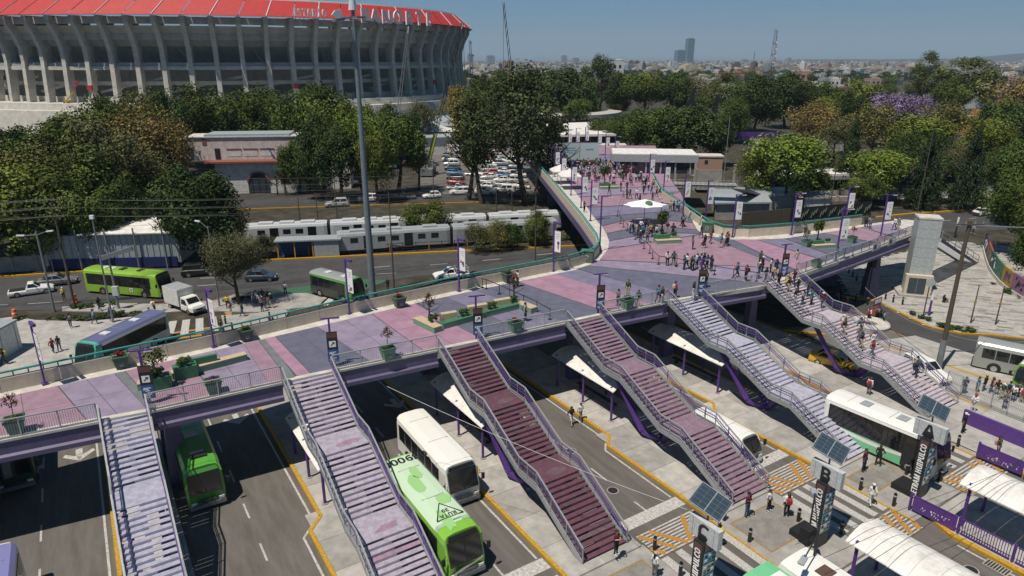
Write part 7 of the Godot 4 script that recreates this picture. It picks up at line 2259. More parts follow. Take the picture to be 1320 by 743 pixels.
	bx(lt, "core", V(0, 0.4 + lh * 0.5, 0), V(2.44, lh, 2.24), M.grey_panel)
	bx(lt, "side_strip", V(1.26, 0.4 + lh * 0.5, 0.6), V(0.03, lh * 0.98, 0.9), M.parapet)
	bx(lt, "door_frame", V(-0.1, 1.65, 1.3), V(3.0, 2.5, 0.7), M.parapet)
	bx(lt, "door", V(-0.3, 1.55, 1.66), V(1.9, 2.0, 0.04), M.glass_blue)
	bx(lt, "door_split", V(-0.3, 1.55, 1.69), V(0.06, 2.0, 0.03), M.steel_grey)
	bx(lt, "glass_strip", V(1.27, 5.2, -0.5), V(0.04, 5.0, 0.9), M.glass_blue)
	bx(lt, "roof", V(0, 0.5 + lh, 0), V(2.6, 0.2, 2.4), M.concrete_pale)
	var es := thing("side_staircase", "grey side staircase descending behind the lift tower", "staircase", Vector3.ZERO)
	var e0: Vector3 = V(53.28, 6.6, -83.37)
	var e1: Vector3 = V(66.61, 0.1, -94.61)
	var k0 := 28
	for k in k0:
		var p := e0.lerp(e1, (k + 0.5) / k0)
		var o := bx(es, "tread", p, V(0.42, 0.06, 2.4), M.sign_grey)
		o.rotation.y = -atan2(e1.z - e0.z, e1.x - e0.x)
	var ed := (e1 - e0)
	ed.y = 0
	var en := V(-ed.z, 0, ed.x).normalized() * 1.25
	for s in [-1.0, 1.0]:
		beamp(es, "stringer", e0 + en * s - V(0, 0.15, 0), e1 + en * s - V(0, 0.15, 0), 0.08, 0.4, M.fascia)
		for y in [0.4, 1.05]: beamp(es, "rail", e0 + en * s + V(0, y, 0), e1 + en * s + V(0, y, 0), 0.07, 0.07, M.galvanised)
		for k in 7: bx(es, "rail_post", e0.lerp(e1, k / 6.0) + en * s + V(0, 0.5, 0), V(0.06, 1.05, 0.06), M.galvanised)
	polyp(es, "landing", [P(e0.x - 3.5, e0.z - 2.6), P(e0.x + 0.6, e0.z - 2.0), P(e0.x + 0.4, e0.z + 1.4), P(e0.x - 3.5, e0.z + 1.0)], 6.4, 6.7, M.concrete_b)
	var rp := thing("ring_planter", "round pale concrete ring on the cobbled island", "ring", V(39.61, 0, -69.45) + V(0, 0.12, 0))
	var lat := MB.new()
	lat.lathe([P(0.9, 0.0), P(2.0, 0.0), P(2.05, 0.3), P(1.95, 0.42), P(0.95, 0.42), P(0.75, 0.3), P(0.75, 0.05)], Vector3.ZERO, 24)
	part(rp, "ring", lat.mesh(M.concrete_pale))
	bx(rp, "core", V(0, 0.1, 0), V(1.0, 0.2, 1.0), M.soil)
	var mw := thing("mural_wall", "curved wall painted with purple, green, yellow and pink mural panels", "wall", Vector3.ZERO)
	var mp := [P(73.36, -101.34), P(70.01, -95.76), P(67.33, -91.08), P(65.56, -87.49), P(64, -83.83), P(63.05, -80.73), P(62.54, -77.83), P(62.62, -75.11)]
	var mc := [[0.09, 0.03, 0.12], [0.35, 0.10, 0.03], [0.03, 0.13, 0.09], [0.10, 0.22, 0.16], [0.45, 0.30, 0.02], [0.30, 0.14, 0.26], [0.36, 0.2, 0.3]]
	for i in mp.size() - 1:
		var p: Vector3 = v3(mp[i], 0.1)
		var q: Vector3 = v3(mp[i + 1], 0.1)
		beamp(mw, "base", p + V(0, 0.25, 0), q + V(0, 0.25, 0), 0.4, 0.5, M.concrete_pale)
		var c: Array = mc[i]
		var pn := beamp(mw, "mural_panel", p + V(0, 1.55, 0), q + V(0, 1.55, 0), 0.2, 2.1, mat("mural_%d" % i, c[0], c[1], c[2], 0.7, 0, "soft", 2.0))
		var d := (q - p)
		var no := V(-d.z, 0, d.x).normalized()
		if no.x > 0: no = -no
		var bb := MB.new()
		for k in 7:
			var u := rng.randf_range(0.12, 0.88)
			var s := rng.randf_range(0.12, 0.4)
			bb.beam(p.lerp(q, u) + V(0, rng.randf_range(0.8, 2.3), 0) + no * 0.1, p.lerp(q, minf(u + 0.12, 0.95)) + V(0, rng.randf_range(0.8, 2.3), 0) + no * 0.1, 0.03, s)
		part(pn, "brushwork", bb.mesh([M.sign_white, M.teal, M.sign_white, M.planter_green, M.purple, M.sign_dark, M.sign_white][i]))
	# green verges and hedges: ground cover nobody could count
	for s in [["plaza_hedge", "low planted strip along the plaza kerb", [P(46.66, -73.29), P(46.8, -69.43), P(48.67, -67.63), P(51.73, -67.2)]], ["mural_hedge", "low planting at the foot of the mural wall", [P(63.6, -84.17), P(62.63, -80.44), P(62.7, -77.55), P(62.86, -74.84)]], ["avenue_hedge", "low shrubs along the edge of the forecourt", [P(-52.6, -71.07), P(-48.5, -71.56), P(-45.38, -72.29), P(-42.66, -73.04)]], ["median_hedge", "low shrubs on the avenue pavement", [P(-52.76, -74.84), P(-50.02, -75.63), P(-47.54, -76.17)]], ["olive_hedge", "low shrubs around the olive tree", [P(-35.52, -77.55), P(-31.46, -78.11), P(-28.6, -78.11)]], ["track_hedge", "scrubby bushes behind the track fence", [P(-27.43, -100.09), P(-14.67, -102.81), P(-2.49, -104.71), P(10.2, -107.67)]], ["corner_hedge", "low shrubs at the corner of the forecourt", [P(-57.86, -71.07), P(-55.56, -71.56)]]]:
		var mm := MultiMesh.new()
		mm.transform_format = MultiMesh.TRANSFORM_3D
		mm.mesh = bank["bush_green"]
		var pl: Array = s[2]
		var tot := 0.0
		for i in pl.size() - 1: tot += pl[i].distance_to(pl[i + 1])
		var n := int(tot * 1.6)
		mm.instance_count = n
		for i in n:
			var seg := rng.randi() % (pl.size() - 1)
			var p: Vector2 = pl[seg].lerp(pl[seg + 1], rng.randf())
			var r := rng.randf_range(0.3, 0.65)
			mm.set_instance_transform(i, Transform3D(Basis(Vector3.UP, rng.randf() * TAU).scaled(V(r, r * 1.1, r)), v3(p, 0.1) + V(rng.randf_range(-0.5, 0.5), 0, rng.randf_range(-0.4, 0.4))))
		var mi := MultiMeshInstance3D.new()
		mi.name = s[0]
		mi.multimesh = mm
		add_child(mi)
		tag(mi, s[1], "hedge", "", "stuff")
	# poles and wires on the avenue side
	var p1 := pole("street_lamp", "double armed street lamp by the white pickup", V(-53.66, 0, -74.06), V(-53.66, 0, -74.06) + V(0, 9.71, 0), 0.14, M.steel_grey)
	lamp_arm(p1, V(0, 9.26, 0), V(1.3, 9.71, 0))
	lamp_arm(p1, V(0, 9.26, 0), V(-1.3, 9.26, 0.3))
	var p2 := pole("street_lamp", "slim pole with small lamp in front of the lime bus", V(-44.69, 0, -70.38), V(-44.69, 0, -70.38) + V(0, 12.14, 0), 0.12, M.steel_grey)
	bx(p2, "lamp_head", V(0, 12.14, 0), V(0.4, 0.4, 0.3), M.lamp_white)
	var p3 := pole("gantry_post", "grey post with angled sign frame beside the lime bus", V(-46.54, 0, -74.84), V(-46.54, 0, -74.84) + V(0, 6.49, 0), 0.16, M.steel_grey)
	beamp(p3, "sign_frame", V(-0.6, 6.4, 0.4), V(2.6, 7.32, -0.6), 0.3, 0.5, M.steel_grey)
	bx(p3, "control_box", V(0.2, 2.4, 0.25), V(0.7, 1.1, 0.4), M.sign_grey)
	var wp := pole("utility_pole", "dark utility pole carrying wires in front of the grove", V(-51.69, 0, -74.84), V(-51.69, 0, -74.84) + V(0, 13.35, 0), 0.16, M.wood_pole, 3)
	var p5 := pole("street_lamp", "street lamp beside the olive tree", V(-34.94, 0, -75.64), V(-34.94, 0, -75.64) + V(0, 9.87, 0), 0.12, M.steel_grey)
	lamp_arm(p5, V(0, 9.59, 0), V(-0.9, 10.5, 0))
	for s in [[V(-50.56, 0, -92.59), 5.81, "grey pole at the corner of the white roofed shed"], [V(-15.23, 0, -82.56), 12.52, "thin dark pole beyond the parapet near the dark minibus"], [V(3.42, 0, -95.35), 12.33, "dark timber pole between the avenue and the tracks"], [V(-38.25, 0, -119.2), 5.37, "green rail pole beyond the white train"], [V(-35.19, 0, -119.81), 5.53, "thin green rail pole beyond the white train"], [V(-31.82, 0, -120.43), 8.2, "tall rail pole beyond the white train"], [V(-27.44, 0, -112.28), 6.02, "grey rail pole between the trains"], [V(-14.85, 0, -126.96), 8.58, "tall pole at the edge of the lot"], [V(-2.96, 0, -126.28), 4.76, "green rail pole near the lot entrance"], [V(0, 0, -126.28), 4.02, "short green rail pole near the deck"], [V(43.14, 0, -137.29), 17.39, "tall pale pole behind the outer parapet"], [V(76.77, 0, -125.6), 15.27, "dark pole behind the lift tower"], [V(87.56, 0, -137.29), 12.87, "dark pole beside the rail platform"], [V(58.83, 0, -122.97), 13.08, "slim pole behind the east wing"]]:
		pole("service_pole", s[2], s[0], s[0] + V(0, s[1], 0), 0.11, M.steel_grey if s[2].contains("grey") or s[2].contains("pale") else M.wood_pole, 0, "service poles")
	# leaning pole on the right with lamps
	var big := pole("leaning_pole", "tall weathered leaning pole with cross arm by the service road", V(40, 0, -57.56), V(40, 0, -57.56) + V(0.2, 14.6, -0.4), 0.24, M.wood_pole, 1)
	tubep(big, "sleeve", V(0, 0, 0), V(0.05, 3.4, -0.1), 0.3, 0.27, M.steel_grey, 10)
	for s in [[V(51.23, 0, -70.14), "thin dark pole in the plaza hedge"], [V(53.69, 0, -69.68), "dark pole with yellow band in the plaza hedge"], [V(47.19, 0, -72.3), "slim sign post with round plate on the plaza"]]:
		var t := pole("plaza_pole", s[1], s[0], s[0] + V(0, 4.6, 0), 0.08, M.wood_pole)
		if s[1].contains("round"):
			tubep(t, "round_plate", V(0, 4.2, 0.08), V(0, 4.2, 0.12), 0.5, 0.5, M.sign_grey, 14)
		else: bx(t, "band", V(0, 2.6, 0), V(0.2, 0.2, 0.2), M.kerb_yellow)
	var pp := pole("marker_post", "purple and pale marker post by the plaza kerb", V(47.96, 0, -72.55), V(47.96, 0, -72.55) + V(0, 3.2, 0), 0.14, M.purple)
	tubep(pp, "white_sleeve", V(0, 2.0, 0), V(0, 3.2, 0), 0.16, 0.16, M.sign_white)
	pp = pole("marker_post", "white topped marker post beside the avenue near the tower", V(73.71, 0, -109.09), V(73.71, 0, -109.09) + V(0, 3.4, 0), 0.13, M.dark_metal)
	tubep(pp, "white_sleeve", V(0, 2.0, 0), V(0, 3.4, 0), 0.15, 0.15, M.sign_white)
	# wires: sagging spans between the utility pole, the rail poles and beyond the frame
	var ph: float = 13.35
	var pb: Vector3 = V(-51.69, 0, -74.84)
	for k in 3:
		for x in [-1.1, 0.4, 1.1]:
			wire("black overhead wire running from the dark utility pole past the grove", pb + V(x, ph * (0.99 - k * 0.07), 0.15), V(-120, ph * (0.95 - k * 0.07), -62 + x), 0.8)
			wire("black overhead wire crossing above the avenue towards the lot", pb + V(x, ph * (0.99 - k * 0.07), 0.15), V(3.42, 0, -95.35) + V(x * 0.2, 13.5 - k * 1.0, x), 1.6)
	for k in 4: wire("black overhead wire low along the avenue behind the buses", V(-110, 5.4 + k * 0.7, -84), V(-50.56, 0, -92.59) + V(0, 3.6 + k * 0.8, 0), 0.5)
	for k in 4: wire("black rail wire above the trains", V(-54.35, 0, -112.28) + V(0, 6.0 + k * 1.1, 0), V(4.16, 0, -117.99) + V(0, 7.0 + k * 1.0, 0), 0.6)
	for k in 3: wire("dark wire passing the rail platform on the east side", V(43.14, 0, -137.29) + V(0, 12 - k * 1.5, 0), V(113.34, 0, -131.2) + V(0, 13 - k * 1.5, 0), 1.0)
	wire("bundle of grey cables leaving the leaning pole", V(40, 0, -57.56) + V(0.2, 14.2, -0.4), V(80, 13.4, -62), 0.5, 0.06, M.steel_grey)
	wire("twisted cable sagging from the leaning pole across the side road", V(40, 0, -57.56) + V(0.1, 4.0, -0.2), V(40.93, 0, -74.06) + V(0, 3.0, 0), 0.8, 0.04, M.steel_grey)
	wire("twisted cable sagging from the leaning pole towards the plaza", V(40, 0, -57.56) + V(0.1, 4.0, -0.2), V(50.4, 0, -59.61) + V(0, 2.6, 0), 0.6, 0.04, M.steel_grey)
	wire("pale thin cable strung above the burgundy staircase", V(-7.5, 9.4, -36.5), V(9.6, 4.6, -31.2), 0.3, 0.013, M.wire_pale)
	for k in 3: wire("dark thin cable above the shelter at letter B", V(14.5 + k, 4.5, -28.5 + k), V(33, 5.2 + 0.6 * k, -36), 0.3, 0.015)
	# near street lamp heads at the letter B crossing
	var nl := thing("solar_street_lamp", "dark street lamp with two grey heads beside the letter B bus", "lamp post", AB(29.4, -16.2, 0), GA)
	tubep(nl, "post", V(0, 0, 0), V(0, 4.6, 0), 0.08, 0.06, M.dark_metal)
	for s in [[V(-1.9, 4.2, 0.6)], [V(1.2, 5.6, -1.2)]]:
		tubep(nl, "arm", V(0, 4.3, 0), s[0], 0.035, 0.035, M.dark_metal, 6)
		beamp(nl, "lamp_head", s[0], s[0] * V(1.35, 1, 1.35), 0.3, 0.1, M.grey_panel)
		tubep(nl, "lens", s[0] + V(0, 0.05, 0), s[0] + V(0, 0.08, 0), 0.08, 0.08, M.sign_blue, 8)
	var sb := thing("speaker_box", "black speaker box on a short pole beside the letter B pylon", "speaker", AB(31.6, -18.0, 0.05), GA)
	tubep(sb, "pole", V(0, 0, 0), V(0, 1.6, 0), 0.05, 0.05, M.dark_metal)
	bx(sb, "cabinet", V(0, 2.1, 0), V(0.7, 1.0, 0.6), M.black)
	tubep(sb, "cone", V(-0.02, 2.0, 0.3), V(-0.02, 2.0, 0.33), 0.25, 0.25, M.dark_metal, 10)
	# manhole covers and a drain on the lanes
	for s in [[4.9, -33.0], [16.2, -31.5], [27.6, -35.0], [38.8, -31.0], [6.2, -28.0], [39.5, -12.5], [27.0, -29.5]]:
		var t := thing("manhole_cover", "round iron manhole cover set in the bus lane", "manhole", AB(s[0], s[1], 0.004), GA, "manhole covers in the lanes")
		tubep(t, "frame", V(0, 0, 0), V(0, 0.006, 0), 0.42, 0.42, M.concrete_b, 16)
		tubep(t, "lid", V(0, 0.006, 0), V(0, 0.012, 0), 0.34, 0.34, M.dark_metal, 16)
	var dg := thing("drain_grate", "rectangular drain grate beside the yellow kerb", "drain", AB(41.0, -11.8, 0.006), GA)
	bx(dg, "frame", V(0, 0.004, 0), V(0.8, 0.008, 1.3), M.concrete_b)
	for k in 8: bx(dg, "bar", V(0, 0.012, -0.52 + k * 0.15), V(0.66, 0.008, 0.08), M.dark_metal)
	# small things
	for s in [[V(-56.64, 0, -71.81), "orange traffic barrel on the forecourt corner"], [V(-53, 0, -76.99), "orange and white traffic barrel by the lime bus"], [V(0, 0, -143.92), "orange traffic barrel in the parking lot lane"], [V(6.12, 0, -151.18), "orange traffic barrel by the deck pier in the lot"]]:
		var t := thing("traffic_barrel", s[1], "barrel", s[0] + V(0, 0.12, 0))
		var b := MB.new()
		b.lathe([P(0.36, 0), P(0.36, 0.1), P(0.28, 0.12), P(0.22, 1.0), P(0.12, 1.05)], Vector3.ZERO, 10)
		part(t, "shell", b.mesh(M.orange_plastic))
		tubep(t, "band", V(0, 0.5, 0), V(0, 0.66, 0), 0.265, 0.255, M.sign_white, 10)
	var ct := thing("vendor_cart", "small vendor cart with pink signboard on the side road", "cart", V(41.58, 0, -72.3), 0.6)
	bx(ct, "box", V(0, 0.7, 0), V(1.4, 0.7, 0.8), M.brick_red)
	bx(ct, "signboard", V(0.2, 1.8, 0), V(1.6, 1.0, 0.08), mat("cart_pink", 0.4, 0.12, 0.18))
	bx(ct, "sign_field", V(0.2, 1.9, 0.05), V(1.3, 0.4, 0.02), M.sign_white)
	for x in [-0.6, 0.8]: tubep(ct, "post", V(x, 0.2, 0), V(x, 2.3, 0), 0.03, 0.03, M.dark_metal, 6)
	for x in [-0.5, 0.5]: wheel(ct, V(x, 0.3, 0.45), 0.3, 0.08, 1.0)
	var ts := thing("traffic_signal", "dark traffic signal under the east wing", "signal", V(43.96, 0, -78.68))
	tubep(ts, "post", V(0, 0, 0), V(0, 5.0, 0), 0.08, 0.07, M.dark_metal)
	bx(ts, "signal_box", V(0, 4.7, 0.1), V(0.5, 1.3, 0.4), M.black)
	for k in 3: tubep(ts, "lens", V(0, 4.3 + k * 0.4, 0.3), V(0, 4.3 + k * 0.4, 0.34), 0.14, 0.14, M.glass_dark, 8)
	var wb := thing("site_hoarding", "curved white hoarding at the edge of the forecourt", "hoarding", V(-50.03, 0, -57.89))
	bx(wb, "panel", V(-3.0, 1.5, -1.0), V(6.0, 3.0, 9.0), M.white_metal)
	bx(wb, "cap", V(-3.0, 3.1, -1.0), V(6.2, 0.2, 9.2), M.grey_panel)
	for k in 5: bx(wb, "seam", V(0.01, 1.5, -5.0 + k * 2.0), V(0.03, 3.0, 0.06), M.steel_grey)
	var ds := thing("satellite_dish", "white dish on a pole among the far trees", "dish", V(110.14, 0, -362.46))
	tubep(ds, "pole", V(0, 0, 0), V(0, 9.5, 0), 0.3, 0.25, M.steel_grey)
	var dm := MB.new()
	dm.lathe([P(0.2, 0.0), P(1.2, 0.25), P(1.9, 0.7), P(2.1, 1.0), P(1.9, 0.95), P(1.1, 0.45)], Vector3.ZERO, 14)
	var dd := part(ds, "reflector", dm.mesh(M.sign_white), V(0, 9.8, 0.5))
	dd.rotation.x = 1.2
	for s in [[V(86.79, 0, -338.62), 16.0, "tall dark netting spire behind the pavilion trees"], [V(82.01, 0, -282.47), 15.0, "broad dark netting sail beside the dish"]]:
		var t := thing("netting_sail", s[2], "net", s[0])
		tubep(t, "pole", V(1.5, 0, 0), V(1.5, s[1], 0), 0.2, 0.12, M.dark_metal)
		var b := MB.new()
		b.loft([[V(-4.5, 1.0, 0.6), V(1.4, 0.5, 0.1), V(1.4, 0.5, -0.1)], [V(1.2, s[1], 0.05), V(1.4, s[1], 0.05), V(1.4, s[1], -0.05)]])
		part(t, "net", b.mesh(M.black))

# one continuous figure: tapered capsules joined in a field, skinned as surface nets
func figure(bones: Array) -> ArrayMesh:
	var cs := 0.022
	var nx := 44
	var ny := 84
	var nz := 52
	var org := V(-nx * cs * 0.5, -0.03, -nz * cs * 0.5)
	var f := PackedFloat32Array()
	f.resize(nx * ny * nz)
	f.fill(9.0)
	var near := PackedFloat32Array()
	near.resize(nx * ny * nz)
	near.fill(9.0)
	var lab := PackedByteArray()
	lab.resize(nx * ny * nz)
	for bn in bones:
		var a: Vector3 = bn[0]
		var b: Vector3 = bn[1]
		var ra: float = bn[2]
		var rb: float = bn[3]
		var pad := maxf(ra, rb) + 0.07
		var lo := Vector3(minf(a.x, b.x), minf(a.y, b.y), minf(a.z, b.z)) - V(pad, pad, pad) - org
		var hi := Vector3(maxf(a.x, b.x), maxf(a.y, b.y), maxf(a.z, b.z)) + V(pad, pad, pad) - org
		var ab := b - a
		var l2 := maxf(ab.length_squared(), 1e-6)
		for z in range(maxi(0, int(lo.z / cs)), mini(nz - 1, int(hi.z / cs)) + 1):
			for y in range(maxi(0, int(lo.y / cs)), mini(ny - 1, int(hi.y / cs)) + 1):
				for x in range(maxi(0, int(lo.x / cs)), mini(nx - 1, int(hi.x / cs)) + 1):
					var p := org + V(x, y, z) * cs
					var t := clampf((p - a).dot(ab) / l2, 0.0, 1.0)
					var d := p.distance_to(a + ab * t) - lerpf(ra, rb, t)
					var i := (z * ny + y) * nx + x
					if d < near[i]:
						near[i] = d
						lab[i] = bn[4]
					var h := clampf(0.5 + 0.5 * (f[i] - d) / 0.035, 0.0, 1.0)
					f[i] = lerpf(f[i], d, h) - 0.035 * h * (1.0 - h)
	var vid := {}
	var vp := []
	var vl := []
	var st := [1, nx, nx * ny]
	var cor := [0, 1, nx, nx + 1, nx * ny, nx * ny + 1, nx * ny + nx, nx * ny + nx + 1]
	for z in nz - 1:
		for y in ny - 1:
			var row := (z * ny + y) * nx
			for x in nx - 1:
				var i := row + x
				if f[i] > 1.0 and f[i + cor[7]] > 1.0: continue
				var s := 0
				for c in cor: s += 1 if f[i + c] < 0.0 else 0
				if s == 0 or s == 8: continue
				var acc := Vector3.ZERO
				var n := 0
				for e in [[0, 1], [2, 3], [4, 5], [6, 7], [0, 2], [1, 3], [4, 6], [5, 7], [0, 4], [1, 5], [2, 6], [3, 7]]:
					var u: float = f[i + cor[e[0]]]
					var w: float = f[i + cor[e[1]]]
					if (u < 0.0) != (w < 0.0):
						var t := u / (u - w)
						var p0 := V(e[0] & 1, (e[0] >> 1) & 1, e[0] >> 2)
						var p1 := V(e[1] & 1, (e[1] >> 1) & 1, e[1] >> 2)
						acc += p0.lerp(p1, t)
						n += 1
				vid[i] = vp.size()
				vp.append(org + (V(x, y, z) + acc / n) * cs)
				vl.append(lab[i])
	var nrm := []
	nrm.resize(vp.size())
	nrm.fill(Vector3.ZERO)
	var quads := []
	for i in vid:
		for ax in 3:
			var u: int = st[(ax + 1) % 3]
			var w: int = st[(ax + 2) % 3]
			var j: int = i + st[ax]
			if (f[i] < 0.0) == (f[j] < 0.0): continue
			if not (vid.has(i - u) and vid.has(i - w) and vid.has(i - u - w)): continue
			var q := [vid[i], vid[i - u], vid[i - u - w], vid[i - w]]
			var fn: Vector3 = (vp[q[2]] - vp[q[0]]).cross(vp[q[3]] - vp[q[1]])
			var outw := Vector3.ZERO
			outw[ax] = 1.0 if f[i] < 0.0 else -1.0
			if fn.dot(outw) < 0.0: fn = -fn
			for k in q: nrm[k] += fn
			quads.append([q, fn, vl[q[0]]])
	var am := ArrayMesh.new()
	for s in 5:
		var v := PackedVector3Array()
		var n := PackedVector3Array()
		for qd in quads:
			if qd[2] != s: continue
			var q: Array = qd[0]
			for t in [[0, 1, 2], [0, 2, 3]]:
				var a: int = q[t[0]]
				var b: int = q[t[1]]
				var c: int = q[t[2]]
				if (vp[b] - vp[a]).cross(vp[c] - vp[a]).dot(qd[1]) > 0.0:
					var w := b
					b = c
					c = w
				for k in [a, b, c]:
					v.append(vp[k])
					n.append(nrm[k].normalized())
		var ar := []
		ar.resize(Mesh.ARRAY_MAX)
		if v.is_empty():
			for k in 3:
				v.append(vp[0])
				n.append(Vector3.UP)
		ar[Mesh.ARRAY_VERTEX] = v
		ar[Mesh.ARRAY_NORMAL] = n
		am.add_surface_from_arrays(Mesh.PRIMITIVE_TRIANGLES, ar)
	return am

# labels of the bones: 0 skin, 1 hair, 2 top, 3 trousers, 4 shoes
func skeleton(kind: String, longhair: bool, sleeves: bool) -> Array:
	var hip := V(0, 0.93, 0)
	var lean := V(0, 0, 0)
	var kn := [V(-0.1, 0.5, 0.03), V(0.1, 0.5, 0.03)]
	var an := [V(-0.1, 0.09, -0.02), V(0.11, 0.09, 0.0)]
	var toe := [V(-0.12, 0.035, 0.14), V(0.14, 0.035, 0.15)]
	var el := [V(-0.23, 1.12, -0.04), V(0.23, 1.12, -0.04)]
	var wr := [V(-0.23, 0.88, 0.05), V(0.23, 0.88, 0.05)]
	match kind:
		"walk":
			kn = [V(-0.1, 0.53, 0.17), V(0.1, 0.5, -0.02)]
			an = [V(-0.1, 0.11, 0.24), V(0.1, 0.19, -0.27)]
			toe = [V(-0.1, 0.07, 0.40), V(0.1, 0.06, -0.17)]
			el = [V(-0.23, 1.13, -0.12), V(0.23, 1.13, 0.06)]
			wr = [V(-0.21, 0.93, -0.14), V(0.21, 0.97, 0.22)]
			lean = V(0, 0, 0.04)
		"phone":
			el = [V(-0.22, 1.14, 0.02), V(0.22, 1.14, 0.02)]
			wr = [V(-0.08, 1.2, 0.22), V(0.09, 1.2, 0.22)]
		"hips":
			el = [V(-0.33, 1.16, -0.06), V(0.24, 1.12, -0.02)]
			wr = [V(-0.17, 0.98, 0.04), V(0.22, 0.9, 0.12)]
			kn = [V(-0.12, 0.5, 0.03), V(0.12, 0.5, 0.05)]
			an = [V(-0.16, 0.09, 0.0), V(0.16, 0.09, 0.03)]
			toe = [V(-0.2, 0.035, 0.14), V(0.22, 0.035, 0.17)]
		"point":
			el = [V(-0.24, 1.12, -0.03), V(0.34, 1.33, 0.12)]
			wr = [V(-0.23, 0.9, 0.06), V(0.4, 1.38, 0.34)]
		"sit":
			hip = V(0, 0.16, -0.1)
			kn = [V(-0.14, 0.46, 0.22), V(0.16, 0.44, 0.24)]
			an = [V(-0.12, 0.08, 0.4), V(0.16, 0.08, 0.44)]
			toe = [V(-0.14, 0.04, 0.52), V(0.19, 0.04, 0.54)]
			el = [V(-0.24, 0.38, 0.02), V(0.24, 0.38, 0.02)]
			wr = [V(-0.16, 0.47, 0.2), V(0.16, 0.46, 0.2)]
	var up := hip.y - 0.93
	var o := V(0, up, hip.z) + lean
	var sh := [V(-0.165, 1.385, 0) + o, V(0.165, 1.385, 0) + o]
	var b := []
	b.append([hip + V(-0.07, 0, 0), hip + V(0.07, 0, 0), 0.115, 0.115, 3])
	b.append([V(0, 1.04, 0) + o * 0.5 + V(0, up * 0.5, 0), V(0, 1.26, 0) + o, 0.125, 0.135, 2])
	b.append([V(-0.09, 1.33, 0) + o, V(0.09, 1.33, 0) + o, 0.105, 0.105, 2])
	b.append([sh[0], sh[1], 0.07, 0.07, 2])
	b.append([V(0, 1.4, 0) + o, V(0, 1.5, 0.015) + o, 0.055, 0.05, 0])
	b.append([V(0, 1.545, 0.025) + o, V(0, 1.62, 0.012) + o, 0.072, 0.088, 0])
	b.append([V(0, 1.565, 0.10) + o, V(0, 1.59, 0.095) + o, 0.018, 0.012, 0])
	for s in [-1.0, 1.0]: b.append([V(s * 0.088, 1.57, 0.0) + o, V(s * 0.09, 1.6, -0.005) + o, 0.016, 0.018, 0])
	b.append([V(0, 1.635, 0.0) + o, V(0, 1.6, -0.035) + o, 0.095, 0.095, 1])
	if longhair: b.append([V(0, 1.6, -0.06) + o, V(0, 1.36, -0.1) + o, 0.085, 0.06, 1])
	for i in 2:
		b.append([sh[i], el[i] + V(0, up, hip.z) * (0.0 if kind == "sit" else 1.0), 0.056, 0.046, 2])
		var e: Vector3 = el[i] + V(0, up, hip.z) * (0.0 if kind == "sit" else 1.0)
		var w: Vector3 = wr[i] + V(0, up, hip.z) * (0.0 if kind == "sit" else 1.0)
		b.append([e, w, 0.044, 0.033, 2 if sleeves else 0])
		var d := (w - e).normalized()
		b.append([w, w + d * 0.09, 0.034, 0.026, 0])
		b.append([w + d * 0.03, w + d * 0.07 + V(0.03 if i == 0 else -0.03, 0, 0.02), 0.016, 0.012, 0])
		b.append([hip + V(-0.09 if i == 0 else 0.09, -0.02, 0), kn[i], 0.092, 0.066, 3])
		b.append([kn[i], an[i], 0.064, 0.046, 3])
		b.append([an[i] + V(0, -0.03, 0), toe[i], 0.048, 0.036, 4])
	return b

var tops := []
var legs := []
var fig := {}
var crowd_id := 0
func person(at: Vector3, pose: String, turn: float, place: String, group: String, top := -1, leg := -1, extra := "") -> void:
	crowd_id += 1
	var ti: int = top if top >= 0 else [0, 0, 0, 9, 9, 2, 2, 3, 3, 1, 1, 1, 5, 7, 0, 11, 6, 3, 10, 0, 9, 2, 5, 4, 1][rng.randi() % 25]
	var li: int = leg if leg >= 0 else [0, 0, 0, 0, 1, 1, 2, 2, 2, 3, 4, 5][rng.randi() % 12]
	var key: String = pose + ["a", "b"][rng.randi() % 2]
	var hw := rng.randf()
	var words := {"stand": "standing", "walk": "walking", "phone": "hands together", "hips": "hand on hip", "point": "pointing", "sit": "sitting"}
	var acc := extra
	if acc == "" and pose != "sit":
		if hw < 0.22: acc = "backpack"
		elif hw < 0.38: acc = "cap"
	var lb := "person in %s, %s, %s %s" % [tops[ti][0], legs[li][0], words[pose], place]
	if acc == "backpack": lb = "person with backpack, %s, %s, %s %s" % [tops[ti][0], legs[li][0], words[pose], place]
	elif acc == "cap": lb = "person with cap, %s, %s, %s %s" % [tops[ti][0], legs[li][0], words[pose], place]
	var t := thing("person", lb, "person", at, turn, group)
	var m := MeshInstance3D.new()
	m.name = "figure"
	m.mesh = fig[key]
	t.add_child(m)
	m.set_surface_override_material(0, M[["skin_a", "skin_b", "skin_c"][rng.randi() % 3]])
	m.set_surface_override_material(1, M[["hair_black", "hair_brown"][rng.randi() % 2]])
	m.set_surface_override_material(2, tops[ti][1])
	m.set_surface_override_material(3, legs[li][1])
	m.set_surface_override_material(4, M[["shoe_black", "shoe_white"][rng.randi() % 2]])
	if acc == "backpack": part(t, "backpack", fig.pack).material_override = tops[(ti + 3) % tops.size()][1]
	elif acc == "cap":
		part(t, "cap", fig.cap).material_override = tops[[0, 1, 4, 7][rng.randi() % 4]][1]
	var s := rng.randf_range(0.93, 1.06)
	t.scale = V(s * rng.randf_range(0.96, 1.1), s, s)

func flock(list: Array, h: float, place: String, group: String, walkers := 0.35) -> void:
	for p in list:
		var k := rng.randf()
		var pose: String = "walk" if k < walkers else ["stand", "phone", "hips", "stand"][rng.randi() % 4]
		person(v3(p, h), pose, rng.randf() * TAU, place, group)

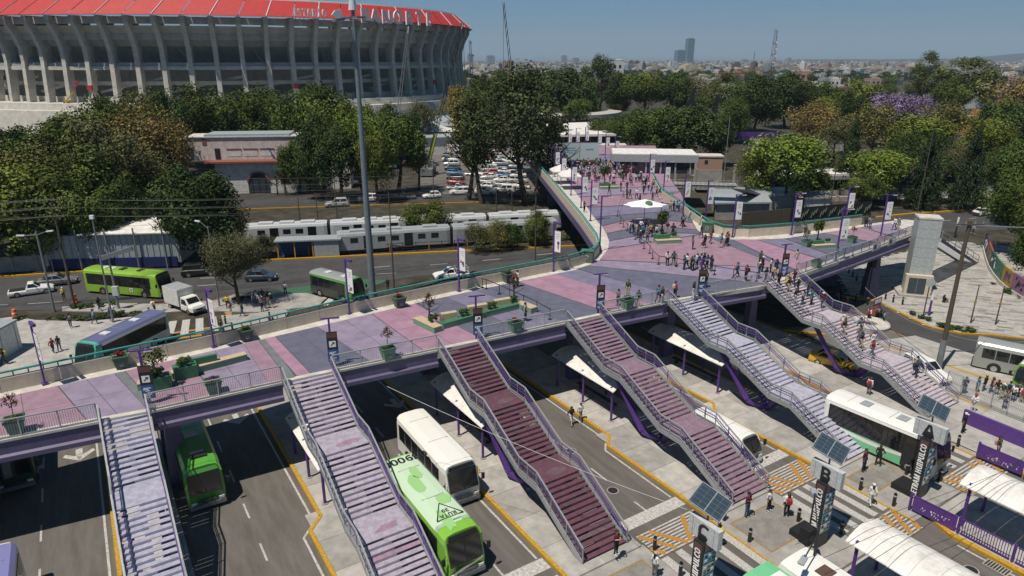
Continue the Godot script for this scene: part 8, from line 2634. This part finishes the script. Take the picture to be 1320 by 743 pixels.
func people() -> void:
	for c in [["black top", 0.012, 0.012, 0.014], ["white top", 0.62, 0.62, 0.62], ["navy top", 0.02, 0.03, 0.08], ["grey top", 0.16, 0.16, 0.17], ["red top", 0.30, 0.02, 0.025], ["dark green top", 0.03, 0.06, 0.03], ["blue top", 0.18, 0.34, 0.52], ["beige top", 0.42, 0.34, 0.24], ["pink top", 0.52, 0.22, 0.27], ["black jacket", 0.016, 0.016, 0.018], ["teal top", 0.02, 0.17, 0.22], ["maroon top", 0.10, 0.015, 0.03], ["yellow vest", 0.62, 0.50, 0.03], ["orange top", 0.55, 0.15, 0.03]]:
		tops.append([c[0], mat("cloth_" + c[0].replace(" ", "_"), c[1], c[2], c[3], 0.85)])
	for c in [["black trousers", 0.013, 0.013, 0.015], ["blue jeans", 0.05, 0.08, 0.15], ["dark jeans", 0.02, 0.028, 0.05], ["grey trousers", 0.14, 0.14, 0.15], ["beige trousers", 0.34, 0.28, 0.2], ["white trousers", 0.52, 0.52, 0.5]]:
		legs.append([c[0], mat("cloth_" + c[0].replace(" ", "_"), c[1], c[2], c[3], 0.85)])
	mat("skin_a", 0.42, 0.24, 0.16, 0.6)
	mat("skin_b", 0.32, 0.17, 0.105, 0.6)
	mat("skin_c", 0.22, 0.11, 0.065, 0.6)
	mat("hair_black", 0.012, 0.01, 0.009, 0.6)
	mat("hair_brown", 0.04, 0.022, 0.013, 0.6)
	mat("shoe_black", 0.015, 0.015, 0.015, 0.7)
	mat("shoe_white", 0.5, 0.5, 0.5, 0.7)
	for k in ["stand", "walk", "phone", "hips", "point", "sit"]:
		fig[k + "a"] = figure(skeleton(k, false, true))
		fig[k + "b"] = figure(skeleton(k, true, false))
	var pk := MB.new()
	var ring := func(y: float, w: float, d: float) -> Array: return [V(-w, y, -0.13), V(w, y, -0.13), V(w * 0.9, y, -0.13 - d), V(-w * 0.9, y, -0.13 - d)]
	pk.loft([ring.call(0.98, 0.13, 0.1), ring.call(1.06, 0.15, 0.17), ring.call(1.3, 0.15, 0.16), ring.call(1.42, 0.11, 0.07)])
	for s in [-1.0, 1.0]: pk.beam(V(s * 0.1, 1.43, -0.12), V(s * 0.12, 1.3, 0.15), 0.05, 0.02)
	fig.pack = pk.mesh(M.black)
	var cp := MB.new()
	cp.lathe([P(0.108, 1.62), P(0.106, 1.68), P(0.085, 1.725), P(0.03, 1.745)], V(0, 0, -0.005), 12)
	cp.box(V(0, 1.635, 0.14), V(0.15, 0.015, 0.12))
	fig.cap = cp.mesh(M.black)
	var G := DK + 0.008
	# the deck
	flock([P(15.34, -82.84), P(15.44, -78.81), P(16.35, -79.18), P(16.19, -81.43), P(17.29, -81.81), P(15.62, -81.43), P(17.78, -82.6), P(17.85, -81.05), P(16.92, -83.8), P(17.5, -84.21), P(16.5, -84.21), P(18.19, -79.91), P(19.62, -83), P(20.04, -81.81), P(20.07, -80.67), P(15.04, -83.8)], G, "under the white canopy", "people waiting under the canopy", 0.1)
	flock([P(16.67, -69.45), P(17.34, -69.45), P(18.13, -68.03), P(18.48, -68.31), P(18.77, -67.59), P(19.14, -68.03), P(19.87, -68.09), P(20.55, -68.09), P(20.78, -67.35), P(21.72, -74.15), P(22.63, -76.69), P(20.36, -68.59), P(19.62, -68.59)], G, "along the queue line", "people along the queue line", 0.2)
	flock([P(21.07, -76.08), P(23.43, -81.24), P(23.86, -78.67), P(24.54, -76.69), P(25.45, -77.39), P(22.58, -87.17), P(25.28, -88.05), P(24.41, -90.79), P(25.59, -77.74)], G, "by the outer parapet", "people crossing the open deck", 0.75)
	flock([P(22.77, -65.15), P(23.31, -64.02), P(24.92, -64.92), P(26.64, -69.45), P(25.17, -63.6), P(25.96, -66.94), P(26.85, -66.94), P(27.02, -65.88), P(26.14, -64.34)], G, "above the crowded stairs", "people at the head of the crowded stairs", 0.4)
	flock([P(9.53, -57.03), P(10.76, -59.22), P(11.29, -56.73)], G, "around the green planter", "people around the green planter", 0.0)
	flock([P(13.27, -57.74), P(13.56, -57.41), P(15.12, -59.14), P(16.84, -59.14), P(18.78, -62.15)], G, "by the deck railing", "people by the railing", 0.2)
	person(V(0.53, 7, -62.39), "phone", 2.0, "alone beside the leafy parapet planter", "", 1, 0)
	person(V(1.12, 7, -53.14), "stand", 1.2, "alone at the end of the zigzag bench", "", 7, 0, "backpack")
	flock([P(30.74, -70.03), P(36.34, -81.43), P(46.7, -87.17), P(46.9, -86.73), P(49.64, -85.45), P(49.86, -85.03), P(40.71, -80.67), P(35.64, -71.21), P(46.67, -85.88)], G, "on the east wing", "people on the east wing", 0.5)
	flock([P(10.47, -96.26), P(15.93, -109.92), P(18.23, -106.02), P(18.72, -106.02), P(19.84, -106.27), P(19.58, -102.08), P(21.52, -109.45), P(21.51, -102.37), P(21.83, -96.79), P(23.08, -96.79), P(23.41, -96.26), P(23.86, -96.26), P(24.32, -96.79), P(22.69, -87.61), P(23.07, -110.6), P(23.3, -107.94), P(23.09, -113.39), P(24.31, -115.56), P(23.4, -106.02), P(13.18, -102.96), P(18.26, -112.68), P(19.42, -113.39)], G, "on the long branch", "people on the long branch", 0.5)
	# the crowd in front of the stage
	var cr := RandomNumberGenerator.new()
	cr.seed = 12
	var pa := PackedVector2Array([P(9.35, -131.42), P(13.76, -141.53), P(22.82, -142.62), P(26.3, -133.33), P(24.56, -114.83), P(21.77, -116.31), P(18.13, -120.96), P(10.46, -120.96)])
	var n := 0
	while n < 130:
		var p := P(cr.randf_range(4, 24), cr.randf_range(-150, -112))
		if Geometry2D.is_point_in_polygon(p, pa):
			person(v3(p, G), ["stand", "stand", "hips", "phone"][cr.randi() % 4], cr.randf_range(2.6, 3.7), "in the stage crowd", "crowd before the stage")
			n += 1
	# people on the crowded stairs: [a, tread fraction]
	var run := 17.2
	var tr := (run - 4.0) / 42.0
	for s in [[56.4, 1], [57.4, 2], [58.4, 2], [56.8, 4], [57.8, 5], [58.6, 7], [56.2, 8], [57.0, 9], [57.9, 10], [58.8, 12], [57.3, 16], [56.5, 18], [58.5, 19], [57.6, 21], [56.9, 23], [58.3, 24], [57.2, 26], [58.7, 30], [58.0, 31]]:
		var k: int = s[1]
		var z := (k + 0.5) * tr + (2.0 if k >= 14 else 0.0) + (2.0 if k >= 27 else 0.0)
		var y := DK - (k + 1) * (DK - 0.15) / 42.0
		person(AB(s[0], -39.85 + z, y), "walk" if rng.randf() < 0.6 else "stand", GA + (PI if rng.randf() < 0.25 else 0.0) + rng.randf_range(-0.3, 0.3), "on the crowded staircase", "people on the crowded stairs")
	# the street
	flock([P(-48.39, -68.76), P(-46.42, -69.82), P(-44.92, -70.52), P(-45.24, -71.72), P(-48.22, -73.98), P(-45.93, -61.95), P(-45.62, -62.44), P(-48.96, -59.33)], 0.13, "on the concrete forecourt", "people on the forecourt", 0.8)
	person(V(-54.84, 0, -77.83) + V(0, 0.13, 0), "stand", 0.5, "by the traffic barrel", "", 12, 2)
	person(V(-41.46, 0, -73.3) + V(0, 0.13, 0), "stand", 2.5, "behind the coach", "", 12, 1)
	person(V(-33.6, 0, -74.84) + V(0, 0.13, 0), "stand", 0.3, "by the olive street lamp", "", 12, 0)
	flock([P(-32.39, -72.74), P(-30.86, -72.24), P(-30.73, -75.31), P(-30.74, -76.39), P(-30.08, -75.58), P(-30.19, -76.94), P(-29.16, -74.78), P(-29.25, -76.12), P(-28.51, -75.05), P(-29.16, -73.75), P(-28.37, -79.79)], 0.13, "under the olive tree", "people in the olive shade", 0.3)
	person(V(-15.92, 0, -81.94), "stand", 0.2, "alone on the avenue near the thin pole", "", 0, 0)
	person(V(4.77, 0, -48.17), "walk", GA, "on the lane beside the yellow kerb", "", 9, 5)
	person(V(5.58, 0, -48.79), "walk", GA, "on the kerb beside a person in black", "", 1, 3)
	person(V(6.08, 0, -32.49) + V(0, 0.5, 0), "phone", GA + 0.2, "at the foot of the burgundy stairs", "", 11, 0)
	person(V(15.13, 0, -36.54) + V(0, 0.1, 0), "phone", GA, "at the foot of the mauve stairs", "", 11, 1)
	person(V(16.73, 0, -37.09) + V(0, 0.1, 0), "stand", GA, "by the rail end of the mauve stairs", "", 1, 0)
	person(V(17.69, 0, -36.54) + V(0, 0.06, 0), "stand", PI, "near the refuge bollard", "", 1, 0, "backpack")
	person(V(12.49, 0, -33.83) + V(0, 0.01, 0), "walk", GA + PI, "on the zebra by letter C", "", 9, 0, "backpack")
	person(V(23.75, 0, -37.74) + V(0, 0.01, 0), "walk", GA + 2.4, "crossing beside the bollards near letter A", "", 1, 5)
	person(V(25.12, 0, -41.56) + V(0, 0.15, 0), "stand", GA, "below the lavender grey stairs", "", 11, 2)
	person(V(26.52, 0, -42.24) + V(0, 0.15, 0), "hips", GA + 2.0, "beside the white coach", "", 0, 0)
	person(V(35.5, 0, -46.74) + V(0, 0.15, 0), "stand", GA, "by the low purple wall", "", 0, 0)
	person(V(35.82, 0, -43.24) + V(0, 0.15, 0), "stand", GA, "by the solid purple barrier", "", 5, 3)
	person(V(31.26, 0, -53.08) + V(0, 0.15, 0), "stand", 2.2, "in the shade below the crowded stairs", "", 1, 3)
	person(V(8.1, 0, -31.17) + V(0, 0.05, 0), "stand", 2.2, "on the refuge beside letter C", "", 1, 3, "cap")
	flock([P(39.77, -53.33), P(41.13, -53.62), P(41.84, -53.77), P(42.26, -53.47), P(42.45, -53.04), P(41.41, -50.54), P(43.27, -52.75), P(43.08, -51.9), P(43.88, -52.46), P(38.54, -50.15), P(43.62, -51.63), P(42.27, -52.18)], 0.02, "by the green minibus", "people by the minibus", 0.2)
	person(V(52.44, 0, -76.99) + V(0, 0.11, 0), "sit", 1.8, "on the pale plaza paving", "", 0, 0)
	person(V(41.32, 0, -69.91) + V(0, 0.02, 0), "point", 1.2, "beside the vendor cart", "", 6, 2)
	flock([P(39.08, -74.01), P(39.07, -76.39), P(38.24, -75.58), P(39.92, -77.21), P(38.26, -76.66), P(40, -70.56), P(41.5, -71.28)], 0.02, "by the vendor cart", "people by the vendor cart", 0.3)
	flock([P(77.93, -111.88), P(77.76, -110.8)], 0.12, "behind the side stairs", "people behind the side stairs", 0.5)
	flock([P(5.06, -145.57), P(0.68, -147.36), P(-0.49, -140.43), P(-8.39, -144.69), P(-6.93, -142.1)], 0.02, "at the lot entrance", "people at the lot entrance", 0.3)
